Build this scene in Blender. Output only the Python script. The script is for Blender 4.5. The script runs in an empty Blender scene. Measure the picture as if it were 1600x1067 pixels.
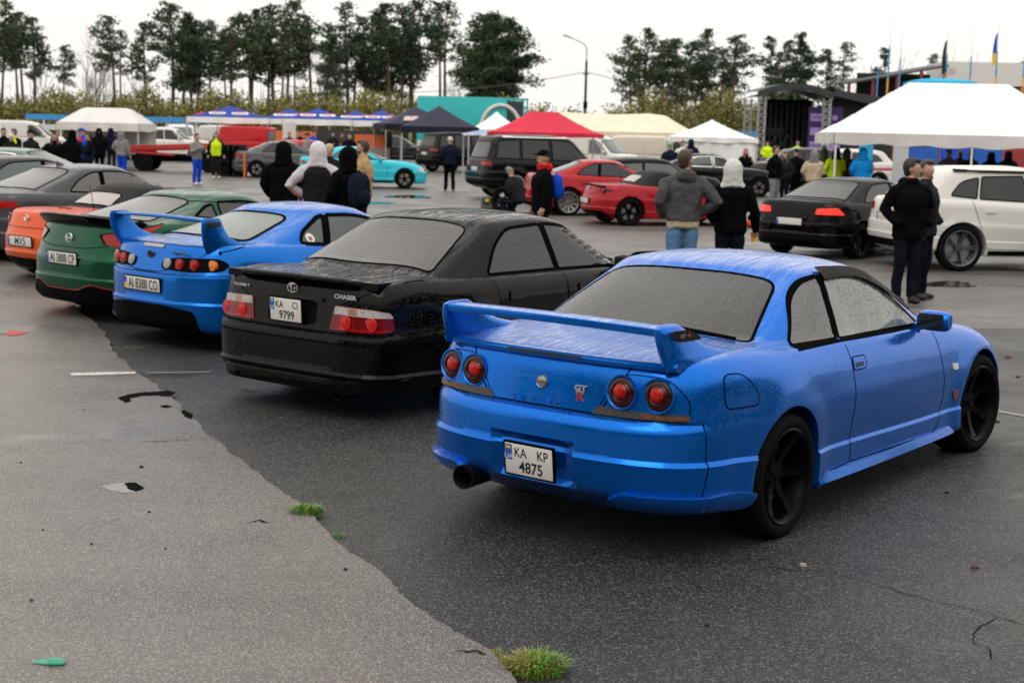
import bpy, bmesh, math, random
import numpy as np
from mathutils import Vector, Matrix, Euler
from mathutils.bvhtree import BVHTree
from mathutils.geometry import intersect_point_tri

# ------------------------------------------------------------------ camera, sky, sun, exposure
S = bpy.context.scene
COL = S.collection
R = math.radians
CAM_F, CAM_PITCH, CAM_H, CAM_ROLL = 2222.0, 0.1465, 2.014, 0.024      # focal length in 1600-px units
cam_data = bpy.data.cameras.new('camera')
cam = bpy.data.objects.new('camera', cam_data)
COL.objects.link(cam)
cam_data.sensor_width = 36.0
cam_data.lens = 36.0 * CAM_F / 1600.0
cam_data.clip_end = 3000.0
cam_data.clip_start = 0.1
cam.matrix_world = Matrix.Translation((0, 0, CAM_H)) @ Matrix.Rotation(R(90) - CAM_PITCH, 4, 'X') @ Matrix.Rotation(CAM_ROLL, 4, 'Z')
cam_data.dof.use_dof = True
cam_data.dof.focus_distance = 7.6
cam_data.dof.aperture_fstop = 3.7
cam_data.dof.aperture_blades = 9
S.camera = cam

world = bpy.data.worlds.new('World'); S.world = world; world.use_nodes = True
wn = world.node_tree; wn.nodes.clear()
w_out = wn.nodes.new('ShaderNodeOutputWorld')
w_bg = wn.nodes.new('ShaderNodeBackground'); w_bg.inputs['Strength'].default_value = 0.1
w_sky = wn.nodes.new('ShaderNodeTexSky'); w_sky.sky_type = 'NISHITA'; w_sky.sun_disc = False
SUN_EL, SUN_AZ = R(52), R(200)
w_sky.sun_elevation = SUN_EL; w_sky.sun_rotation = SUN_AZ; w_sky.dust_density = 6.0; w_sky.air_density = 1.0
w_hs = wn.nodes.new('ShaderNodeHueSaturation'); w_hs.inputs['Saturation'].default_value = 0.25
wn.links.new(w_sky.outputs[0], w_hs.inputs['Color'])
# overcast cloud deck: bright overhead, about a third as bright at the horizon, all round
w_tc = wn.nodes.new('ShaderNodeTexCoord'); w_sep = wn.nodes.new('ShaderNodeSeparateXYZ')
wn.links.new(w_tc.outputs['Generated'], w_sep.inputs[0])
w_ns = wn.nodes.new('ShaderNodeTexNoise'); w_ns.inputs['Scale'].default_value = 2.2; w_ns.inputs['Detail'].default_value = 3
wn.links.new(w_tc.outputs['Generated'], w_ns.inputs['Vector'])
w_ramp = wn.nodes.new('ShaderNodeMapRange'); w_ramp.inputs['From Min'].default_value = 0; w_ramp.inputs['From Max'].default_value = 1
w_ramp.inputs['To Min'].default_value = 10.5; w_ramp.inputs['To Max'].default_value = 16.5
wn.links.new(w_sep.outputs['Z'], w_ramp.inputs['Value'])
w_n2 = wn.nodes.new('ShaderNodeMapRange'); w_n2.inputs['From Min'].default_value = .3; w_n2.inputs['From Max'].default_value = .7
w_n2.inputs['To Min'].default_value = .96; w_n2.inputs['To Max'].default_value = 1.03
wn.links.new(w_ns.outputs['Fac'], w_n2.inputs['Value'])
w_mul = wn.nodes.new('ShaderNodeMath'); w_mul.operation = 'MULTIPLY'
wn.links.new(w_ramp.outputs[0], w_mul.inputs[0]); wn.links.new(w_n2.outputs[0], w_mul.inputs[1])
w_col = wn.nodes.new('ShaderNodeVectorMath'); w_col.operation = 'SCALE'; w_col.inputs[0].default_value = (1.0, 0.965, 0.915)
wn.links.new(w_mul.outputs[0], w_col.inputs['Scale'])
w_mix = wn.nodes.new('ShaderNodeMix'); w_mix.data_type = 'RGBA'; w_mix.inputs['Factor'].default_value = 0.93
wn.links.new(w_hs.outputs[0], w_mix.inputs['A']); wn.links.new(w_col.outputs[0], w_mix.inputs['B'])
wn.links.new(w_mix.outputs['Result'], w_bg.inputs['Color']); wn.links.new(w_bg.outputs[0], w_out.inputs['Surface'])

sun_data = bpy.data.lights.new('sun', 'SUN'); sun = bpy.data.objects.new('sun', sun_data); COL.objects.link(sun)
sun_data.energy = 0.6; sun_data.angle = R(35); sun_data.color = (1.0, .96, .9)
sun.rotation_euler = Euler((R(90) - SUN_EL, 0, -SUN_AZ + math.pi), 'XYZ')

S.view_settings.view_transform = 'Standard'; S.view_settings.look = 'None'
S.view_settings.exposure = 0.1; S.view_settings.gamma = 1.0; S.view_settings.use_curve_mapping = False
S.render.engine = 'CYCLES'
S.cycles.use_denoising = True
S.cycles.max_bounces = 7; S.cycles.diffuse_bounces = 3; S.cycles.glossy_bounces = 3; S.cycles.transmission_bounces = 5
S.cycles.transparent_max_bounces = 8; S.cycles.caustics_reflective = False; S.cycles.caustics_refractive = False
S.cycles.sample_clamp_indirect = 4.0

# ------------------------------------------------------------------ general helpers
rng = random.Random(7)
def ray_dir(px, py):
    u, w = px - 800.0, py - 533.5
    c, s = math.cos(CAM_ROLL), math.sin(CAM_ROLL); u, w = u * c + w * s, -u * s + w * c
    c, s = math.cos(CAM_PITCH), math.sin(CAM_PITCH); up = -w / CAM_F
    return u / CAM_F, c + up * s, -s + up * c
def G(px, py, z=0.0):
    'point of the ground (or of height z) that the survey of the photograph gives'
    r = ray_dir(px, py); t = (z - CAM_H) / r[2]; return (r[0] * t, r[1] * t, z)
def D(px, py, Y):
    'point at distance Y'
    r = ray_dir(px, py); t = Y / r[1]; return (r[0] * t, Y, CAM_H + r[2] * t)

def tag(o, label=None, cat=None, group=None, kind=None):
    if label: o['label'] = label
    if cat: o['category'] = cat
    if group: o['group'] = group
    if kind: o['kind'] = kind
    return o
def empty(name, loc=(0, 0, 0), rz=0.0):
    o = bpy.data.objects.new(name, None); COL.objects.link(o)
    o.location = loc; o.rotation_euler = (0, 0, rz); o.empty_display_size = .2
    return o
def link(name, me, parent=None, mat=None, loc=None, rot=None):
    if mat is not None and len(me.materials) == 0: me.materials.append(mat)
    o = bpy.data.objects.new(name, me); COL.objects.link(o)
    if parent is not None: o.parent = parent
    if loc is not None: o.location = loc
    if rot is not None: o.rotation_euler = rot
    return o
def copy_tree(o, parent=None):
    c = o.copy(); COL.objects.link(c); c.parent = parent
    if parent is not None: c.matrix_parent_inverse = o.matrix_parent_inverse.copy()
    for ch in o.children: copy_tree(ch, c)
    return c

class MB:
    'collects simple shapes into one mesh'
    def __init__(s): s.v = []; s.f = []; s.m = []
    def add(s, vs, fs, mi=0):
        n = len(s.v); s.v.extend([tuple(p) for p in vs]); s.f.extend([tuple(i + n for i in f) for f in fs]); s.m.extend([mi] * len(fs)); return s
    def box(s, c, d, rot=None, mi=0, taper=1.0):
        x, y, z = d[0] / 2, d[1] / 2, d[2] / 2; t = taper
        vs = [(-x, -y, -z), (x, -y, -z), (x, y, -z), (-x, y, -z), (-x * t, -y * t, z), (x * t, -y * t, z), (x * t, y * t, z), (-x * t, y * t, z)]
        if rot is not None: M = rot if isinstance(rot, Matrix) else Euler(rot).to_matrix(); vs = [M @ Vector(p) for p in vs]
        vs = [(p[0] + c[0], p[1] + c[1], p[2] + c[2]) for p in vs]
        return s.add(vs, [(0, 3, 2, 1), (4, 5, 6, 7), (0, 1, 5, 4), (1, 2, 6, 5), (2, 3, 7, 6), (3, 0, 4, 7)], mi)
    def tube(s, pts, r, n=8, mi=0, caps=True):
        pts = [Vector(p) for p in pts]; rs = r if isinstance(r, (list, tuple)) else [r] * len(pts)
        rows = []; up0 = None
        for i, p in enumerate(pts):
            t = (pts[min(i + 1, len(pts) - 1)] - pts[max(i - 1, 0)]).normalized()
            if up0 is None: up0 = Vector((0, 0, 1)) if abs(t.z) < .9 else Vector((1, 0, 0))
            a = t.cross(up0).normalized(); b = a.cross(t).normalized(); up0 = b
            rows.append([p + (a * math.cos(2 * math.pi * k / n) + b * math.sin(2 * math.pi * k / n)) * rs[i] for k in range(n)])
        vs = [q for row in rows for q in row]
        fs = [(i * n + k, i * n + (k + 1) % n, (i + 1) * n + (k + 1) % n, (i + 1) * n + k) for i in range(len(rows) - 1) for k in range(n)]
        if caps: fs += [tuple(range(n))[::-1], tuple((len(rows) - 1) * n + k for k in range(n))]
        return s.add(vs, fs, mi)
    def lathe(s, prof, n=32, axis='y', c=(0, 0, 0), mi=0, arc=None, closed=False):
        'prof: list of (r, h) turned round an axis'
        vs = []; fs = []
        for k in range(n):
            a = 2 * math.pi * k / n; ca, sa = math.cos(a), math.sin(a)
            for (r, h) in prof:
                if axis == 'y': p = (r * ca, h, r * sa)
                elif axis == 'x': p = (h, r * ca, r * sa)
                else: p = (r * ca, r * sa, h)
                vs.append((p[0] + c[0], p[1] + c[1], p[2] + c[2]))
        m = len(prof)
        for k in range(n):
            k2 = (k + 1) % n
            for i in range(m - 1 + (1 if closed else 0)):
                i2 = (i + 1) % m
                fs.append((k * m + i, k * m + i2, k2 * m + i2, k2 * m + i))
        return s.add(vs, fs, mi)
    def mesh(s, name, mats=None, smooth=None, fix=False):
        me = bpy.data.meshes.new(name); me.from_pydata(s.v, [], s.f); 
        if fix:
            bm = bmesh.new(); bm.from_mesh(me); bmesh.ops.remove_doubles(bm, verts=bm.verts, dist=1e-5); bmesh.ops.recalc_face_normals(bm, faces=bm.faces); bm.to_mesh(me); bm.free()
        else: me.polygons.foreach_set('material_index', s.m)
        for m in (mats if isinstance(mats, (list, tuple)) else [mats] if mats else []): me.materials.append(m)
        if smooth is not None:
            me.polygons.foreach_set('use_smooth', [True] * len(me.polygons)); me.set_sharp_from_angle(angle=R(smooth))
        me.update(); return me
    def build(s, name, mats=None, parent=None, smooth=None, loc=None, rot=None, fix=False):
        return link(name, s.mesh(name, mats, smooth, fix), parent, None, loc, rot)

def bevel_mesh(me, w, seg=2, angle=40):
    bm = bmesh.new(); bm.from_mesh(me)
    bmesh.ops.remove_doubles(bm, verts=bm.verts, dist=1e-5)
    es = [e for e in bm.edges if len(e.link_faces) == 2 and e.calc_face_angle(0) > R(angle)]
    bmesh.ops.bevel(bm, geom=es, offset=w, segments=seg, profile=.6, affect='EDGES', clamp_overlap=True)
    bm.to_mesh(me); bm.free()
    me.polygons.foreach_set('use_smooth', [True] * len(me.polygons)); me.set_sharp_from_angle(angle=R(35)); return me

# ------------------------------------------------------------------ procedural materials
MATS = {}
def new_mat(name):
    m = bpy.data.materials.new(name); m.use_nodes = True; nt = m.node_tree
    return m, nt, nt.nodes['Principled BSDF']
def nd(nt, t, **kw):
    n = nt.nodes.new(t)
    for k, v in kw.items():
        if k in n.inputs.keys() if hasattr(n, 'inputs') else False: n.inputs[k].default_value = v
        else: setattr(n, k, v)
    return n
def mathn(nt, op, a, b=None, c=None, clamp=False):
    n = nt.nodes.new('ShaderNodeMath'); n.operation = op; n.use_clamp = clamp
    for i, x in enumerate((a, b, c)):
        if x is None: continue
        if isinstance(x, (int, float)): n.inputs[i].default_value = x
        else: nt.links.new(x, n.inputs[i])
    return n.outputs[0]
def rampn(nt, fac, stops):
    n = nt.nodes.new('ShaderNodeValToRGB'); cr = n.color_ramp
    while len(cr.elements) > 1: cr.elements.remove(cr.elements[-1])
    for i, (p, c) in enumerate(stops):
        e = cr.elements[0] if i == 0 else cr.elements.new(p)
        e.position = p; e.color = (c, c, c, 1) if isinstance(c, (int, float)) else (*c, 1)
    nt.links.new(fac, n.inputs['Fac']); return n.outputs['Color']
def mixc(nt, fac, a, b, blend='MIX'):
    n = nt.nodes.new('ShaderNodeMix'); n.data_type = 'RGBA'; n.blend_type = blend
    for k, x in (('Factor', fac), ('A', a), ('B', b)):
        if isinstance(x, (int, float)): n.inputs[k].default_value = x
        elif isinstance(x, tuple): n.inputs[k].default_value = (*x, 1)
        else: nt.links.new(x, n.inputs[k])
    return n.outputs['Result']
def maprange(nt, v, a, b, c, d):
    n = nt.nodes.new('ShaderNodeMapRange'); n.clamp = True
    for i, x in enumerate((a, b, c, d)): n.inputs[i + 1].default_value = x
    nt.links.new(v, n.inputs[0]); return n.outputs[0]
def objco(nt): return nt.nodes.new('ShaderNodeTexCoord').outputs['Object']
def scaled(nt, vec, s, rot=(0, 0, 0)):
    n = nt.nodes.new('ShaderNodeMapping'); n.inputs['Scale'].default_value = s if isinstance(s, tuple) else (s, s, s); n.inputs['Rotation'].default_value = rot
    nt.links.new(vec, n.inputs['Vector']); return n.outputs[0]
def noise(nt, vec, sc, det=3, rough=.5, out='Fac'):
    n = nt.nodes.new('ShaderNodeTexNoise'); n.inputs['Scale'].default_value = sc; n.inputs['Detail'].default_value = det; n.inputs['Roughness'].default_value = rough
    nt.links.new(vec, n.inputs['Vector']); return n.outputs[out]
def voro(nt, vec, sc, feature='F1', rnd=1.0):
    n = nt.nodes.new('ShaderNodeTexVoronoi'); n.inputs['Scale'].default_value = sc; n.feature = feature; n.inputs['Randomness'].default_value = rnd
    nt.links.new(vec, n.inputs['Vector']); return n
def bump(nt, h, strength, dist, normal=None):
    n = nt.nodes.new('ShaderNodeBump'); n.inputs['Strength'].default_value = strength; n.inputs['Distance'].default_value = dist
    nt.links.new(h, n.inputs['Height'])
    if normal is not None: nt.links.new(normal, n.inputs['Normal'])
    return n.outputs[0]
def plain(name, col, rough=.6, metal=0.0, coat=0.0, var=.12, vscale=6.0, bumpd=0.0, bscale=60.0, spec=.5, sheen=0.0, subsurf=0.0):
    'a material with a little uneven colour and relief'
    if name in MATS: return MATS[name]
    m, nt, b = new_mat(name)
    oc = objco(nt); n = noise(nt, oc, vscale, 4, .6)
    lo = tuple(max(0, c * (1 - var)) for c in col); hi = tuple(min(1, c * (1 + var)) for c in col)
    nt.links.new(mixc(nt, maprange(nt, n, .3, .7, 0, 1), lo, hi), b.inputs['Base Color'])
    b.inputs['Roughness'].default_value = rough; b.inputs['Metallic'].default_value = metal; b.inputs['Coat Weight'].default_value = coat
    b.inputs['Specular IOR Level'].default_value = spec
    nt.links.new(maprange(nt, noise(nt, oc, vscale * 2.3, 3), .3, .7, max(.02, rough - .06), min(1, rough + .06)), b.inputs['Roughness'])
    if sheen: b.inputs['Sheen Weight'].default_value = sheen; b.inputs['Sheen Roughness'].default_value = .5
    if bumpd: nt.links.new(bump(nt, noise(nt, oc, bscale, 3), .8, bumpd), b.inputs['Normal'])
    MATS[name] = m; return m
def droplet_height(nt, oc, runs=False):
    'rain beads: domes in some of the cells of two cell patterns, thinned out by a slow noise'
    big = noise(nt, scaled(nt, oc, (2.5, 30, 2.5)), 1.0, 3, .6) if runs else noise(nt, oc, 3.0, 2)
    hs = []
    for sc, keep in ((62, .62), (115, .60)):
        v = voro(nt, oc, sc)
        sep = nt.nodes.new('ShaderNodeSeparateColor'); nt.links.new(v.outputs['Color'], sep.inputs[0])
        size = maprange(nt, sep.outputs[1], 0, 1, .18, .46)
        dome = mathn(nt, 'SUBTRACT', 1.0, mathn(nt, 'DIVIDE', v.outputs['Distance'], size), clamp=True)
        on = mathn(nt, 'LESS_THAN', sep.outputs[0], mathn(nt, 'MULTIPLY', maprange(nt, big, .35 if runs else .3, .62 if runs else .7, .1 if runs else .55, 1.3 if runs else 1.15), keep))
        hs.append(mathn(nt, 'MULTIPLY', mathn(nt, 'POWER', dome, .5), on))
    return mathn(nt, 'MAXIMUM', hs[0], mathn(nt, 'MULTIPLY', hs[1], .6))
def paint(name, col, metal=.25, rough=.32, wet=1.0, flake=.06, coat=.65, streak=True):
    'wet car paint with beads of rain; where water stands on level panels it runs together into streaks'
    if name in MATS: return MATS[name]
    m, nt, b = new_mat(name); oc = objco(nt)
    v = voro(nt, oc, 900); sep = nt.nodes.new('ShaderNodeSeparateColor'); nt.links.new(v.outputs['Color'], sep.inputs[0])
    lo = tuple(c * (1 - flake * 2) for c in col); hi = tuple(min(1, c * (1 + flake * 2)) for c in col)
    nt.links.new(mixc(nt, sep.outputs[2], lo, hi), b.inputs['Base Color'])
    b.inputs['Metallic'].default_value = metal; b.inputs['Coat Weight'].default_value = coat; b.inputs['Coat Roughness'].default_value = .035
    b.inputs['Coat IOR'].default_value = 1.43; b.inputs['Specular IOR Level'].default_value = .0
    b.inputs['Roughness'].default_value = rough
    if wet:
        h = droplet_height(nt, oc)
        geo = nt.nodes.new('ShaderNodeNewGeometry'); s2 = nt.nodes.new('ShaderNodeSeparateXYZ'); nt.links.new(geo.outputs['Normal'], s2.inputs[0])
        up = maprange(nt, s2.outputs['Z'], .75, .97, 0, 1)
        st = noise(nt, scaled(nt, oc, (3.5, 34, 3)), 1.0, 4, .7)
        st2 = noise(nt, scaled(nt, oc, (60, 90, 60)), 1.0, 3, .6)
        fm = maprange(nt, mathn(nt, 'ADD', mathn(nt, 'MULTIPLY', st, .65), mathn(nt, 'MULTIPLY', st2, .35)), .46, .56, 0, 1)
        film = mathn(nt, 'MULTIPLY', fm, up)      # runs of standing water: smooth and bright with sky
        hh = mathn(nt, 'MULTIPLY', mathn(nt, 'ADD', mathn(nt, 'MULTIPLY', h, maprange(nt, s2.outputs['Z'], -.1, .6, .14, 1.0)), mathn(nt, 'MULTIPLY', mathn(nt, 'MULTIPLY', st2, up), 1.6)), mathn(nt, 'SUBTRACT', 1.0, mathn(nt, 'MULTIPLY', film, .8)))
        nt.links.new(mathn(nt, 'ADD', coat, mathn(nt, 'MULTIPLY', film, 1 - coat), clamp=True), b.inputs['Coat Weight'])
        nt.links.new(mathn(nt, 'ADD', 1.42, mathn(nt, 'MULTIPLY', film, .45)), b.inputs['Coat IOR'])
        nrm = bump(nt, hh, .8 * wet, .006)
        nt.links.new(nrm, b.inputs['Coat Normal'])
        nt.links.new(bump(nt, hh, .15 * wet, .0015), b.inputs['Normal'])
    MATS[name] = m; return m
def glass_dark(name, col=(.012, .014, .016), rough=.04, wet=1.0):
    'tinted car glass with rain on it'
    if name in MATS: return MATS[name]
    m, nt, b = new_mat(name); oc = objco(nt)
    b.inputs['Base Color'].default_value = (*col, 1); b.inputs['Roughness'].default_value = rough; b.inputs['IOR'].default_value = 1.5
    if wet:
        st = noise(nt, scaled(nt, oc, (9, 60, 9)), 1.0, 3, .6)
        hh = mathn(nt, 'ADD', mathn(nt, 'MULTIPLY', droplet_height(nt, oc, True), 1.2), mathn(nt, 'MULTIPLY', st, .35))
        nt.links.new(bump(nt, hh, .7 * wet, .005), b.inputs['Normal'])
    MATS[name] = m; return m
def glass_clear(name, tint=(.80, .90, .86), wet=1.0, mist=.3):
    'see-through car glass: clear film with a sharp reflection'
    if name in MATS: return MATS[name]
    m, nt, b = new_mat(name); oc = objco(nt)
    nt.nodes.remove(b); out = nt.nodes['Material Output']
    tr = nt.nodes.new('ShaderNodeBsdfTransparent'); tr.inputs[0].default_value = (*tint, 1)
    gl = nt.nodes.new('ShaderNodeBsdfGlossy'); gl.inputs['Roughness'].default_value = .03
    fr = nt.nodes.new('ShaderNodeFresnel'); fr.inputs['IOR'].default_value = 1.55
    if wet:
        nb = bump(nt, droplet_height(nt, oc), .6 * wet, .004)
        nt.links.new(nb, gl.inputs['Normal']); nt.links.new(nb, fr.inputs['Normal'])
    mx = nt.nodes.new('ShaderNodeMixShader'); nt.links.new(mathn(nt, 'ADD', fr.outputs[0], .10, clamp=True), mx.inputs[0])
    df = nt.nodes.new('ShaderNodeBsdfDiffuse'); df.inputs[0].default_value = (.62, .66, .62, 1); tl = nt.nodes.new('ShaderNodeBsdfTranslucent'); tl.inputs[0].default_value = (.62, .66, .62, 1)
    a1 = nt.nodes.new('ShaderNodeMixShader'); a1.inputs[0].default_value = .6; nt.links.new(df.outputs[0], a1.inputs[1]); nt.links.new(tl.outputs[0], a1.inputs[2])
    a2 = nt.nodes.new('ShaderNodeMixShader'); nt.links.new(maprange(nt, noise(nt, oc, 5, 3), .3, .7, mist * .7, mist * 1.3), a2.inputs[0]); nt.links.new(tr.outputs[0], a2.inputs[1]); nt.links.new(a1.outputs[0], a2.inputs[2])   # rain film and mist on the pane
    nt.links.new(a2.outputs[0], mx.inputs[1]); nt.links.new(gl.outputs[0], mx.inputs[2]); nt.links.new(mx.outputs[0], out.inputs['Surface'])
    MATS[name] = m; return m
def lens(name, col, rough=.08, ribs=0.0, emit=0.0):
    if name in MATS: return MATS[name]
    m, nt, b = new_mat(name); oc = objco(nt)
    b.inputs['Roughness'].default_value = rough; b.inputs['Coat Weight'].default_value = .5; b.inputs['Coat Roughness'].default_value = .03; b.inputs['Coat IOR'].default_value = 1.36; b.inputs['Specular IOR Level'].default_value = .2
    n = noise(nt, oc, 30, 2)
    nt.links.new(mixc(nt, maprange(nt, n, .35, .65, 0, 1), tuple(c * .75 for c in col), col), b.inputs['Base Color'])
    if ribs:
        w = nt.nodes.new('ShaderNodeTexWave'); w.inputs['Scale'].default_value = ribs; w.bands_direction = 'Z'; nt.links.new(oc, w.inputs['Vector'])
        nt.links.new(bump(nt, w.outputs['Fac'], .6, .003), b.inputs['Normal'])
    if emit: b.inputs['Emission Color'].default_value = (*col, 1); b.inputs['Emission Strength'].default_value = emit
    MATS[name] = m; return m

TYRE = plain('tyre_rubber', (.006, .006, .0065), .8, spec=.06, var=.3, vscale=20, bumpd=.001, bscale=200)
RIM_BLACK = plain('rim_gloss_black', (.0025, .0025, .003), .35, metal=0, spec=.06, coat=0)
RIM_SILVER = plain('rim_silver', (.45, .46, .47), .3, metal=.9)
BLACK_TRIM = plain('black_trim', (.002, .002, .0025), .6, spec=.04, var=.3)
BLACK_RUBBER = plain('black_rubber', (.002, .002, .0025), .8, spec=.02)
GAP = plain('panel_gap', (.002, .002, .003), .9, spec=.02)
CHROME = plain('chrome', (.7, .7, .7), .12, metal=1.0, var=.03)
STEEL = plain('brushed_steel', (.35, .35, .36), .35, metal=.9)
WHITE_PLATE = plain('plate_white', (.66, .64, .60), .35, var=.04)
PLATE_INK = plain('plate_ink', (.006, .006, .007), .5)
UA_BLUE = plain('plate_blue', (.01, .09, .42), .4)
UA_YELLOW = plain('plate_yellow', (.75, .50, .02), .4)
INTERIOR = plain('dark_interior', (.012, .012, .013), .8, bumpd=.002, bscale=80)
SEAT = plain('seat_cloth', (.03, .03, .033), .9)
GLASS_D = glass_dark('tinted_glass')
GLASS_FAR = glass_dark('far_tinted_glass', (.014, .017, .018), .05, wet=0)
GLASS_PALE = glass_dark('pale_wet_glass', (.12, .145, .13), .08, wet=.9)
RED_LENS = lens('red_lens', (.34, .004, .004)); RED_DARK = lens('dark_red_lens', (.035, .0015, .002))
RED_HOT = lens('red_reflector', (.55, .012, .01)); AMBER = lens('amber_lens', (.75, .22, .03)); CLEAR_LENS = lens('clear_lens', (.42, .40, .38), ribs=30)
SMOKE_LENS = lens('smoke_lens', (.06, .052, .048), ribs=60); RED_LIT = lens('lit_tail_lens', (.85, .03, .02), emit=.9)
# ------------------------------------------------------------------ ground
def asphalt(name, dark, light, speck, rough=(.35, .75), puddle=.0, patchy=1.0, tan=None, spec=.35, cell=130, pale_stone=(2.6, .06), mir=.6):
    m, nt, b = new_mat(name); oc = objco(nt)
    v1 = voro(nt, oc, cell); sp1 = nt.nodes.new('ShaderNodeSeparateColor'); nt.links.new(v1.outputs['Color'], sp1.inputs[0])
    v2 = voro(nt, oc, 260); sp2 = nt.nodes.new('ShaderNodeSeparateColor'); nt.links.new(v2.outputs['Color'], sp2.inputs[0])
    blot = noise(nt, oc, .55, 5, .55); fine = noise(nt, oc, 7, 4, .6); st = noise(nt, scaled(nt, oc, (.35, 1.6, 1), (0, 0, .6)), 1.0, 4, .6)
    base = mixc(nt, maprange(nt, mathn(nt, 'ADD', mathn(nt, 'MULTIPLY', blot, .6), mathn(nt, 'MULTIPLY', st, .4)), .36, .64, 0, 1), dark, light)
    base = mixc(nt, mathn(nt, 'MULTIPLY', maprange(nt, fine, .5, .75, 0, 1), .35), base, tan or (light[0] * 1.12, light[1] * 1.05, light[2] * .95))
    base = mixc(nt, 1.0, base, rampn(nt, mathn(nt, 'ADD', mathn(nt, 'MULTIPLY', noise(nt, scaled(nt, oc, (.22, .5, 1), (0, 0, .5)), 1.0, 5, .65), .7), mathn(nt, 'MULTIPLY', noise(nt, oc, 2.6, 4, .7), .3)), [(.36, .66), (.5, .95), (.64, 1.0)]), 'MULTIPLY')
    # stones: some light, some dark
    base = mixc(nt, mathn(nt, 'MULTIPLY', maprange(nt, sp1.outputs[0], .70, 1.0, 0, 1), speck), base, tuple(min(1, c * pale_stone[0] + pale_stone[1]) for c in light))
    base = mixc(nt, mathn(nt, 'MULTIPLY', maprange(nt, sp2.outputs[0], .0, .45, 1, 0), speck * .9), base, tuple(c * .25 for c in dark))
    base = mixc(nt, mathn(nt, 'MULTIPLY', maprange(nt, sp2.outputs[1], .90, 1.0, 0, 1), speck * .6), base, tuple(min(1, c * 3.0 + .10) for c in light))
    pn = noise(nt, scaled(nt, oc, (.5, 1.15, 1), (0, 0, .35)), .9, 4, .55)
    pud = maprange(nt, pn, .60 - puddle, .70 - puddle, 0, 1)
    base = mixc(nt, mathn(nt, 'MULTIPLY', pud, .25), base, tuple(c * .5 for c in dark))
    nt.links.new(base, b.inputs['Base Color'])
    hgt = mathn(nt, 'ADD', mathn(nt, 'MULTIPLY', v1.outputs['Distance'], -.8), mathn(nt, 'MULTIPLY', noise(nt, oc, 260, 2), .5))
    wetm = maprange(nt, noise(nt, oc, .8, 4, .6), .35, .65, 0, 1)
    rg = mathn(nt, 'SUBTRACT', mathn(nt, 'ADD', rough[0], mathn(nt, 'MULTIPLY', wetm, rough[1] - rough[0])), mathn(nt, 'MULTIPLY', pud, rough[0] * mir), clamp=True)
    nt.links.new(rg, b.inputs['Roughness']); b.inputs['Specular IOR Level'].default_value = spec
    bn = nt.nodes.new('ShaderNodeBump'); bn.inputs['Distance'].default_value = .006; nt.links.new(hgt, bn.inputs['Height'])
    nt.links.new(mathn(nt, 'MULTIPLY', mathn(nt, 'SUBTRACT', 1.0, mathn(nt, 'MULTIPLY', pud, .93)), .55), bn.inputs['Strength'])
    nt.links.new(bn.outputs[0], b.inputs['Normal'])
    return m
ASPH_DARK = asphalt('dark_wet_asphalt', (.013, .0125, .0125), (.032, .030, .029), .7, (.34, .6), .0, cell=135, pale_stone=(3.0, .09))
ASPH_FAR = asphalt('lot_asphalt', (.075, .069, .066), (.135, .123, .114), .45, (.30, .6), .045)
ASPH_PALE = asphalt('pale_worn_asphalt', (.084, .074, .067), (.142, .127, .116), .65, (.24, .45), .01, spec=.6, mir=.30, cell=165)
# the step where the newer dark surface meets the old pale one, followed on the ground
edge_px = [(-260, 300), (-120, 350), (0, 398), (40, 428), (75, 452), (110, 478), (150, 508), (172, 540), (182, 562), (214, 586), (240, 604), (268, 626), (300, 660), (330, 690), (380, 730), (430, 770), (470, 796), (500, 826), (520, 850), (545, 872), (575, 890), (606, 912), (625, 938), (650, 958), (690, 985), (725, 1006), (765, 1026), (785, 1050), (800, 1067), (830, 1120), (870, 1200)]
edge = []
for i in range(len(edge_px) - 1):
    a, b = G(*edge_px[i]), G(*edge_px[i + 1]); k = 7
    for q in range(k):
        t = q / k; j = min(.02, .0016 * (a[1] - 1)); edge.append((a[0] + (b[0] - a[0]) * t + rng.uniform(-j, j), a[1] + (b[1] - a[1]) * t + rng.uniform(-j, j)))
g0 = MB(); g0.add([(-700, -60, 0), (700, -60, 0), (700, 1500, 0), (-700, 1500, 0)], [(0, 1, 2, 3)])
tag(g0.build('ground', plain('field_grass', (.055, .075, .02), .9, var=.4, vscale=.2)), 'wide grassy ground beyond the lot', None, None, 'structure')
lot = MB(); lot.add([(-190, -20, .004), (190, -20, .004), (190, 112, .004), (-190, 112, .004)], [(0, 1, 2, 3)])
tag(lot.build('parking_lot', ASPH_FAR), 'wide wet asphalt lot', None, None, 'structure')
# darker lane under the row of cars, right of the edge
lane = edge + [(9, 4.2), (10.5, 9), (10.0, 14), (7.6, 16.0), (4.2, 15.2), (1.0, 16.4), (-.8, 19.4), (-3.5, 22.5), (-6.0, 25.5), (-10, 29), (-16, 36)]
mb = MB(); mb.add([(x, y, .008) for x, y in lane], [tuple(range(len(lane)))]); lo = mb.build('newer_asphalt', ASPH_DARK); tag(lo, 'darker asphalt under the parked row', None, None, 'structure')
bm = bmesh.new(); bm.from_mesh(lo.data); bmesh.ops.triangulate(bm, faces=bm.faces); bmesh.ops.recalc_face_normals(bm, faces=bm.faces)
if sum(f.normal.z for f in bm.faces) < 0: bmesh.ops.reverse_faces(bm, faces=bm.faces)
bm.to_mesh(lo.data); bm.free()
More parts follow.
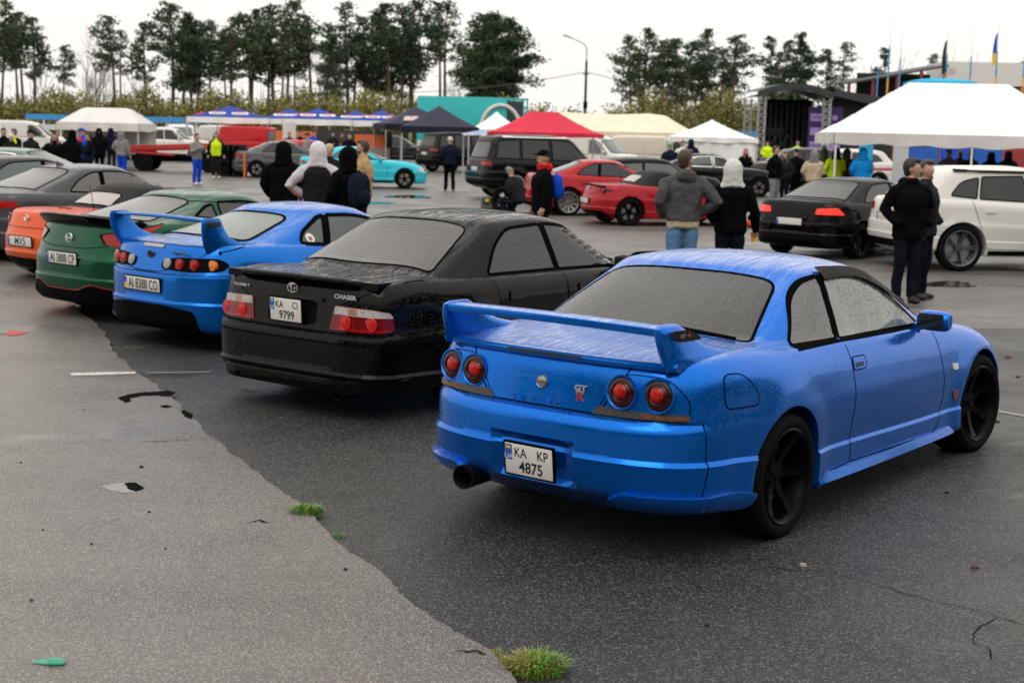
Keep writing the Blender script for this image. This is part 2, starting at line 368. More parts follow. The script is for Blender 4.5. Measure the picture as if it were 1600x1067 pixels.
# pale slab, a little higher, with a broken rim
top = [(x, y, .034) for x, y in edge]; low_ = [(x + .012, y - .004, .004) for x, y in edge]; n = len(edge)
slab = MB(); far_pts = [(-14, 1.0, .034), (-30, 12, .034), (-36, 34, .034)]
slab.add(top + far_pts, [tuple(range(n + 3))]); slab.add(top + low_, [(i, i + 1, n + i + 1, n + i) for i in range(n - 1)])
so = slab.build('old_asphalt', ASPH_PALE); tag(so, 'pale worn asphalt slab', None, None, 'structure')
bm = bmesh.new(); bm.from_mesh(so.data); bmesh.ops.triangulate(bm, faces=[f for f in bm.faces if len(f.verts) > 4]); bmesh.ops.recalc_face_normals(bm, faces=bm.faces)
if sum(f.normal.z * f.calc_area() for f in bm.faces) < 0: bmesh.ops.reverse_faces(bm, faces=bm.faces)
bm.to_mesh(so.data); bm.free()
ZP = .034
def flat_poly(name, pts, z, mat, label, cat=None, kind='structure'):
    mb = MB(); mb.add([(p[0], p[1], z) for p in pts], [tuple(range(len(pts)))]); o = mb.build(name, mat)
    bm = bmesh.new(); bm.from_mesh(o.data); bmesh.ops.triangulate(bm, faces=bm.faces)
    if sum(f.normal.z for f in bm.faces) < 0: bmesh.ops.reverse_faces(bm, faces=bm.faces)
    bm.to_mesh(o.data); bm.free(); return tag(o, label, cat, None, kind)
def pxpoly(l, z=0): return [G(x, y, z) for x, y in l]
WORN = plain('worn_road_paint', (.42, .40, .36), .7, var=.5, vscale=30); REDP = plain('worn_red_paint', (.42, .04, .02), .6, var=.3, vscale=20)
flat_poly('bay_line', pxpoly([(110, 583), (160, 582), (212, 581), (212, 584.5), (160, 586.5), (111, 588)], ZP), ZP + .004, WORN, 'short white bay line on the pale asphalt')
flat_poly('bay_line', pxpoly([(228, 583.5), (330, 582), (330, 584.5), (228, 586)]), .012, plain('faint_road_paint', (.10, .098, .092), .7, var=.5, vscale=30), 'faint white bay line on the dark asphalt')
flat_poly('red_mark', pxpoly([(10, 520), (14, 517), (45, 519), (30, 524), (12, 525)], ZP), ZP + .004, REDP, 'red paint mark on the pale asphalt')
flat_poly('white_mark', pxpoly([(-30, 516), (14, 517.5), (9, 522), (-30, 524)], ZP), ZP + .005, plain('grey_road_paint', (.20, .19, .185), .6, var=.4, vscale=20), 'grey paint mark beside the red one')
flat_poly('bay_line', pxpoly([(1560, 643), (1700, 668), (1700, 672), (1560, 646)]), .012, plain('faint_road_paint2', (.22, .21, .20), .7, var=.5, vscale=30), 'faint white line beyond the front wheel')
# standing water
WATER = new_mat('puddle_water')[0]; nt = WATER.node_tree; b = nt.nodes['Principled BSDF']; b.inputs['Base Color'].default_value = (.035, .032, .03, 1); b.inputs['Roughness'].default_value = .03; b.inputs['IOR'].default_value = 1.7; b.inputs['Specular IOR Level'].default_value = .8
nt.links.new(bump(nt, noise(nt, objco(nt), 14, 2), .05, .01), b.inputs['Normal'])
def puddle(cx, cy, rx, ry, z, lab, seed):
    q = random.Random(seed); ph = [q.uniform(0, 6.28) for _ in range(4)]; pts = []
    for k in range(48):
        a = k / 48 * 6.283; r = 1 + .22 * math.sin(2 * a + ph[0]) + .14 * math.sin(3 * a + ph[1]) + .08 * math.sin(5 * a + ph[2]) + .05 * math.sin(9 * a + ph[3])
        pts.append(G(cx + rx * r * math.cos(a), cy + ry * r * math.sin(a), z))
    return flat_poly('puddle', pts, z + (.0012 if z else .0075), WATER, lab)
for i, (x, y, rx, ry, z, l) in enumerate([(186, 762, 26, 6, ZP, 'small bright puddle beside the dark tar spot'), (640, 308, 30, 3, 0, 'puddle near the cyan car'), (720, 330, 34, 3, 0, 'puddle behind the black saloon'),
        (1560, 520, 60, 7, 0, 'dark puddle beyond the blue bonnet'), (590, 318, 20, 2.5, 0, 'long puddle in the lot'), (260, 296, 40, 2, 0, 'puddle by the flatbed'), (1480, 445, 50, 4, 0, 'puddle near the white off-roader')]): puddle(x, y, rx, ry, z, l, i)
# tar repairs and cracks
TAR = plain('tar', (.002, .003, .0035), .8, var=.4, vscale=40, spec=.02)
def ragged(pts, z, lab, name='tar_repair', j=.008):
    P = [Vector(p[:2]) for p in pxpoly(pts, z)]; out = []
    for i in range(len(P)):
        a, b = P[i], P[(i + 1) % len(P)]; k = max(2, int((b - a).length / .04))
        for q in range(k): p = a.lerp(b, q / k); out.append((p.x + rng.uniform(-j, j), p.y + rng.uniform(-j * 2, j * 2)))
    return flat_poly(name, out, z + .0045, TAR, lab)
ragged([(185, 622), (200, 617), (225, 613), (250, 612), (262, 611), (274, 613), (273, 617), (262, 620), (245, 618), (222, 619), (205, 622), (204, 628), (195, 629)], ZP, 'dark tar stroke across the edge of the pale asphalt')
ragged([(193, 756), (205, 754), (216, 757), (224, 763), (214, 767), (205, 764)], ZP, 'dark tar spot beside the small puddle')
ragged([(250, 634), (262, 633), (268, 636), (258, 638)], ZP, 'small tar fleck near the asphalt edge')
ragged([(280, 641), (290, 642), (302, 650), (300, 655), (290, 651)], ZP, 'tar fleck on the rim of the pale asphalt')
def crack(pts, z, w, lab):
    P = [Vector(p[:2]) for p in pxpoly(pts, z)]; Q = []
    for i in range(len(P) - 1):
        k = max(3, int((P[i + 1] - P[i]).length / .05))
        for q in range(k): t = P[i].lerp(P[i + 1], q / k); Q.append(t + Vector((rng.uniform(-.015, .015), rng.uniform(-.015, .015))))
    L_, R_ = [], []
    for i in range(len(Q)):
        t = (Q[min(i + 1, len(Q) - 1)] - Q[max(0, i - 1)]); t = t.normalized() if t.length else Vector((1, 0)); no = Vector((-t.y, t.x)) * w * rng.uniform(.3, 1.2) * (1 if 0 < i < len(Q) - 1 else .1)
        L_.append(Q[i] + no); R_.append(Q[i] - no)
    mb = MB(); n = len(Q); mb.add([(p.x, p.y, z + .004) for p in L_ + R_], [(i, i + 1, n + i + 1, n + i) for i in range(n - 1)])
    return tag(mb.build('crack', plain('crack_dirt', (.008, .008, .006), .95, spec=.05)), lab, None, None, 'structure')
crack([(1170, 882), (1230, 890), (1300, 895), (1370, 915), (1440, 935), (1500, 947), (1560, 965), (1640, 985)], .008, .0035, 'long crack in the dark asphalt')
crack([(1560, 965), (1525, 985), (1520, 1000), (1545, 1018), (1560, 1040)], .008, .003, 'branching crack in the dark asphalt')
crack([(710, 1018), (745, 1017), (768, 1024)], ZP, .006, 'crack running to the grass tuft'); crack([(385, 817), (405, 813), (430, 820)], ZP, .009, 'dark crack on the pale asphalt')
crack([(215, 690), (270, 689), (320, 688)], ZP, .005, 'hairline crack near the asphalt edge')
# ------------------------------------------------------------------ car library
def pchip(xs, ys, xq):
    'monotone cubic through (xs, ys); ys may be (n, ...)'
    xs = np.asarray(xs, float); ys = np.asarray(ys, float); xq = np.asarray(xq, float)
    if len(xs) == 1: return np.broadcast_to(ys[0], xq.shape + ys.shape[1:]).copy()
    h = np.diff(xs); hs = h.reshape((-1,) + (1,) * (ys.ndim - 1)); d = np.diff(ys, axis=0) / hs
    m = np.zeros_like(ys)
    if len(xs) > 2:
        w1 = 2 * hs[1:] + hs[:-1]; w2 = hs[1:] + 2 * hs[:-1]
        with np.errstate(divide='ignore', invalid='ignore'):
            mm = (w1 + w2) / (w1 / d[:-1] + w2 / d[1:])
        mm = np.where(d[:-1] * d[1:] > 0, mm, 0); m[1:-1] = np.nan_to_num(mm)
    m[0] = d[0]; m[-1] = d[-1]
    xq = np.clip(xq, xs[0], xs[-1]); k = np.clip(np.searchsorted(xs, xq, side='right') - 1, 0, len(xs) - 2)
    t = ((xq - xs[k]) / h[k]).reshape(xq.shape + (1,) * (ys.ndim - 1)); H = h[k].reshape(t.shape)
    return (ys[k] * (2 * t**3 - 3 * t**2 + 1) + m[k] * H * (t**3 - 2 * t**2 + t) + ys[k + 1] * (-2 * t**3 + 3 * t**2) + m[k + 1] * H * (t**3 - t**2))
def crv(l, x): return pchip([p[0] for p in l], [p[1] for p in l], x)
NR, NS = 30, 64
def superq(n, m=NR):
    'quarter of a superellipse, evenly spaced: from (x=0,y=0) rear middle to (x=1,y=1)'
    th = np.linspace(0, math.pi / 2, 600); y = np.sin(th) ** (2 / n); x = 1 - np.cos(th) ** (2 / n)
    return x, y
def ring(xr, xf, w, z, a=.45, n=3.0, b=.6, nf=2.6, crown=0.0):
    w = w if isinstance(w, list) else [(0, w)]; z = z if isinstance(z, list) else [(0, z)]
    def cap(ln, nn, wv):
        x, y = superq(nn); px, py = x * ln, y * wv
        s = np.concatenate([[0], np.cumsum(np.hypot(np.diff(px), np.diff(py)))]); q = np.linspace(0, s[-1], NR)
        return np.interp(q, s, x), np.interp(q, s, y)
    wr = float(crv(w, np.array([xr + a]))[0]); wf = float(crv(w, np.array([xf - b]))[0])
    xa, ya = cap(a, n, wr); xb, yb = cap(b, nf, wf)
    X = np.concatenate([xr + xa * a, np.linspace(xr + a, xf - b, NS + 2)[1:-1], (xf - xb * b)[::-1]])
    base = crv(w, np.clip(X, w[0][0] if len(w) > 1 else -9, 99))
    fac = np.concatenate([ya, np.ones(NS), yb[::-1]])
    Y = base * fac
    Z = crv(z, X) + crown * (1 - fac ** 2)
    return np.stack([X, Y, Z], 1)
def lineup(x0, x1, z):
    'the last ring of all: the middle line of the roof'
    N = 2 * NR + NS; X = np.linspace(x0, x1, N); z = z if isinstance(z, list) else [(0, z)]
    return np.stack([X, np.zeros(N), crv(z, X)], 1)
def loft(rings):
    'rings: list of (points, steps to the next, sharp?) -> rows x columns x 3'
    P = np.array([r[0] for r in rings]); steps = [r[1] for r in rings]; sharp = [bool(r[2]) if len(r) > 2 else False for r in rings]
    d = np.linalg.norm(np.diff(P, axis=0), axis=2).mean(1); t = np.concatenate([[0], np.cumsum(d)])
    out = []; i = 0; n = len(rings)
    while i < n - 1:
        j = i + 1
        while j < n - 1 and not sharp[j]: j += 1
        tq = np.concatenate([np.linspace(t[k], t[k + 1], steps[k] + 1)[:-1] for k in range(i, j)])
        out.append(pchip(t[i:j + 1], P[i:j + 1], tq)); i = j
    out.append(P[-1:]); return np.concatenate(out)
def grid_mesh(name, A):
    'half grid (rows x cols x 3, y >= 0) mirrored into a closed body'
    rows, N = A.shape[:2]
    B = A[:, ::-1][:, 1:-1].copy(); B[..., 1] *= -1
    V = np.concatenate([A, B], 1); M = V.shape[1]
    vs = V.reshape(-1, 3).tolist(); fs = []
    for i in range(rows - 1):
        for j in range(M):
            j2 = (j + 1) % M; fs.append((i * M + j, i * M + j2, (i + 1) * M + j2, (i + 1) * M + j))
    me = bpy.data.meshes.new(name); me.from_pydata(vs, [], fs)
    bm = bmesh.new(); bm.from_mesh(me); bmesh.ops.remove_doubles(bm, verts=bm.verts, dist=2e-4)
    bmesh.ops.dissolve_degenerate(bm, edges=bm.edges, dist=1e-5)
    bmesh.ops.recalc_face_normals(bm, faces=bm.faces); bm.to_mesh(me); bm.free(); return me
def boolean(me, cutters, op='DIFFERENCE'):
    o = bpy.data.objects.new('tmp', me); COL.objects.link(o); tmp = [o]
    for cm in cutters:
        c = bpy.data.objects.new('tmpc', cm); COL.objects.link(c); tmp.append(c)
        m = o.modifiers.new('b', 'BOOLEAN'); m.operation = op; m.object = c; m.solver = 'EXACT'
    dg = bpy.context.evaluated_depsgraph_get(); dg.update()
    res = bpy.data.meshes.new_from_object(o.evaluated_get(dg))
    for q in tmp: bpy.data.objects.remove(q)
    return res
def cyl_mesh(c, r, y0, y1, n=56):
    mb = MB(); mb.lathe([(0, y0), (r, y0), (r, y1), (0, y1)], n, 'y', (c[0], 0, c[1])); return mb.mesh('cut', fix=True)
def inside(poly, X, Y):
    'points in polygon, vectorised'
    X = np.asarray(X); Y = np.asarray(Y); r = np.zeros(X.shape, bool); p = np.asarray(poly); j = len(p) - 1
    for i in range(len(p)):
        c = ((p[i, 1] > Y) != (p[j, 1] > Y))
        with np.errstate(divide='ignore', invalid='ignore'):
            xi = (p[j, 0] - p[i, 0]) * (Y - p[i, 1]) / (p[j, 1] - p[i, 1]) + p[i, 0]
        r ^= c & (X < xi); j = i
    return r
def smooth_poly(pts, closed=True, r=.03, n=5):
    'rounds the corners of an outline'
    P = [Vector((p[0], p[1])) for p in pts]; rr = [p[2] if len(p) > 2 else r for p in pts]; out = []; m = len(P)
    for i in range(m):
        if not closed and i in (0, m - 1): out.append(tuple(P[i])); continue
        a, b, c = P[i - 1], P[i], P[(i + 1) % m]; la, lc = (a - b).length, (c - b).length
        q = min(rr[i], la * .48, lc * .48); p0 = b + (a - b) * (q / la); p1 = b + (c - b) * (q / lc)
        if q < 1e-4: out.append(tuple(b)); continue
        for k in range(n + 1):
            t = k / n; out.append(tuple(p0 * (1 - t)**2 + b * 2 * t * (1 - t) + p1 * t * t))
    return out
def densify(pts, step, closed):
    out = []; m = len(pts)
    for i in range(m if closed else m - 1):
        a = Vector(pts[i]); b = Vector(pts[(i + 1) % m]); k = max(1, int((b - a).length / step + .999))
        for q in range(k): out.append(a.lerp(b, q / k))
    if not closed: out.append(Vector(pts[-1]))
    return out

class Car:
    'a body surface plus everything that is laid on it'
    def __init__(s, name, label, pose, paint_mat, group=None, cat='car'):
        s.root = empty(name, (pose[0], pose[1], pose[3] if len(pose) > 3 else 0), pose[2]); tag(s.root, label, cat, group); s.paint = paint_mat; s.mir = {}
    def body(s, rings, wheels, wr, well=.045, warp=None, y_in=.56, smooth=28):
        A = loft(rings)
        if warp is not None: A = warp(A)
        me = grid_mesh('body', A); s.L = A[..., 0].max()
        if wheels:
            cs = []
            for (x, z) in wheels:
                for sg in (-1, 1):
                    y0, y1 = (y_in, 1.3) if sg > 0 else (-1.3, -y_in); cs.append(cyl_mesh((x, z), wr + well, y0, y1))
            me2 = boolean(me, cs)
            if len(me2.polygons) > 100: me = me2
        me.polygons.foreach_set('use_smooth', [True] * len(me.polygons)); me.set_sharp_from_angle(angle=R(smooth)); me.update()
        s.me = me; s.rebvh(); return s
    def rebvh(s):
        s.bvh = BVHTree.FromPolygons([v.co.copy() for v in s.me.vertices], [tuple(p.vertices) for p in s.me.polygons])
    # --- projection planes: 'L','R' side (x,z); 'B' rear (y,z); 'F' front (y,z); 'T' top (x,y)
    def cast(s, pl, a, b):
        if pl == 'L': o, d = Vector((a, 3, b)), Vector((0, -1, 0))
        elif pl == 'R': o, d = Vector((a, -3, b)), Vector((0, 1, 0))
        elif pl == 'B': o, d = Vector((-3, a, b)), Vector((1, 0, 0))
        elif pl == 'F': o, d = Vector((s.L + 3, a, b)), Vector((-1, 0, 0))
        else: o, d = Vector((a, b, 4)), Vector((0, 0, -1))
        h, n, i, t = s.bvh.ray_cast(o, d)
        if h is None:
            q = {'L': (a, .9, b), 'R': (a, -.9, b), 'B': (0, a, b), 'F': (s.L, a, b), 'T': (a, b, 1)}[pl]
            h, n, i, t = s.bvh.find_nearest(Vector(q))
        if n.dot(d) > 0: n = -n
        return h, n
    def patch(s, name, pts, pl, mat, off=.003, step=.04, r=.03, parent=None, thick=0.0, fn=None):
        P = smooth_poly(pts, True, r) if r else [tuple(p[:2]) for p in pts]; P = [tuple(p) for p in densify(P, step * 2, True)]
        bm = bmesh.new(); vs = [bm.verts.new((p[0], p[1], 0)) for p in P]
        try: bm.faces.new(vs)
        except ValueError: pass
        xs = [p[0] for p in P]; ys = [p[1] for p in P]
        for (lo, hi, no, ax) in ((min(xs), max(xs), (1, 0, 0), 0), (min(ys), max(ys), (0, 1, 0), 1)):
            k = int((hi - lo) / step)
            for q in range(1, k + 1):
                c = lo + (hi - lo) * q / (k + 1); co = [0, 0, 0]; co[ax] = c
                bmesh.ops.bisect_plane(bm, geom=bm.verts[:] + bm.edges[:] + bm.faces[:], plane_co=co, plane_no=no)
        nrm = {}
        for v in bm.verts:
            a, b = v.co.x, v.co.y; h, n = s.cast(pl, a, b); o = off + (fn(a, b) if fn else 0); v.co = h + n * o; nrm[v] = n
        bmesh.ops.triangulate(bm, faces=[f for f in bm.faces if len(f.verts) > 4])
        bmesh.ops.recalc_face_normals(bm, faces=bm.faces)
        c = sum((f.normal.dot(nrm[f.verts[0]]) for f in bm.faces)) if bm.faces else 0
        if c < 0: bmesh.ops.reverse_faces(bm, faces=bm.faces)
        if thick:      # a rim that reaches back to the surface
            be = [e for e in bm.edges if len(e.link_faces) == 1]; low = {}
            for e in be:
                for v in e.verts:
                    if v not in low: low[v] = bm.verts.new(v.co - nrm[v] * (thick + .002))
            for e in be:
                lp = e.link_loops[0]; v0, v1 = lp.vert, lp.link_loop_next.vert
                bm.faces.new((v1, v0, low[v0], low[v1]))
        me = bpy.data.meshes.new(name); bm.to_mesh(me); bm.free()
        me.polygons.foreach_set('use_smooth', [True] * len(me.polygons))
        if thick: me.set_sharp_from_angle(angle=R(40))
        return link(name, me, parent or s.root, mat)
    def strip(s, name, pts, pl, mat, width=.006, off=.0015, closed=False, r=.03, parent=None, step=.03, side=0.0, raised=False):
        P = smooth_poly(pts, closed, r) if r else [tuple(p[:2]) for p in pts]; P = densify(P, step, closed); n = len(P); vs = []; fs = []
        for i in range(n):
            a = P[i - 1] if (closed or i) else P[i]; b = P[(i + 1) % n] if (closed or i < n - 1) else P[i]
            t = (b - a); t = t.normalized() if t.length > 1e-9 else Vector((1, 0)); no = Vector((-t.y, t.x))
            for k, e in enumerate((-.5 + side, .5 + side)):
                q = P[i] + no * width * e; h, nn = s.cast(pl, q.x, q.y); vs.append(h + nn * off)
                if raised: pass
        for i in range(n if closed else n - 1):
            j = (i + 1) % n; fs.append((2 * i, 2 * j, 2 * j + 1, 2 * i + 1))
        me = bpy.data.meshes.new(name); me.from_pydata(vs, [], fs); me.polygons.foreach_set('use_smooth', [True] * len(fs))
        bm = bmesh.new(); bm.from_mesh(me); bmesh.ops.recalc_face_normals(bm, faces=bm.faces); bm.to_mesh(me); bm.free()
        return link(name, me, parent or s.root, mat)
    def both(s, fn, *a, **k):
        k2 = dict(k); r = []
        for pl in 'LR': r.append(fn(a[0], a[1], pl, *a[2:], **k2))
        return r
    def window(s, pts, pl, mat, frame=.022, r=.04, off=.002, name='window', fmat=None, thick=0.0):
        w = s.patch(name, pts, pl, mat, off, .05, r, thick=thick)
        if frame: s.strip('window_seal', pts, pl, fmat or BLACK_RUBBER, frame, off + .0025, True, r, parent=w)
        return w
    # --- split the finished body into panels
    def panels(s, regions, holes=(), liner=False, refine=2):
        me = s.me
        if holes or regions:
            for _ in range(refine if holes else 0):
                bm = bmesh.new(); bm.from_mesh(me); bm.verts.index_update(); es = set()
                VC = np.array([v.co[:] for v in bm.verts])
                for (pl, poly) in holes:
                    zlo = min(p[1] for p in poly) - .1
                    msk = {'L': VC[:, 1] > .2, 'R': VC[:, 1] < -.2, 'B': VC[:, 0] < s.L * .5, 'F': VC[:, 0] > s.L * .5}[pl] & (VC[:, 2] > zlo)
                    I = inside(poly, VC[:, 0] if pl in 'LR' else VC[:, 1], VC[:, 2]) & msk
                    bm.verts.ensure_lookup_table()
                    for i in np.nonzero(I)[0]:
                        for f in bm.verts[i].link_faces:
                            if not all(I[v.index] for v in f.verts):
                                for e in f.edges:
                                    if e.calc_length() > .012: es.add(e)
                bmesh.ops.subdivide_edges(bm, edges=list(es), cuts=1, use_grid_fill=True)
                bm.to_mesh(me); bm.free()
            me.polygons.foreach_set('use_smooth', [True] * len(me.polygons)); me.set_sharp_from_angle(angle=R(28)); me.update()
        n = len(me.polygons); C = np.empty(n * 3); me.polygons.foreach_get('center', C); C = C.reshape(-1, 3)
        NN = np.empty(n * 3); me.polygons.foreach_get('normal', NN); NN = NN.reshape(-1, 3)
        cls = np.zeros(n, int); names = ['body_shell']
        for (nm, pl, poly) in regions:
            if callable(poly):
                names.append(nm); cls[poly(C, NN) & (cls == 0)] = len(names) - 1; continue
            P = smooth_poly(poly, True, .03)
            m = {'L': (C[:, 1] > .2) & (NN[:, 1] > .15), 'R': (C[:, 1] < -.2) & (NN[:, 1] < -.15), 'B': (NN[:, 0] < -.02) & (C[:, 0] < s.L * .3), 'F': (C[:, 0] > s.L * .7), 'T': NN[:, 2] > .35}[pl]
            u, v = (C[:, 0], C[:, 2]) if pl in 'LR' else (C[:, 1], C[:, 2]) if pl in 'BF' else (C[:, 0], C[:, 1])
            names.append(nm); cls[m & inside(P, u, v) & (cls == 0)] = len(names) - 1
        dele = np.zeros(n, bool)
        for (pl, poly) in holes:
            u = C[:, 0] if pl in 'LR' else C[:, 1]
            m = {'L': C[:, 1] > .2, 'R': C[:, 1] < -.2, 'B': C[:, 0] < s.L * .5, 'F': C[:, 0] > s.L * .5}[pl] & (C[:, 2] > min(p[1] for p in poly) - .02)
            dele |= m & inside(poly, u, C[:, 2])
        cls[dele] = -1
        s.parts = {}
        V = np.empty(len(me.vertices) * 3); me.vertices.foreach_get('co', V); V = V.reshape(-1, 3)
        L = np.empty(len(me.loops), int); me.loops.foreach_get('vertex_index', L)
        CN = np.empty(len(me.loops) * 3); me.corner_normals.foreach_get('vector', CN); CN = CN.reshape(-1, 3)
        ls = np.empty(n, int); lt = np.empty(n, int); me.polygons.foreach_get('loop_start', ls); me.polygons.foreach_get('loop_total', lt)
        def sub(mask, nm, mat, inset=0.0, flip=False):
            idx = np.nonzero(mask)[0]
            if not len(idx): return None
            lp = np.concatenate([np.arange(ls[i], ls[i] + lt[i]) for i in idx]); vv, inv = np.unique(L[lp], return_inverse=True)
            co = V[vv]
            if inset:
                vn = np.zeros((len(vv), 3)); np.add.at(vn, inv, CN[lp]); vn /= np.maximum(np.linalg.norm(vn, axis=1, keepdims=True), 1e-6); co = co - vn * inset
            fs = []; k = 0
            for i in idx: fs.append(tuple(inv[k:k + lt[i]].tolist())); k += lt[i]
            m2 = bpy.data.meshes.new(nm); m2.from_pydata(co.tolist(), [], fs); m2.polygons.foreach_set('use_smooth', [True] * len(fs))
            if not inset: m2.normals_split_custom_set(CN[lp].tolist())
            m2.update(); return link(nm, m2, s.root, mat)
        for k, nm in enumerate(names):
            o = sub(cls == k, nm, s.paint)
            if o is not None: s.parts.setdefault(nm, []).append(o)
        if liner: sub((cls >= 0) & (C[:, 2] > .5), 'interior_trim', INTERIOR, inset=.025)
        return s
    def lathe_on(s, name, pl, a, b, prof, mat, n=28, parent=None, tilt=None, lift=0.0):
        'a turned shape standing on the surface at (a, b); prof is (r, height)'
        h, nn = s.cast(pl, a, b)
        if tilt is not None: nn = Vector(tilt).normalized()
        mb = MB(); mb.lathe(prof, n, 'z'); q = nn.to_track_quat('Z', 'Y').to_matrix()
        mb.v = [tuple(q @ Vector(p) + h + nn * lift) for p in mb.v]
        return mb.build(name, mat, parent or s.root, 40, fix=True)
    def plate(s, y, z, w, h, text, x=None, tilt=0.0, style='eu', parent=None, two=None):
        'number plate standing on the rear face'
        p, n = s.cast('B', y, z); x = p.x if x is None else x
        mb = MB(); mb.box((0, 0, 0), (.012, w, h)); me = bevel_mesh(mb.mesh('number_plate', WHITE_PLATE), .004, 2)
        o = link('number_plate', me, s.root, None, (x - .012, y, z), (0, tilt, 0))
        fr = MB(); fr.box((.004, 0, 0), (.014, w + .022, h + .022)); link('plate_frame', bevel_mesh(fr.mesh('plate_frame', BLACK_TRIM), .004), o)
        # everything below is in the plate's own frame; the face looks along -x, the reader's right is -y
        bw = .042 if style != 'none' else 0
        if style == 'eu' and two:
            MB().box((-.0066, w / 2 - .024, h * .22), (.001, .040, h * .5)).build('country_band', UA_BLUE, o)
            MB().box((-.0072, w / 2 - .024, h * .375), (.001, .026, .012)).build('flag_stripe', UA_YELLOW, o)
            text3d(o, 'country_code', 'UA', .026, (-.0075, w / 2 - .024, h * .08), WHITE_PLATE)
        elif style == 'eu':
            MB().box((-.0066, w / 2 - .022, 0), (.001, .040, h * .94)).build('country_band', UA_BLUE, o)
            MB().box((-.0072, w / 2 - .022, h * .22), (.001, .028, .014)).build('flag_stripe', UA_YELLOW, o)
        elif style == 'old':
            MB().box((-.0066, w / 2 - .022, h * .22), (.001, .040, h * .48)).build('country_band', UA_BLUE, o)
            MB().box((-.0066, w / 2 - .022, -h * .25), (.001, .040, h * .44)).build('flag_stripe', UA_YELLOW, o)
        if two:
            text3d(o, 'registration', two[0][0], h * .30, (-.0068, w / 2 - .097, h * .24), PLATE_INK, sx=.86)
            text3d(o, 'registration', two[0][1], h * .30, (-.0068, -w / 2 + .055, h * .24), PLATE_INK, sx=.86)
            text3d(o, 'registration', two[1], h * .37, (-.0068, -.012, -h * .22), PLATE_INK, sx=.92, bold=.0006)
        elif text:
            text3d(o, 'registration', text, h * .78, (-.0068, -bw / 2, 0), PLATE_INK, fit=(w - bw) * .90 if len(text) > 4 else None, bold=.001)
        return o
FONT_CACHE = {}
def text_mesh(txt, size, sx=1.0, fit=None, bold=0.0, ext=.0004, shear=0.0):
    cu = bpy.data.curves.new('lettering', 'FONT'); cu.body = txt; cu.size = 1.0; cu.align_x = 'CENTER'; cu.align_y = 'CENTER'; cu.extrude = ext / size; cu.offset = bold / size; cu.shear = shear
    cu.resolution_u = 3
    o = bpy.data.objects.new('tmp', cu); COL.objects.link(o); dg = bpy.context.evaluated_depsgraph_get(); dg.update()
    me = bpy.data.meshes.new_from_object(o.evaluated_get(dg)); bpy.data.objects.remove(o); bpy.data.curves.remove(cu)
    n = len(me.vertices); V = np.empty(n * 3); me.vertices.foreach_get('co', V); V = V.reshape(-1, 3)
    if n:
        lo, hi = V.min(0), V.max(0); V -= (lo + hi) / 2; k = size / max(1e-6, (hi[1] - lo[1]))
        V *= k; V[:, 0] *= sx
        if fit: V[:, 0] *= fit / max(1e-6, V[:, 0].max() - V[:, 0].min())
    return me, V
def text3d(parent, name, txt, size, loc, mat, sx=1.0, fit=None, bold=0.0, ext=.0006, shear=0.0, M=None):
    'lettering read from behind the car (facing -x), or placed by a matrix M'
    me, V = text_mesh(txt, size, sx, fit, bold, ext, shear)
    if M is None: W = np.stack([-V[:, 2] + loc[0], -V[:, 0] + loc[1], V[:, 1] + loc[2]], 1)
    else: W = np.array([tuple(M @ Vector(p)) for p in V]) if len(V) else V
    me.vertices.foreach_set('co', W.ravel()); me.update(); me.materials.clear()
    return link(name, me, parent, mat)

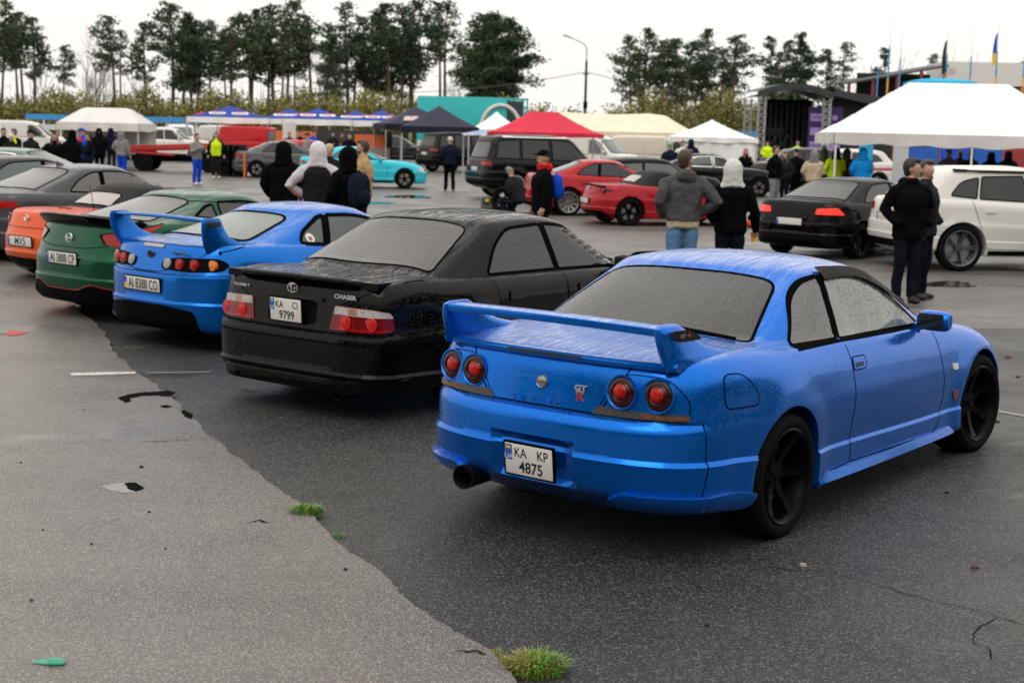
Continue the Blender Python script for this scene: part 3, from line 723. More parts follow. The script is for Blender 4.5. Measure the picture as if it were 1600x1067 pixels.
# ------------------------------------------------------------------ wheels
WHEELS = {}
def wheel_meshes(r, w, rim, spokes, style, rim_mat):
    key = (r, w, rim, spokes, style, rim_mat.name)
    if key in WHEELS: return WHEELS[key]
    h = w / 2
    t = MB(); t.lathe([(rim - .012, -h * .86), (rim + .008, -h * .95), (rim + (r - rim) * .35, -h * 1.02), (r - .03, -h * .97), (r - .008, -h * .84), (r, -h * .6), (r, -h * .24), (r - .006, -h * .22), (r - .006, -h * .18), (r, -h * .16),
        (r, h * .16), (r - .006, h * .18), (r - .006, h * .22), (r, h * .24), (r, h * .6), (r - .008, h * .84), (r - .03, h * .97), (rim + (r - rim) * .35, h * 1.02), (rim + .008, h * .95), (rim - .012, h * .86)], 48, 'y')
    tm = t.mesh('tyre', TYRE, 45, fix=True)
    m = MB()      # outer face towards +y
    m.lathe([(rim * .80, -h * .9), (rim - .02, -h * .9), (rim - .02, h * .1), (rim - .014, h * .78), (rim, h * .90), (rim + .004, h * .96), (rim - .004, h * .99), (rim - .018, h * .92), (rim - .03, h * .7), (rim - .045, -h * .2), (rim - .05, -h * .85)], 48, 'y')
    yh = h * .42; rh = .062
    m.lathe([(0, yh + .012), (.026, yh + .012), (.032, yh + .002), (rh, yh), (rh + .008, yh - .012), (rh + .008, yh - .07), (0, yh - .07)], 24, 'y')
    for k in range(spokes):
        a0 = 2 * math.pi * k / spokes + .25
        for da in ((-.12, .12) if style == 'split' else (0,)):
            ra, rb = rh * .7, rim - .022
            n = 5; vs = []; fs = []
            for i in range(n):
                t_ = i / (n - 1); rr = ra + (rb - ra) * t_
                wd = (.034 - .006 * t_) if style == 'te' else (.016 if style == 'split' else .020 + .004 * t_)
                if style == 'te': wd = .036 - .012 * math.sin(t_ * math.pi) + .012 * max(0, t_ - .75) * 4
                dp = .034; yy = yh + (h * .86 - yh) * (t_ ** 1.6) - .006; aa = a0 + da * t_ * (1.0 if style == 'split' else 0)
                ca, sa = math.cos(aa), math.sin(aa)
                for (q, yo) in ((-wd, -dp), (-wd * .8, 0), (wd * .8, 0), (wd, -dp)):
                    vs.append((rr * ca - q * sa, yy + yo, rr * sa + q * ca))
            for i in range(n - 1):
                for q in range(3): fs.append((i * 4 + q, i * 4 + q + 1, i * 4 + q + 5, i * 4 + q + 4))
            m.add(vs, fs)
    if style == 'mesh': pass
    rm = m.mesh('wheel', rim_mat, 35)
    bm_ = bmesh.new(); bm_.from_mesh(rm); bmesh.ops.recalc_face_normals(bm_, faces=bm_.faces); bm_.to_mesh(rm); bm_.free()
    b = MB(); b.lathe([(.05, -.03), (rim * .78, -.03), (rim * .78, -.012), (.05, -.012)], 32, 'y', closed=True); bme = b.mesh('brake_disc', STEEL, 35, fix=True)
    WHEELS[key] = (tm, rm, bme); return WHEELS[key]
def add_wheels(car, axles, y, z, r, w=.235, rim=.235, spokes=6, style='te', mat=None, steer=0.0, caliper=None, camber=0.0):
    tm, rm, bme = wheel_meshes(r, w, rim, spokes, style, mat or RIM_BLACK)
    for x, st in ((axles[0], 0), (axles[1], steer)):
        for sg in (1, -1):
            o = link('wheel', rm, car.root, None, (x, sg * (y - w / 2), z), (camber * sg, rng.random() * 6, st if sg > 0 else st + math.pi))
            o.rotation_mode = 'ZXY'
            link('tyre', tm, o); link('brake_disc', bme, o)
            if caliper:
                c = MB(); c.box((rim * .62, .005, 0), (.07, .06, .16)); link('brake_caliper', bevel_mesh(c.mesh('brake_caliper', caliper), .015), o)
def wheel_well_warp(A, wheels, r, flare=.025, band=.14):
    X, Y, Z = A[..., 0], A[..., 1], A[..., 2]
    for (x, z) in wheels:
        d = np.hypot(X - x, Z - z); k = np.clip(1 - np.abs(d - r) / band, 0, 1); k = k * k * (3 - 2 * k)
        m = (Y > .5); A[..., 1] = np.where(m, Y + flare * k, Y); Y = A[..., 1]
    return A
def mirror_part(car, x, y, z, mat, sc=1.0, name='door_mirror'):
    for sg in (1, -1):
        mb = MB(); n = 12; rows = []
        for i, (yy, s_) in enumerate(((0.0, .55), (.02, .85), (.06, 1.0), (.14, 1.0), (.18, .93), (.2, .7))):
            rows.append([(x + .05 * math.cos(2 * math.pi * k / n) * s_ * sc + .01 - .03 * yy, sg * (y + yy * sc), z + .062 * s_ * sc * math.copysign(abs(math.sin(2 * math.pi * k / n)) ** .7, math.sin(2 * math.pi * k / n))) for k in range(n)])
        vs = [p for q in rows for p in q]; fs = [(i * n + k, i * n + (k + 1) % n, (i + 1) * n + (k + 1) % n, (i + 1) * n + k) for i in range(len(rows) - 1) for k in range(n)] + [tuple(range(n)), tuple((len(rows) - 1) * n + k for k in range(n))]
        mb.add(vs, fs); mb.box((x + .035, sg * (y - .045), z - .045), (.07, .13, .04), (0, 0, sg * .2))
        o = mb.build(name, mat, car.root, 40, fix=True)
        g = MB(); g.box((x - .047 * sc, sg * (y + .1 * sc), z), (.006, .15 * sc, .095 * sc)); link('mirror_glass', bevel_mesh(g.mesh('mirror_glass', GLASS_FAR), .02, 3), o)
# ------------------------------------------------------------------ blue two-door coupe with the tall wing
BLUE = paint('wet_blue_paint', (.0, .128, .57), metal=.68, rough=.20, coat=.45)
def build_skyline():
    c = Car('blue_coupe', 'bright blue two-door coupe with tall rear wing and four round tail lamps', (.093, 6.73, .9125), BLUE)
    wheels = [(1.02, .325), (3.74, .325)]; wr = .325
    wl = lambda k, *l: [(x, w + k) for x, w in l]
    rings = [
        (lineup(.6, 4.2, .20), 2),
        (ring(.30, 4.45, .70, .195, .5, 4), 2),
        (ring(.10, 4.60, [(0, .76), (1.0, .82), (1.5, .83), (3.1, .84), (3.7, .84), (4.6, .80)], [(0, .31), (.3, .285), (.6, .25), (1.2, .215), (1.6, .205), (3.2, .20), (3.9, .17), (4.6, .17)], .42, 3.4, .7, 2.6), 2, True),
        (ring(.06, 4.63, [(0, .79), (.6, .85), (1.0, .865), (1.5, .855), (3.1, .86), (3.7, .87), (4.6, .82)], [(0, .335), (.3, .31), (.6, .285), (1.2, .245), (1.6, .235), (3.2, .23), (3.9, .2), (4.6, .2)], .42, 3.3, .7, 2.6), 5),
        (ring(.0, 4.66, [(0, .80), (.6, .86), (1.0, .875), (1.5, .855), (3.1, .86), (3.7, .875), (4.6, .82)], [(0, .50), (.6, .475), (1.3, .385), (1.77, .375), (3.1, .345), (3.7, .35), (4.6, .38)], .46, 3.0, .7, 2.5), 1, True),
        (ring(.012, 4.66, [(0, .785), (.6, .848), (1.0, .865), (1.5, .842), (3.1, .847), (3.7, .865), (4.6, .81)], [(0, .522), (.6, .497), (1.3, .402), (1.77, .392), (3.1, .362), (3.7, .37), (4.6, .40)], .46, 3.0, .7, 2.5), 6, True),
        (ring(.022, 4.675, [(0, .785), (.6, .855), (1.0, .875), (1.7, .868), (3.1, .862), (3.7, .87), (4.6, .81)], [(0, .655), (1, .64), (2, .60), (3, .55), (4.6, .50)], .46, 3.0, .75, 2.4), 2),
        (ring(.045, 4.665, [(0, .775), (.6, .852), (1.0, .872), (1.7, .868), (3.1, .862), (3.7, .868), (4.6, .80)], [(0, .688), (1, .68), (2, .64), (3, .60), (4.6, .53)], .46, 3.0, .75, 2.4), 1, True),
        (ring(.095, 4.655, [(0, .755), (.6, .848), (1.0, .868), (1.7, .866), (3.1, .86), (3.7, .866), (4.6, .79)], [(0, .697), (1, .70), (2, .66), (3, .63), (4.6, .55)], .40, 4.0, .75, 2.4), 5, True),
        (ring(.125, 4.60, [(.1, .745), (.6, .822), (1, .842), (2, .83), (3, .832), (3.7, .845), (4.4, .79)], [(0, .885), (.6, .875), (1.0, .865), (2, .83), (3, .775), (3.7, .735), (4.2, .665), (4.65, .58)], .38, 4.0, .8, 2.3), 3),
        (ring(.15, 4.52, [(.15, .715), (.6, .775), (1.2, .79), (2, .795), (3, .79), (3.7, .79), (4.4, .73)], [(.1, .942), (.6, .952), (1.2, .935), (1.8, .92), (2.9, .872), (3.3, .85), (3.9, .775), (4.3, .705), (4.6, .62)], .36, 4.0, .85, 2.3), 2),
        (ring(.185, 4.44, [(.15, .69), (.6, .75), (1.2, .762), (2, .772), (3, .765), (3.7, .75), (4.4, .69)], [(.1, .953), (.6, .972), (1.2, .952), (1.8, .938), (2.9, .89), (3.3, .872), (3.9, .80), (4.3, .735), (4.6, .66)], .34, 4.0, .85, 2.3, crown=.012), 7),
        (ring(.86, 3.42, [(.87, .685), (1.2, .728), (1.8, .75), (2.9, .742), (3.3, .70)], [(.85, 1.005), (1.2, .985), (1.5, .962), (1.8, .95), (2.9, .905), (3.1, .905), (3.45, .925)], .36, 2.9, .48, 2.3, crown=.012), 5, True),
        (ring(1.15, 3.02, [(1.2, .64), (1.5, .678), (1.9, .688), (2.7, .672), (3.0, .64)], [(1.2, 1.135), (1.5, 1.12), (1.9, 1.11), (2.6, 1.085), (3.05, 1.09)], .32, 2.9, .42, 2.3, crown=.012), 5),
        (ring(1.47, 2.62, [(1.45, .545), (1.8, .60), (2.2, .60), (2.6, .56)], [(1.45, 1.262), (1.7, 1.283), (2.0, 1.285), (2.3, 1.265), (2.62, 1.225)], .26, 2.9, .34, 2.4, crown=.022), 3),
        (ring(1.53, 2.52, [(1.5, .48), (1.8, .53), (2.2, .53), (2.5, .50)], [(1.5, 1.288), (1.7, 1.31), (2.0, 1.318), (2.3, 1.298), (2.55, 1.262)], .22, 2.8, .3, 2.4, crown=.024), 4),
        (ring(1.72, 2.36, .26, [(1.6, 1.338), (2.0, 1.352), (2.4, 1.325)], .15, 2.6, .2, 2.4), 3),
        (lineup(1.8, 2.26, [(1.7, 1.350), (2.0, 1.360), (2.35, 1.338)]), 0)]
    def warp(A):
        A = wheel_well_warp(A, wheels, wr + .05, .016, .16)
        X, Y, Z = A[..., 0], A[..., 1], A[..., 2]
        # hip over the rear wheel
        k = np.exp(-((X - 1.05) / .5) ** 2 - ((Z - .80) / .10) ** 2); A[..., 1] = np.where(Y > .6, Y + .012 * k, Y)
        # recess in the rear bumper for the plate
        m = np.clip((.235 - np.abs(A[..., 1])) / .03, 0, 1) * np.clip((Z - .33) / .03, 0, 1) * np.clip((.56 - Z) / .02, 0, 1) * (X < .3)
        A[..., 0] = X + .05 * m
        return A
    c.body(rings, wheels, wr, .04, warp)
    # outlines (x, z) / (y, z)
    qwin = [(1.21, .955, .05), (1.40, 1.17, .2), (1.60, 1.258, .12), (1.755, 1.272, .02), (1.735, .945, .01)]
    dwin = [(1.785, .942, .01), (1.80, 1.272, .03), (2.18, 1.262, .2), (2.55, 1.168, .15), (2.92, .915, .03)]
    rear = [(.93, -.66, .06), (1.485, -.515, .08), (1.45, 0, .3), (1.485, .515, .08), (.93, .66, .06), (.87, 0, .3)]
    wind = [(-.66, .945, .06), (-.52, 1.225, .06), (.52, 1.225, .06), (.66, .945, .06)]
    door = [(1.765, .936, .01), (1.80, .70, .1), (1.79, .27, .02), (3.02, .245, .1), (3.13, .45, .2), (3.02, .885, .02)]
    holes = [(p, smooth_poly(q, True, .03)) for p, q in (('L', qwin), ('R', qwin), ('L', dwin), ('R', dwin), ('F', wind))]
    trunk = [(-.70, .945), (-.56, .715), (-.31, .71), (.31, .71), (.56, .715), (.70, .945)]
    bump_ = [(-.98, .70), (.98, .70), (.98, .2), (-.98, .2)]
    c.panels([('door', 'L', door), ('door', 'R', door), ('rear_bumper', 'B', bump_), ('boot_lid', 'B', [(-.30, .70), (-.40, .78), (-.48, .96), (.48, .96), (.40, .78), (.30, .70)])], holes, liner=True)
    cg = glass_clear('clear_door_glass', (.80, .92, .87), mist=.55); tg = glass_clear('tinted_quarter_glass', (.13, .14, .135), mist=.04)
    for pl in 'LR':
        c.window(qwin, pl, tg, .020, .03); c.window(dwin, pl, cg, .016, .03)
        c.strip('door_gap', door + [], pl, GAP, .007, .0012, False, .03)
        c.strip('pillar_trim', [(1.762, .95), (1.778, 1.275)], pl, BLACK_RUBBER, .045, .006)
        # rain visor over the door glass
        c.patch('rain_visor', [(1.79, 1.245, .01), (1.785, 1.30, .02), (2.18, 1.292, .2), (2.56, 1.20, .15), (2.86, 1.00, .01), (2.80, 1.0, .01), (2.50, 1.165, .15), (2.15, 1.25, .15)], pl, plain('visor_smoke', (.010, .008, .007), .5, spec=.06), .022, .03, .02, thick=.003)
        h = c.patch('door_handle', [(1.80, .775), (1.80, .845), (1.955, .84), (1.97, .80), (1.95, .77)], pl, BLUE, .004, .03, .015, thick=.004, parent=c.parts['door'][0 if pl == 'L' else 1])
        c.patch('handle_recess_shade', [(1.825, .785), (1.825, .812), (1.93, .81), (1.925, .785)], pl, plain('handle_shadow', (.002, .01, .06), .5), .0055, .03, .008, parent=c.parts['door'][0 if pl == 'L' else 1])  # flat darker-blue patch: shade of the hand recess put into the colour
        c.strip('handle_gap', [(1.80, .775), (1.80, .845), (1.955, .84), (1.97, .80), (1.95, .77)], pl, GAP, .006, .0045, True, .015)
        c.patch('side_marker', [(3.235, .61), (3.235, .65), (3.31, .645), (3.31, .605)], pl, plain('marker_cream', (.65, .60, .50), .2, coat=1), .008, .03, .01, thick=.006)
        c.patch('fender_badge', [(3.27, .43), (3.255, .475), (3.33, .47), (3.32, .43), (3.295, .405)], pl, plain('badge_red_silver', (.35, .12, .12), .25, metal=.6), .006, .02, .004, thick=.004)
        c.strip('fender_gap', [(3.02, .885), (3.035, .90), (3.30, .87)], pl, GAP, .006, .0012, False, .02)
        c.strip('bumper_gap', [(.29, .695), (.305, .50), (.27, .28)], pl, GAP, .006, .0012, False, .02)
        c.strip('sill_gap', [(1.45, .255), (1.79, .272)], pl, GAP, .005, .0012)
        c.strip('belt_seal', [(1.24, .938), (1.75, .934), (2.95, .90)], pl, BLACK_RUBBER, .009, .004, False, .02)
    f = [(.43, .745, .05), (.44, .905, .05), (.60, .90, .07), (.70, .80, .06), (.71, .735, .05)]
    o = c.patch('fuel_flap', f, 'R', BLUE, .002, .03, .04); c.strip('flap_gap', f, 'R', GAP, .006, .0028, True, .04, parent=o)
    c.window(rear, 'T', glass_dark('rear_tinted_glass', (.024, .023, .023), .045), .016, .06)
    c.window(wind, 'F', cg, .03, .06)
    # bumper/boot seams on the tail
    c.strip('boot_gap', [(-.30, .702), (-.335, .72), (-.40, .80), (-.47, .93), (-.50, .955)], 'B', GAP, .007, .0015, False, .03)
    c.strip('boot_gap', [(.30, .702), (.335, .72), (.40, .80), (.47, .93), (.50, .955)], 'B', GAP, .007, .0015, False, .03)
    c.strip('boot_gap', [(-.60, .938), (0, .932), (.60, .938)], 'B', GAP, .006, .0015, False, .01)
    c.strip('bumper_gap', [(-.74, .702), (-.3, .701), (.3, .701), (.74, .702)], 'B', GAP, .008, .0015, False, .01)
    for sg in (-1, 1):
        # blue tail-lamp panel: outline seam, two round lamps in dished surrounds, indicator strip
        ol = [(sg * .33, .735), (sg * .405, .875, .06), (sg * .47, .905, .06), (sg * .66, .90, .08), (sg * .745, .80, .06), (sg * .75, .735)]
        c.strip('lamp_panel_gap', ol, 'B', GAP, .004, .0015, False, .05)
        for y in (.445, .622):
            d = (-1, sg * (.02 if y < .5 else .12), .10)
            lo = c.lathe_on('tail_lamp', 'B', sg * y, .818, [(.080, -.02), (.085, .004), (.083, .0085), (.077, .009), (.073, .004), (.068, .001)], BLUE, 36, tilt=d, lift=.004)
            c.lathe_on('lamp_lens', 'B', sg * y, .818, [(.0705, -.03), (.0705, .004), (.066, .007), (.052, .009), (.050, .0065), (.044, .0105), (.041, .0085), (.036, .011)], RED_DARK, 36, tilt=d, lift=.004, parent=lo)
            c.lathe_on('lamp_reflector', 'B', sg * (y - .004), .822, [(.0365, -.02), (.0365, .011), (.030, .016), (.016, .020), (.0, .021)], RED_LENS, 28, tilt=d, lift=.004, parent=lo)
            c.lathe_on('lamp_core', 'B', sg * (y - .004), .826, [(.021, .012), (.019, .0205), (.010, .0225), (0, .023)], RED_HOT, 20, tilt=d, lift=.004, parent=lo)  # brighter red core of the unlit lamp
        ii = [(sg * .295, .703, .004), (sg * .325, .742, .01), (sg * .748, .735, .01), (sg * .757, .705, .004)]
        o = c.patch('indicator', ii, 'B', SMOKE_LENS, .006, .03, .006, thick=.01)
        c.patch('indicator_amber', [(sg * .56, .712, .003), (sg * .56, .730, .003), (sg * .742, .727, .003), (sg * .748, .711, .003)], 'B', lens('amber_smoke', (.16, .05, .03), ribs=60), .0075, .03, 0, parent=o)
        # lip at the lower corner of the bumper
        c.patch('bumper_spat', [(sg * .42, .325, .01), (sg * .50, .36, .02), (sg * .76, .355, .02), (sg * .81, .30, .02), (sg * .60, .285, .03), (sg * .44, .29, .02)], 'B', BLUE, .032, .03, .02, thick=.04)
    for sg, pl in ((1, 'L'), (-1, 'R')):
        c.patch('side_spat', [(.16, .30, .02), (.18, .352, .02), (.50, .345, .03), (.66, .315, .02), (.62, .265, .02), (.3, .285, .02)], pl, BLUE, .030, .03, .02, thick=.04)
    # side skirts: a sloped ledge under the doors
    for sg in (1, -1):
        mb = MB(); n = 26
        sec = lambda t: [(.80, .235), (.868 + .022 * math.sin(math.pi * t) ** .5, .255), (.885 + .018 * math.sin(math.pi * t) ** .4, .205), (.865, .180), (.80, .178)]
        vs = []
        for i in range(n):
            t = i / (n - 1); x = 1.40 + (3.30 - 1.40) * t
            for (y, z) in sec(t): vs.append((x, sg * (y - .012), z + .01 * (1 - t)))
        fs = [(i * 5 + k, i * 5 + (k + 1) % 5, (i + 1) * 5 + (k + 1) % 5, (i + 1) * 5 + k) for i in range(n - 1) for k in range(5)] + [(0, 1, 2, 3, 4), tuple((n - 1) * 5 + k for k in range(5))]
        mb.add(vs, fs); mb.build('side_skirt', BLUE, c.root, 30, fix=True)
    # wing
    W = MB(); n = 25
    def foil(y):
        k = abs(y) / .66; x0 = .075 + .03 * k * k; z0 = 1.155 + .012 * (1 - k * k)
        return [(x0, z0), (x0 + .004, z0 + .014), (x0 + .05, z0 + .022), (x0 + .15, z0 + .012), (x0 + .225, z0 - .010), (x0 + .22, z0 - .022), (x0 + .13, z0 - .028), (x0 + .04, z0 - .034), (x0 + .006, z0 - .028)]
    vs = []; m = 9
    for i in range(n):
        y = -.66 + 1.32 * i / (n - 1); vs += [(x, y, z) for (x, z) in foil(y)]
    fs = [(i * m + k, i * m + (k + 1) % m, (i + 1) * m + (k + 1) % m, (i + 1) * m + k) for i in range(n - 1) for k in range(m)]
    W.add(vs, fs + [tuple(range(m)), tuple((n - 1) * m + k for k in range(m))])
    wing = W.build('rear_wing', BLUE, c.root, 35, fix=True)
    for sg in (1, -1):
        P = MB(); rows = []
        # stacked sections from the boot up to the blade: (z, x rear, x front, y centre, half thickness)
        for (z, xa, xb, yc, th) in ((.935, .15, 1.02, .705, .045), (.965, .145, .90, .70, .055), (1.00, .135, .70, .693, .046), (1.04, .12, .545, .688, .038), (1.09, .105, .43, .684, .034), (1.14, .095, .35, .678, .032), (1.168, .10, .30, .672, .030), (1.182, .13, .27, .668, .018)):
            q = []
            for k in range(14):
                a = 2 * math.pi * k / 14; ca, sa = math.cos(a), math.sin(a); e = .55
                q.append(((xa + xb) / 2 + (xb - xa) / 2 * math.copysign(abs(ca) ** e, ca), sg * (yc + th * math.copysign(abs(sa) ** .8, sa) * (1 if ca < .5 else 1 - .75 * (ca - .5) / .5 * (1 if z < 1.1 else .4))), z + (.028 * max(0, ((xa + xb) / 2 + (xb - xa) / 2 * ca) - .3) if z < .98 else 0)))
            rows.append(q)
        vs = [p for q in rows for p in q]; n = 14
        fs = [(i * n + k, i * n + (k + 1) % n, (i + 1) * n + (k + 1) % n, (i + 1) * n + k) for i in range(len(rows) - 1) for k in range(n)] + [tuple(range(n)), tuple((len(rows) - 1) * n + k for k in range(n))]
        P.add(vs, fs); pil = P.build('wing_pillar', BLUE, wing, 40, fix=True)
        # dark emblem on the outer face of the pillar
        E_ = MB(); pts = [(.17, 1.155), (.335, 1.148), (.42, 1.10), (.425, 1.085), (.24, 1.088), (.165, 1.125)]
        pts = smooth_poly(pts, True, .03, 4); k = len(pts)
        E_.add([(x, sg * (.7195 + .002 + .004 * (1.155 - z) / .07), z) for (x, z) in pts], [tuple(range(k))])
        em = E_.build('wing_emblem', plain('emblem_black', (.004, .004, .005), .3, spec=.15), wing, None, fix=True)
        if sg < 0:
            M = Matrix.Translation((.285, -.7255, 1.12)) @ Matrix.Rotation(R(90), 4, 'X')
            text3d(wing, 'wing_lettering', 'GT', .020, None, CHROME, sx=1.25, bold=.0006, M=M @ Matrix.Translation((-.025, 0, 0)))
            text3d(wing, 'wing_lettering', 'R', .020, None, plain('letter_red', (.5, .03, .03), .3), sx=1.25, bold=.0006, M=M @ Matrix.Translation((.036, 0, 0)))
            text3d(wing, 'wing_lettering', '-', .004, None, CHROME, sx=1.0, M=M @ Matrix.Translation((.012, 0, 0)))
    for ch in [wing] + list(wing.children):      # trim the wing to its measured span and height
        for v in ch.data.vertices: v.co.y *= .94; v.co.z = .945 + (v.co.z - .945) * (.86 if v.co.z > .945 else 1)
    # lower lip of the wing along the boot edge
    Lp = MB(); vs = []; n = 25; m = 6
    for i in range(n):
        y = -.70 + 1.40 * i / (n - 1); k = abs(y) / .7; x0 = .105 + .075 * k ** 3; z0 = .945
        vs += [(x0 + .03, y, z0 - .014), (x0 + .004, y, z0 - .004), (x0, y, z0 + .012), (x0 + .014, y, z0 + .026), (x0 + .06, y, z0 + .026), (x0 + .14, y, z0 + .012)]
    fs = [(i * m + k, i * m + (k + 1) % m, (i + 1) * m + (k + 1) % m, (i + 1) * m + k) for i in range(n - 1) for k in range(m)]
    Lp.add(vs, fs + [tuple(range(m)), tuple((n - 1) * m + k for k in range(m))]); Lp.build('wing_lip', BLUE, wing, 30, fix=True)
    MB().box((.103, 0, .957), (.006, .44, .013)).build('third_brake_lamp', plain('brake_dark', (.006, .004, .004), .2, coat=1), wing)
    # emblem, letters, plate
    kb = c.lathe_on('round_badge', 'B', .01, .815, [(.0, .012), (.024, .012), (.027, .010), (.030, .012), (.033, .006), (.033, -.01)], plain('badge_pewter', (.30, .29, .27), .35, metal=.7), 28)
    h, n_ = c.cast('B', .01, .815); MB().box((h.x - .0135, .01, .815), (.003, .052, .010)).build('badge_bar', plain('bar_pewter', (.16, .155, .15), .4, metal=.6), kb)
    h, n_ = c.cast('B', -.225, .80)
    text3d(c.root, 'boot_lettering', 'GT', .032, (h.x - .004, -.222, .812), CHROME, sx=1.3, bold=.0016, ext=.003)
    text3d(c.root, 'boot_lettering', 'R', .044, (h.x - .004, -.225, .771), plain('letter_crimson', (.25, .02, .03), .3, coat=.6), sx=1.35, bold=.002, ext=.003)
    text3d(c.root, 'boot_lettering', 'R', .050, (h.x - .0025, -.225, .771), CHROME, sx=1.38, bold=.003, ext=.001)
    sk = BLUE
    for i, ch in enumerate('SKYLINE'):
        y = .165 - i * .0545; h, n_ = c.cast('B', y, .722); text3d(c.root, 'embossed_letter', ch, .026, (h.x - .0015, y, .722), sk, sx=1.5, ext=.0012)
    c.plate(-.005, .438, .285, .155, None, x=.012, tilt=-.12, style='eu', two=(('KA', 'KP'), '4875'))
    # exhaust
    X = MB(); X.lathe([(.0, .30), (.050, .30), (.052, .0), (.058, -.02), (.0625, -.02), (.0625, .02), (.060, .05), (.056, .45), (0, .45)], 28, 'x'); o = X.build('exhaust', plain('sooty_metal', (.012, .011, .011), .4, metal=.6), c.root, 40, (.03, .42, .285), fix=True)
    o.rotation_euler = (0, 0, .05)
    MB().tube([(.3, .42, .285), (.6, .40, .27), (1.5, .2, .2)], .04, 10).build('exhaust_pipe', plain('sooty_metal', (.012, .011, .011), .4), c.root)
    add_wheels(c, (1.02, 3.74), .878, .325, .325, .25, .245, 6, 'te', steer=-.10, camber=0.0)
    mirror_part(c, 2.83, .775, .955, BLUE, 1.0)
    # cabin: seats, wheel, dash
    for y in (-.36, .36):
        s_ = MB(); s_.box((2.05, y, .50), (.50, .48, .22)); s_.box((1.78, y, .80), (.16, .48, .62), (0, -.25, 0)); s_.box((1.70, y, 1.13), (.09, .26, .16), (0, -.2, 0))
        link('seat', bevel_mesh(s_.mesh('seat', SEAT), .05, 3), c.root)
    s_ = MB(); s_.box((2.98, 0, .74), (.55, 1.36, .26)); link('dashboard', bevel_mesh(s_.mesh('dashboard', INTERIOR), .06, 3), c.root)
    st = MB(); st.lathe([(.165, -.014), (.19, -.014), (.19, .014), (.165, .014)], 28, 'x', closed=True); st.box((0, 0, 0), (.02, .33, .05)); st.box((0, 0, -.08), (.02, .05, .16)); st.lathe([(0, -.02), (.06, -.02), (.06, .02), (0, .02)], 16, 'x')
    st.build('steering_wheel', BLACK_TRIM, c.root, 40, (2.52, -.36, .90), (0, -.4, 0))
    MB().box((2.3, 0, .33), (2.2, 1.4, .06)).build('cabin_floor', INTERIOR, c.root)
    # wiper on the rear glass
    h1, _ = c.cast('T', .93, -.60); h2, _ = c.cast('T', .90, -.30)
    MB().tube([h1 + Vector((-.02, 0, .012)), h2 + Vector((-.02, 0, .012))], .008, 6).build('rear_wiper', BLACK_TRIM, c.root)
    return c
build_skyline()
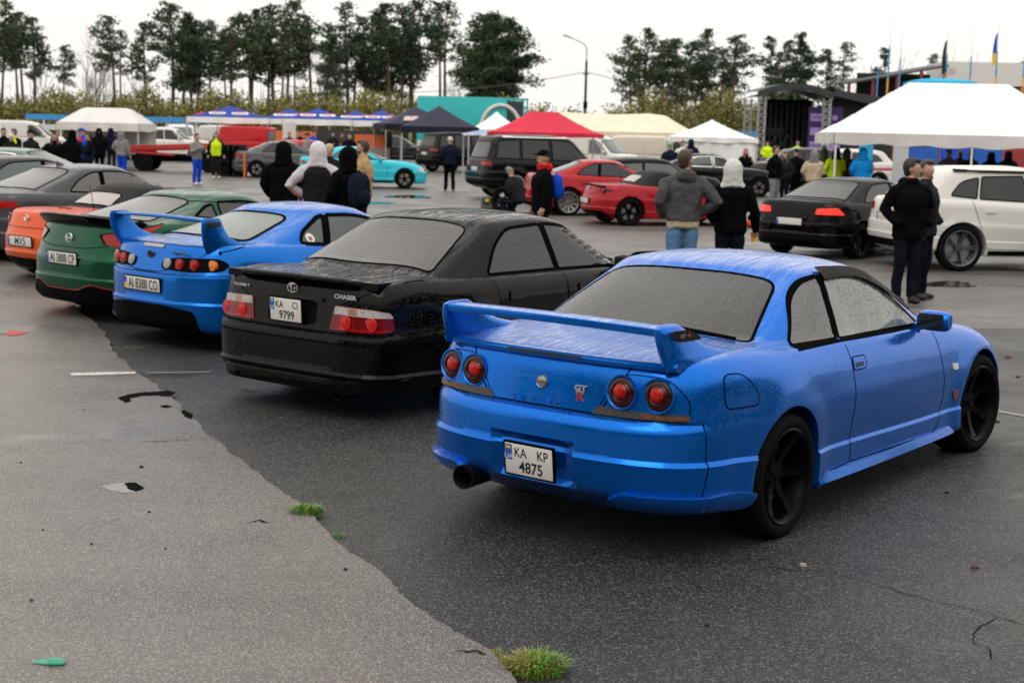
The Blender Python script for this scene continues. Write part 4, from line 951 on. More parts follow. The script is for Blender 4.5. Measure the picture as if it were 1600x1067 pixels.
# ------------------------------------------------------------------ a body by its main measures
def std_rings(L, hw, xrb, xrt, xft, xfb, zdr, zdw, zbr, zbf, zhb, zhf, wbase, wroof, roof, clr=.17, zr=.29, zc=.45, zbt=.62, tail=.12, a=.45, n=3.0, b=.7, nf=2.5,
              gh_a=.34, gh_n=2.9, gh_b=.46, step=.03, taper=.05, step_in=.05, mid=.5, bulge=0.015, nose=0.0, rail_in=.07, deck_x=None, sill=.0, wt=0.0):
    """rear window foot/top xrb/xrt, windscreen top/foot xft/xfb; zdr/zdw boot edge and boot at the glass; zbr/zbf window line; zhb/zhf bonnet; roof = [(x, z)] edge line"""
    xm = L * .5; dk = deck_x if deck_x is not None else tail + .03
    def wl(k): return [(0, hw - taper + k), (L * .16, hw - .012 + k), (L * .3, hw + k), (L * .65, hw + k), (L * .82, hw - .008 + k), (L, hw - .07 + k)]
    low = [(0, zr), (L * .09, zr - .02), (L * .22, clr + .03), (L * .35, clr + .02), (L * .68, clr + .02), (L * .85, clr + .01), (L, clr + .01)]
    sh = lambda d, l: [(x, z + d) for x, z in l]
    crease = [(0, zc), (L * .13, zc - .02), (L * .30, zc - .08), (L * .66, zc - .10), (L, zc - .08)]
    bt = [(0, zbt), (L * .2, zbt), (L * .5, zbt - .04), (L * .8, zbt - .07), (L, zbt - .10)]
    edge = [(0, zdr), (max(.12, xrb * .7), zdw - .015), (xrb + .35, zbr), (xfb - .45, zbf), (xfb, zhb - .04), (xfb + (L - xfb) * .55, zhf + (zhb - zhf) * .55), (L - .12, zhf - .04)]
    shl = [(x, z - (.07 if x > .3 else .06)) for x, z in edge]
    rx = [p[0] for p in roof]; rz = [p[1] for p in roof]
    base = [(xrb, zdw + .012), (xrb + .35, zbr + .018), (xfb - .45, zbf + .018), (xfb, zhb + .015)]
    ztop = float(np.mean(rz))
    midz = [(xrb + (xrt - xrb) * mid, (zdw + rz[0]) * .5), (xm, (zbr + ztop) * .5), (xfb + (xft - xfb) * mid, (zhb + rz[-1]) * .5)]
    wm = (wbase + wroof) / 2 + bulge
    ap = float(max(rz))
    return [
        (lineup(.6, L - .5, clr + .03), 2), (ring(.3, L - .25, hw - .17, clr + .02, .5, 4), 2),
        (ring(.09, L - .07, wl(-.045 + sill), low, a - .02, n + .3, b, nf), 2, True),
        (ring(.05, L - .04, wl(-.02 + sill), sh(.03, low), a, n + .2, b, nf), 4),
        (ring(.0, L - .01, wl(-.004), crease, a, n, b, nf), 1, True),
        (ring(.012, L - .01, wl(-.016), sh(.022, crease), a, n, b, nf), 5, True),
        (ring(.02, L, wl(0), sh(-.03, bt), a, n, b + .04, nf - .05), 2),
        (ring(.03, L - .005, wl(-.003), bt, a, n, b + .04, nf - .05), 1, True),
        (ring(.03 + step_in, L - .01 - nose * .2, wl(-.008), sh(.012, bt), a - .03, n, b + .04, nf - .05), 5, True),
        (ring(tail, L - .08 - nose, wl(-.03 + wt), shl, a - .05, n + .1, b + .1, nf - .1), 3),
        (ring(dk, L - .17 - nose, wl(-.075 + wt), edge, a - .08, n + .2, b + .15, nf - .1), 2),
        (ring(dk + .04, L - .26 - nose, wl(-.10 + wt), sh(.016, edge), a - .1, n + .2, b + .15, nf - .1, crown=.015), 6),
        (ring(xrb, xfb, [(xrb, wbase - .05), (xrb + .4, wbase), (xfb - .5, wbase), (xfb, wbase - .06)], base, gh_a, gh_n, gh_b, 2.3, crown=.012), 5, True),
        (ring(xrb + (xrt - xrb) * mid, xfb + (xft - xfb) * mid, [(xrb, wm - .045), (xrb + .6, wm), (xfb - .7, wm), (xfb, wm - .05)], midz, gh_a * .92, gh_n, gh_b * .9, 2.3, crown=.012), 5),
        (ring(xrt, xft, [(xrt, wroof - .04), (xrt + .3, wroof), (xft - .3, wroof), (xft, wroof - .03)], roof, gh_a * .75, gh_n, gh_b * .72, 2.4, crown=.02), 3),
        (ring(xrt + .06, xft - .09, [(xrt, wroof - .04 - rail_in), (xrt + .3, wroof - rail_in), (xft - .3, wroof - rail_in), (xft, wroof - .03 - rail_in)], sh(.03, roof), gh_a * .65, gh_n - .1, gh_b * .65, 2.4, crown=.022), 4),
        (ring(xrt + .22, xft - .24, wroof * .45, sh(.058, roof), .15, 2.6, .2, 2.4), 3),
        (lineup(xrt + .30, xft - .34, sh(.066, roof)), 0)]
def detail(lo):
    global NR, NS
    NR, NS = (18, 40) if lo else (30, 64)
def side_windows(c, wins, mat, frame=.02, bp=None, fm=None):
    for pl in 'LR':
        for w in wins: c.window(w, pl, mat, frame, .03, fmat=fm)
        for (x0, z0, x1, z1, wd) in (bp or []): c.strip('pillar_trim', [(x0, z0), (x1, z1)], pl, BLACK_RUBBER, wd, .005)
def handles(c, xs, z, mat, lenx=.17):
    for pl in 'LR':
        for x in xs:
            c.patch('door_handle', [(x, z - .018), (x, z + .018), (x + lenx, z + .016), (x + lenx, z - .016)], pl, mat, .018, .05, .012, thick=.012)
def lamps(c, outline, mat, name='tail_lamp', off=.006, thick=.008, pl='B', r=.02, parent=None):
    o = []
    for sg in ((1, -1) if pl in 'BF' else (1,)):
        o.append(c.patch(name, [(sg * p[0], *p[1:]) for p in outline], pl, mat, off, .03, r, thick=thick, parent=parent))
    return o

# ------------------------------------------------------------------ black saloon
def build_chaser():
    detail(False); P = paint('wet_black_paint', (.0012, .0012, .0015), metal=0.0, rough=.3, flake=.3, coat=.5)
    c = Car('black_saloon', 'black four-door saloon with low boot spoiler parked between two blue coupes', (-1.601, 9.897, .93), P)
    roof = [(1.30, 1.285), (1.7, 1.318), (2.1, 1.322), (2.5, 1.29), (2.78, 1.235)]
    L = 4.715; wheels = [(1.08, .315), (3.81, .315)]
    rg = std_rings(L, .872, .66, 1.34, 2.72, 3.45, .905, .975, .935, .90, .93, .72, .745, .585, roof, zr=.23, zc=.33, zbt=.60, tail=.10, n=4.6, a=.40, taper=.03, step_in=.03, wt=.0, clr=.15)
    c.body(rg, wheels, .315, .045, lambda A: wheel_well_warp(A, wheels, .36, .014, .15))
    rd = [(1.36, .955, .04), (1.52, 1.16, .12), (1.72, 1.275, .08), (2.16, 1.295, .02), (2.235, .945, .02)]
    fd = [(2.285, .943, .02), (2.215, 1.295, .02), (2.50, 1.275, .15), (2.78, 1.18, .12), (3.20, .925, .03)]
    d1 = [(1.34, .945, .01), (1.40, .70, .15), (1.46, .45, .1), (1.50, .25, .03), (2.28, .235, .02), (2.26, .94, .01)]
    d2 = [(2.27, .94, .01), (2.29, .235, .02), (3.20, .225, .1), (3.32, .5, .2), (3.24, .91, .02)]
    c.panels([('rear_door', 'L', d1), ('rear_door', 'R', d1), ('front_door', 'L', d2), ('front_door', 'R', d2), ('rear_bumper', 'B', [(-.95, .60), (.95, .60), (.95, .1), (-.95, .1)]), ('boot_lid', 'B', [(-.40, .60), (-.44, .80), (-.66, .90), (.66, .90), (.44, .80), (.40, .60)])])
    g = glass_dark('saloon_glass', (.02, .021, .022), .05)
    side_windows(c, [rd, fd], g, .022, [(2.258, .94, 2.188, 1.30, .05)])
    for pl in 'LR':
        for d in (d1, d2): c.strip('door_gap', d, pl, GAP, .007, .0012, False, .03)
        c.strip('bumper_gap', [(.20, .60), (.22, .35), (.25, .22)], pl, GAP, .006, .0012, False)
        c.strip('rub_strip', [(.16, .565), (.7, .56)], pl, BLACK_TRIM, .03, .008)
        for d, x in ((0, 1.50), (1, 2.42)):
            c.patch('door_handle', [(x, .76), (x, .83), (x + .17, .83), (x + .17, .76)], pl, P, .012, .04, .012, thick=.012)
    c.window([(.82, -.64, .06), (1.40, -.51, .08), (1.36, 0, .3), (1.40, .51, .08), (.82, .64, .06), (.71, 0, .4)], 'T', glass_dark('saloon_rear_glass', (.075, .072, .066), .07), .012, .06)
    for i in range(15):
        x = .86 + i * .034; w = .60 - i * .007; c.strip('heater_line', [(x, -w), (x - .06, 0, .3), (x, w)], 'T', plain('heater_brown', (.06, .055, .05), .6), .0025, .0032)
    c.window([(-.62, .95, .06), (-.5, 1.22, .06), (.5, 1.22, .06), (.62, .95, .06)], 'F', g, .03, .06)
    # lamps: clear band over red, two round bowls in the red
    for sg in (1, -1):
        hb = [(sg * .375, .632), (sg * .405, .80, .02), (sg * .70, .795, .03), (sg * .81, .775, .03), (sg * .825, .65, .02), (sg * .79, .63, .02)]
        o = c.patch('tail_lamp', hb, 'B', lens('lamp_red_deep', (.16, .004, .004)), .006, .03, .015, thick=.012)
        c.patch('clear_band', [(sg * .405, .742, .004), (sg * .412, .795, .012), (sg * .70, .790, .02), (sg * .806, .772, .02), (sg * .815, .735, .004)], 'B', CLEAR_LENS, .0085, .03, .01, parent=o)
        c.patch('reverse_lamp', [(sg * .53, .748, .004), (sg * .53, .788, .004), (sg * .60, .788, .004), (sg * .60, .748, .004)], 'B', lens('pale_amber_lens', (.40, .20, .14)), .010, .03, 0, parent=o)
        for y, r_ in ((.515, .052), (.715, .050)):
            c.lathe_on('lamp_bowl', 'B', sg * y, .688, [(r_, .0), (r_, .010), (r_ - .007, .0125), (r_ - .010, .009), (r_ * .5, .0125), (0, .014)], RED_HOT, 28, parent=o, tilt=(-1, sg * (.03 if y < .6 else .12), .05), lift=.004)
        c.patch('lamp_lower', [(sg * .40, .637, .004), (sg * .41, .650, .004), (sg * .80, .655, .004), (sg * .79, .637, .004)], 'B', RED_LENS, .0088, .03, 0, parent=o)
    # boot: plate recess, letters, oval badge, spoiler
    c.patch('plate_recess', [(-.235, .655), (-.235, .805), (.235, .805), (.235, .655)], 'B', BLACK_TRIM, .003, .04, .02)
    c.patch('boot_handle', [(-.30, .815, .01), (-.28, .838, .01), (.28, .838, .01), (.30, .815, .01)], 'B', P, .022, .04, .01, thick=.02)
    c.strip('boot_gap', [(-.40, .605), (-.44, .80), (-.67, .895)], 'B', GAP, .006, .0015, False); c.strip('boot_gap', [(.40, .605), (.44, .80), (.67, .895)], 'B', GAP, .006, .0015, False)
    c.strip('bumper_gap', [(-.80, .612), (.80, .612)], 'B', GAP, .008, .0015, False)
    c.strip('bumper_line', [(-.80, .545), (.80, .545)], 'B', BLACK_TRIM, .014, .004, False)
    c.plate(.02, .735, .305, .16, None, x=.045, tilt=-.06, style='eu', two=(('KA', 'CI'), '9799'))
    def oval(nm, y, z, ry, rz, t=.006):
        mb = MB(); h, _ = c.cast('B', y, z); mb.tube([(h.x - .01 - .004 * math.cos(k / 20 * 6.283), y + ry * math.cos(k / 20 * 6.283), z + rz * math.sin(k / 20 * 6.283)) for k in range(21)], t, 6); return mb.build(nm, CHROME, c.root, 60)
    oval('oval_badge', .02, .887, .046, .033); oval('oval_badge', .02, .899, .030, .018, .005); oval('oval_badge', .02, .885, .013, .028, .005)
    h, _ = c.cast('B', -.50, .862); text3d(c.root, 'boot_lettering', 'CHASER', .032, (h.x - .018, -.50, .865), CHROME, sx=1.35, bold=.0012, ext=.003)
    h, _ = c.cast('B', .54, .865); text3d(c.root, 'boot_lettering', 'TOURER V', .022, (h.x - .014, .54, .868), CHROME, sx=1.3, bold=.001, ext=.003)
    n = 31; vs = []; m = 8
    for i in range(n):
        y = -.77 + 1.54 * i / (n - 1); k = abs(y) / .77; e = max(0, (k - .70) / .30); x0 = .06 + .06 * k ** 3 + .26 * e; zt = .992 - .075 * e ** 1.2 - .006 * k; gapz = .030 * max(0, 1 - ((k / .84) ** 8))
        ch = .16 + .14 * e; zb = zt - .038 - .02 * e
        vs += [(x0, y, zt - .012), (x0 + .01, y, zt), (x0 + ch * .5, y, zt - .002), (x0 + ch, y, zt - .02), (x0 + ch, y, zb - .0 + .01), (x0 + ch * .5, y, zb - .012 * e), (x0 + .012, y, zb - .01 * e), (x0 + .001, y, zb + .01)]
    for i in range(n):      # the ends of the spoiler run down into the wings
        y = vs[i * m][1]; e = max(0, (abs(y) / .77 - .70) / .30) ** 1.5
        for k in range(m):
            x_, y_, z_ = vs[i * m + k]; hb_, _ = c.cast('T', max(x_, .13), y_); lim = hb_.z + (.010 if k in (1, 2) else .002 if k in (0, 3) else -.02); vs[i * m + k] = (x_, y_, z_ * (1 - e) + lim * e)
    sp = MB(); fs = [(i * m + k, i * m + (k + 1) % m, (i + 1) * m + (k + 1) % m, (i + 1) * m + k) for i in range(n - 1) for k in range(m)]
    sp.add(vs, fs + [tuple(range(m)), tuple((n - 1) * m + k for k in range(m))])
    so = sp.build('boot_spoiler', P, c.root, 35, fix=True)
    for sg in (1, -1): MB().box((.22, sg * .66, .945), (.14, .16, .05)).build('spoiler_foot', P, so)
    # chin lip on the rear bumper
    lp = MB(); vs = []; m = 5
    for i in range(n):
        y = -.86 + 1.72 * i / (n - 1); k = abs(y) / .86; x0 = -.018 + .33 * k ** 6
        z0 = .29; vs += [(x0 + .06, y, z0 + .02), (x0, y, z0 + .012), (x0 - .004, y, z0 - .004), (x0 + .015, y, z0 - .085), (x0 + .08, y, z0 - .09)]
    fs = [(i * m + k, i * m + (k + 1) % m, (i + 1) * m + (k + 1) % m, (i + 1) * m + k) for i in range(n - 1) for k in range(m)]
    lp.add(vs, fs + [tuple(range(m)), tuple((n - 1) * m + k for k in range(m))]); lp.build('bumper_lip', P, c.root, 30, fix=True)
    X = MB(); X.lathe([(.0, .30), (.045, .30), (.05, .0), (.055, .0), (.055, .4), (0, .4)], 24, 'x'); X.build('exhaust', plain('sooty_metal', (.012, .011, .011), .4), c.root, 40, (.06, -.45, .20), fix=True)
    add_wheels(c, (1.08, 3.81), .868, .315, .315, .23, .225, 5, 'five', RIM_SILVER)
    mirror_part(c, 3.02, .80, .965, P, .95)
    return c
build_chaser()

# ------------------------------------------------------------------ lighter blue coupe with bridge wing
def build_supra():
    detail(False); P = paint('wet_royal_blue_paint', (.0, .125, .50), metal=.64, rough=.22, coat=.45)
    c = Car('blue_hatch_coupe', 'blue rounded coupe with bridge rear wing beside the black saloon', (-3.322, 12.671, .878), P)
    roof = [(1.30, 1.175), (1.6, 1.205), (1.9, 1.212), (2.2, 1.19), (2.50, 1.13)]
    L = 4.52; wheels = [(1.00, .325), (3.55, .325)]
    rg = std_rings(L, .895, .50, 1.30, 2.42, 3.25, .90, .955, .93, .85, .86, .62, .76, .545, roof, zr=.20, zc=.44, zbt=.70, tail=.10, n=2.9, a=.58, nf=2.2, step_in=.02, gh_a=.5, gh_n=2.4, b=.9, wt=-.01, taper=.09, clr=.13)
    def warp(A):
        A = wheel_well_warp(A, wheels, .37, .02, .2); X, Y, Z = A[..., 0], A[..., 1], A[..., 2]
        k = np.exp(-((X - 1.05) / .55) ** 2 - ((Z - .78) / .16) ** 2); A[..., 1] = np.where(Y > .55, Y + .02 * k, Y)
        return A
    c.body(rg, wheels, .325, .045, warp)
    qw = [(1.20, .945, .10), (1.27, 1.035, .12), (1.55, 1.165, .1), (1.62, 1.178, .02), (1.50, .925, .02)]
    dw = [(1.56, .92, .02), (1.68, 1.182, .02), (2.05, 1.178, .2), (2.45, 1.08, .15), (2.86, .875, .03)]
    d = [(1.55, .915, .01), (1.52, .70, .1), (1.62, .23, .04), (2.85, .22, .1), (2.98, .5, .2), (2.92, .86, .02)]
    c.panels([('door', 'L', d), ('door', 'R', d), ('rear_bumper', 'B', [(-1, .70), (1, .70), (1, .1), (-1, .1)]), ('tailgate', 'B', [(-.60, .88), (-.5, .96), (.5, .96), (.60, .88), (.5, .72), (-.5, .72)])])
    g = glass_dark('coupe_side_glass', (.05, .062, .06), .06)
    side_windows(c, [qw, dw], g, .032, [(1.52, .915, 1.645, 1.185, .06)])
    for pl in 'LR':
        c.strip('door_gap', d, pl, GAP, .007, .0012, False); h = c.lathe_on('sticker', pl, 1.345, .985, [(0, .0045), (.052, .0045), (.053, .003)], plain('sticker_white', (.65, .64, .62), .5, var=.05), 24)
        c.lathe_on('sticker_mark', pl, 1.345, .98, [(0, .0055), (.026, .0055), (.026, .004)], plain('sticker_brown', (.25, .12, .06), .6, var=.6, vscale=60), 14, parent=h)
        c.patch('door_handle', [(1.66, .72), (1.66, .78), (1.83, .78), (1.83, .72)], pl, P, .006, .04, .02, thick=.006)
        c.strip('hatch_gap', [(.30, .90), (.7, .985), (1.05, 1.10), (1.28, 1.175)], pl, GAP, .008, .0015, False, .1)
        c.strip('bumper_gap', [(.30, .70), (.42, .66), (.46, .55), (.40, .35)], pl, GAP, .006, .0012, False, .05)
    c.window([(.68, -.60, .12), (1.34, -.44, .12), (1.28, 0, .3), (1.34, .44, .12), (.68, .60, .12), (.57, 0, .4)], 'T', GLASS_PALE, .03, .10)
    c.window([(-.60, .88, .06), (-.46, 1.12, .06), (.46, 1.12, .06), (.60, .88, .06)], 'F', g, .03, .06)
    # four round lamps in each oval black housing
    for sg in (1, -1):
        o = c.patch('tail_lamp', [(sg * .195, .735, .04), (sg * .185, .815, .05), (sg * .40, .845, .06), (sg * .74, .845, .05), (sg * .80, .79, .05), (sg * .77, .735, .05), (sg * .5, .72, .06)], 'B', BLACK_TRIM, .006, .03, .04, thick=.01)
        for y, r_, m in ((.262, .046, CLEAR_LENS), (.41, .050, RED_LENS), (.557, .050, RED_LENS), (.70, .047, AMBER)):
            c.lathe_on('lamp_lens', 'B', sg * y, .785, [(r_, -.02), (r_, .012), (r_ - .01, .016), (r_ - .013, .013), (r_ * .45, .017), (0, .018)], m, 24, parent=o, tilt=(-1, sg * (.05 + .5 * max(0, y - .4)), .12), lift=.004)
    c.patch('third_brake_lamp', [(-.145, .912), (-.145, .938), (.145, .938), (.145, .912)], 'B', plain('lamp_grey', (.30, .27, .26), .25, coat=1), .010, .03, .01, thick=.01)
    c.strip('tailgate_gap', [(-.64, .90), (-.55, .81), (-.2, .705), (.2, .705), (.55, .81), (.64, .90)], 'B', GAP, .007, .0015, False, .1)
    c.strip('bumper_gap', [(-.84, .70), (-.5, .695), (.5, .695), (.84, .70)], 'B', GAP, .007, .0015, False, .05)
    h, _ = c.cast('B', 0, .845); mb = MB()
    for (ry, rz, dz) in ((.045, .03, 0), (.028, .016, .01), (.012, .027, 0)): mb.tube([(h.x - .008, ry * math.cos(k / 16 * 6.283), .848 + dz + rz * math.sin(k / 16 * 6.283)) for k in range(17)], .0055, 6)
    mb.build('oval_badge', plain('badge_black', (.006, .006, .008), .3), c.root)
    h, _ = c.cast('B', -.40, .878); text3d(c.root, 'boot_lettering', 'Supra Turbo', .030, (h.x - .025, -.40, .880), plain('script_bronze', (.22, .12, .08), .35, metal=.5), sx=1.2, ext=.003, shear=.3)
    c.plate(.02, .585, .52, .115, 'AI 8388 CO', x=.02, tilt=-.08, style='old')
    # black diffuser
    c.patch('diffuser', [(-.62, .17, .03), (-.60, .38, .06), (-.3, .42, .08), (.3, .42, .08), (.60, .38, .06), (.62, .17, .03)], 'B', BLACK_TRIM, .008, .04, .03, thick=.02)
    X = MB(); X.lathe([(.0, .30), (.055, .30), (.06, .0), (.068, -.01), (.068, .4), (0, .4)], 24, 'x'); X.build('exhaust', plain('burnt_steel', (.03, .035, .06), .3, metal=.7), c.root, 40, (.16, .62, .29), fix=True)
    # bridge wing
    n = 25; vs = []; m = 7
    for i in range(n):
        y = -.70 + 1.4 * i / (n - 1); k = abs(y) / .7; x0 = .13 + .05 * k * k; z0 = 1.175 + .015 * (1 - k * k)
        vs += [(x0, y, z0), (x0 + .01, y, z0 + .014), (x0 + .10, y, z0 + .018), (x0 + .20, y, z0 + .002), (x0 + .20, y, z0 - .008), (x0 + .09, y, z0 - .012), (x0 + .01, y, z0 - .014)]
    wb = MB(); fs = [(i * m + k, i * m + (k + 1) % m, (i + 1) * m + (k + 1) % m, (i + 1) * m + k) for i in range(n - 1) for k in range(m)]
    wb.add(vs, fs + [tuple(range(m)), tuple((n - 1) * m + k for k in range(m))]); wing = wb.build('rear_wing', P, c.root, 35, fix=True)
    for sg in (1, -1):
        rows = []
        for (z, xa, xb, yc, th) in ((.885, .22, .98, .66, .06), (.925, .20, .78, .675, .055), (.97, .17, .60, .69, .045), (1.03, .15, .50, .70, .036), (1.10, .135, .43, .71, .03), (1.17, .135, .39, .715, .026), (1.20, .15, .365, .712, .02)):
            q = []
            for k in range(14):
                a_ = 2 * math.pi * k / 14; ca, sa = math.cos(a_), math.sin(a_)
                q.append(((xa + xb) / 2 + (xb - xa) / 2 * math.copysign(abs(ca) ** .55, ca), sg * (yc + th * math.copysign(abs(sa) ** .8, sa) * (1 if ca < .4 else .5)), z + (.09 * max(0, ((xa + xb) / 2 + (xb - xa) / 2 * ca) - .4) if z < .95 else 0)))
            rows.append(q)
        pb = MB(); k_ = 14; pb.add([p for q in rows for p in q], [(i * k_ + k, i * k_ + (k + 1) % k_, (i + 1) * k_ + (k + 1) % k_, (i + 1) * k_ + k) for i in range(len(rows) - 1) for k in range(k_)] + [tuple(range(k_)), tuple((len(rows) - 1) * k_ + k for k in range(k_))])
        pb.build('wing_pillar', P, wing, 40, fix=True)
        bb = MB(); bb.box((.26, sg * .742, 1.15), (.18, .012, .045)); link('wing_bracket', bevel_mesh(bb.mesh('wing_bracket', plain('bracket_grey', (.05, .045, .045), .4, metal=.4)), .008), wing)
    for ch in [wing] + list(wing.children):
        for v in ch.data.vertices: v.co.y *= .95; v.co.x = .13 + (v.co.x - .13) * (.84 if v.co.z > 1.0 else .95)
    add_wheels(c, (1.0, 3.55), .885, .325, .325, .26, .24, 5, 'five', RIM_BLACK); mirror_part(c, 2.68, .82, .90, P, 1.0)
    MB().lathe([(0, .03), (.012, .028), (.016, 0), (0, 0)], 12, 'z').build('washer_nozzle', BLACK_TRIM, c.root, None, (.30, -.72, .885))
    return c
build_supra()

# ------------------------------------------------------------------ green coupe with black ducktail
def build_z():
    detail(False); P = paint('wet_green_paint', (.0015, .062, .027), metal=.6, rough=.28, coat=.5)
    c = Car('green_coupe', 'dark green coupe with black ducktail wing and boomerang tail lamps', (-4.577, 14.304, .88), P)
    roof = [(1.22, 1.215), (1.5, 1.24), (1.8, 1.245), (2.1, 1.215), (2.38, 1.15)]
    L = 4.246; wheels = [(.88, .335), (3.43, .335)]
    rg = std_rings(L, .915, .42, 1.22, 2.30, 3.10, .94, .985, 1.0, .90, .89, .66, .78, .56, roof, zr=.20, zc=.45, zbt=.66, tail=.14, n=2.8, a=.58, nf=2.2, step_in=.015, gh_a=.48, gh_n=2.4, b=.9, taper=.07, clr=.14)
    c.body(rg, wheels, .335, .045, lambda A: wheel_well_warp(A, wheels, .38, .03, .22))
    qw = [(1.12, 1.06, .03), (1.34, 1.165, .06), (1.42, 1.18, .02), (1.40, 1.035, .02)]
    dw = [(1.46, .985, .03), (1.50, 1.20, .03), (1.9, 1.21, .2), (2.3, 1.12, .15), (2.74, .925, .03)]
    d = [(1.42, 1.0, .01), (1.42, .70, .1), (1.50, .24, .04), (2.7, .22, .1), (2.84, .5, .2), (2.80, .90, .02)]
    c.panels([('door', 'L', d), ('door', 'R', d), ('rear_bumper', 'B', [(-1, .60), (1, .60), (1, .1), (-1, .1)])])
    g = glass_dark('z_side_glass', (.02, .022, .022), .05); side_windows(c, [qw, dw], g, .022)
    for pl in 'LR':
        c.strip('door_gap', d, pl, GAP, .007, .0012, False); c.strip('hatch_gap', [(.35, .96), (.8, 1.08), (1.22, 1.215), (2.3, 1.16)], pl, GAP, .008, .0015, False, .1)
        o = c.patch('tail_lamp', [(.16, .80, .02), (.17, .90, .03), (.36, .955, .05), (.66, 1.01, .01), (.40, .89, .05), (.34, .80, .02)], pl, RED_LENS, .008, .03, .02, thick=.008)
        c.patch('lamp_white', [(.30, .82, .01), (.33, .875, .02), (.44, .915, .02), (.38, .84, .02)], pl, CLEAR_LENS, .011, .03, .01, parent=o)
        c.strip('lamp_rim', [(.16, .80), (.17, .90), (.36, .955), (.66, 1.01)], pl, BLACK_TRIM, .008, .009, False, .03, parent=o)
    for sg in (1, -1): lamps(c, [(.60, .79, .01), (.72, .875, .03), (.84, .90, .02), (.85, .80, .02)], RED_LENS, off=.007) if sg > 0 else None
    c.window([(.62, -.62, .10), (1.27, -.46, .08), (1.22, 0, .3), (1.27, .46, .08), (.62, .62, .10), (.50, 0, .3)], 'T', glass_dark('hatch_glass', (.09, .088, .082), .08), .02, .08)
    c.window([(-.60, .92, .06), (-.46, 1.14, .06), (.46, 1.14, .06), (.60, .92, .06)], 'F', g, .03, .06)
    h, _ = c.cast('B', 0, .845); mb = MB(); mb.tube([(h.x - .012, .052 * math.cos(k / 20 * 6.283), .845 + .045 * math.sin(k / 20 * 6.283)) for k in range(21)], .008, 6); mb.box((h.x - .014, 0, .845), (.012, .13, .024)); mb.build('round_badge', CHROME, c.root, 50)
    c.strip('tailgate_gap', [(-.62, .95), (-.60, .79), (-.3, .755), (.3, .755), (.60, .79), (.62, .95)], 'B', GAP, .007, .0015, False, .05)
    c.strip('bumper_gap', [(-.88, .735), (-.62, .755)], 'B', GAP, .007, .0015, False)
    c.plate(0, .645, .52, .115, 'AI 3888 CP', tilt=-.05, style='eu')
    c.patch('diffuser', [(-.80, .16, .03), (-.76, .36, .06), (-.45, .40, .05), (-.25, .33, .05), (.25, .33, .05), (.45, .40, .05), (.76, .36, .06), (.80, .16, .03)], 'B', BLACK_TRIM, .006, .04, .03, thick=.02)
    c.strip('diffuser_pinstripe', [(-.78, .35), (-.45, .41), (-.25, .34), (.25, .34), (.45, .41), (.78, .35)], 'B', plain('pinstripe_red', (.45, .03, .05), .4), .008, .012, False, .05)
    for sg in (1, -1):
        X = MB(); X.lathe([(.0, .30), (.06, .30), (.065, .0), (.07, -.01), (.07, .4), (0, .4)], 24, 'x'); X.build('exhaust', plain('sooty_metal', (.012, .011, .011), .4), c.root, 40, (.10, sg * .54, .30), fix=True)
        c.patch('bumper_vent', [(sg * .80, .44, .02), (sg * .80, .62, .02), (sg * .86, .60, .02), (sg * .88, .44, .02)], 'B', BLACK_TRIM, .004, .03, .02)
    n = 25; vs = []; m = 7
    for i in range(n):
        y = -.78 + 1.56 * i / (n - 1); k = abs(y) / .78; x0 = .10 + .16 * k ** 3; z0 = 1.075 - .04 * k ** 4; zb = .94 - .02 * k
        vs += [(x0, y, z0), (x0 + .02, y, z0 + .012), (x0 + .16, y, z0 - .01), (x0 + .34, y, .985), (x0 + .30, y, zb), (x0 + .12, y, zb - .01), (x0 + .03, y, z0 - .04)]
    wb = MB(); fs = [(i * m + k, i * m + (k + 1) % m, (i + 1) * m + (k + 1) % m, (i + 1) * m + k) for i in range(n - 1) for k in range(m)]
    wb.add(vs, fs + [tuple(range(m)), tuple((n - 1) * m + k for k in range(m))]); wb.build('ducktail_wing', paint('wet_black_paint', (.003, .003, .0035)), c.root, 40, fix=True)
    f = [(.62, .80, .04), (.62, .95, .05), (.80, .93, .05), (.82, .82, .05)]; o = c.patch('fuel_flap', f, 'R', P, .002, .03, .04); c.strip('flap_gap', f, 'R', GAP, .006, .0028, True, .04, parent=o)
    add_wheels(c, (.88, 3.43), .905, .335, .335, .26, .245, 7, 'five', RIM_BLACK); mirror_part(c, 2.55, .82, .97, P, 1.0)
    return c
build_z()

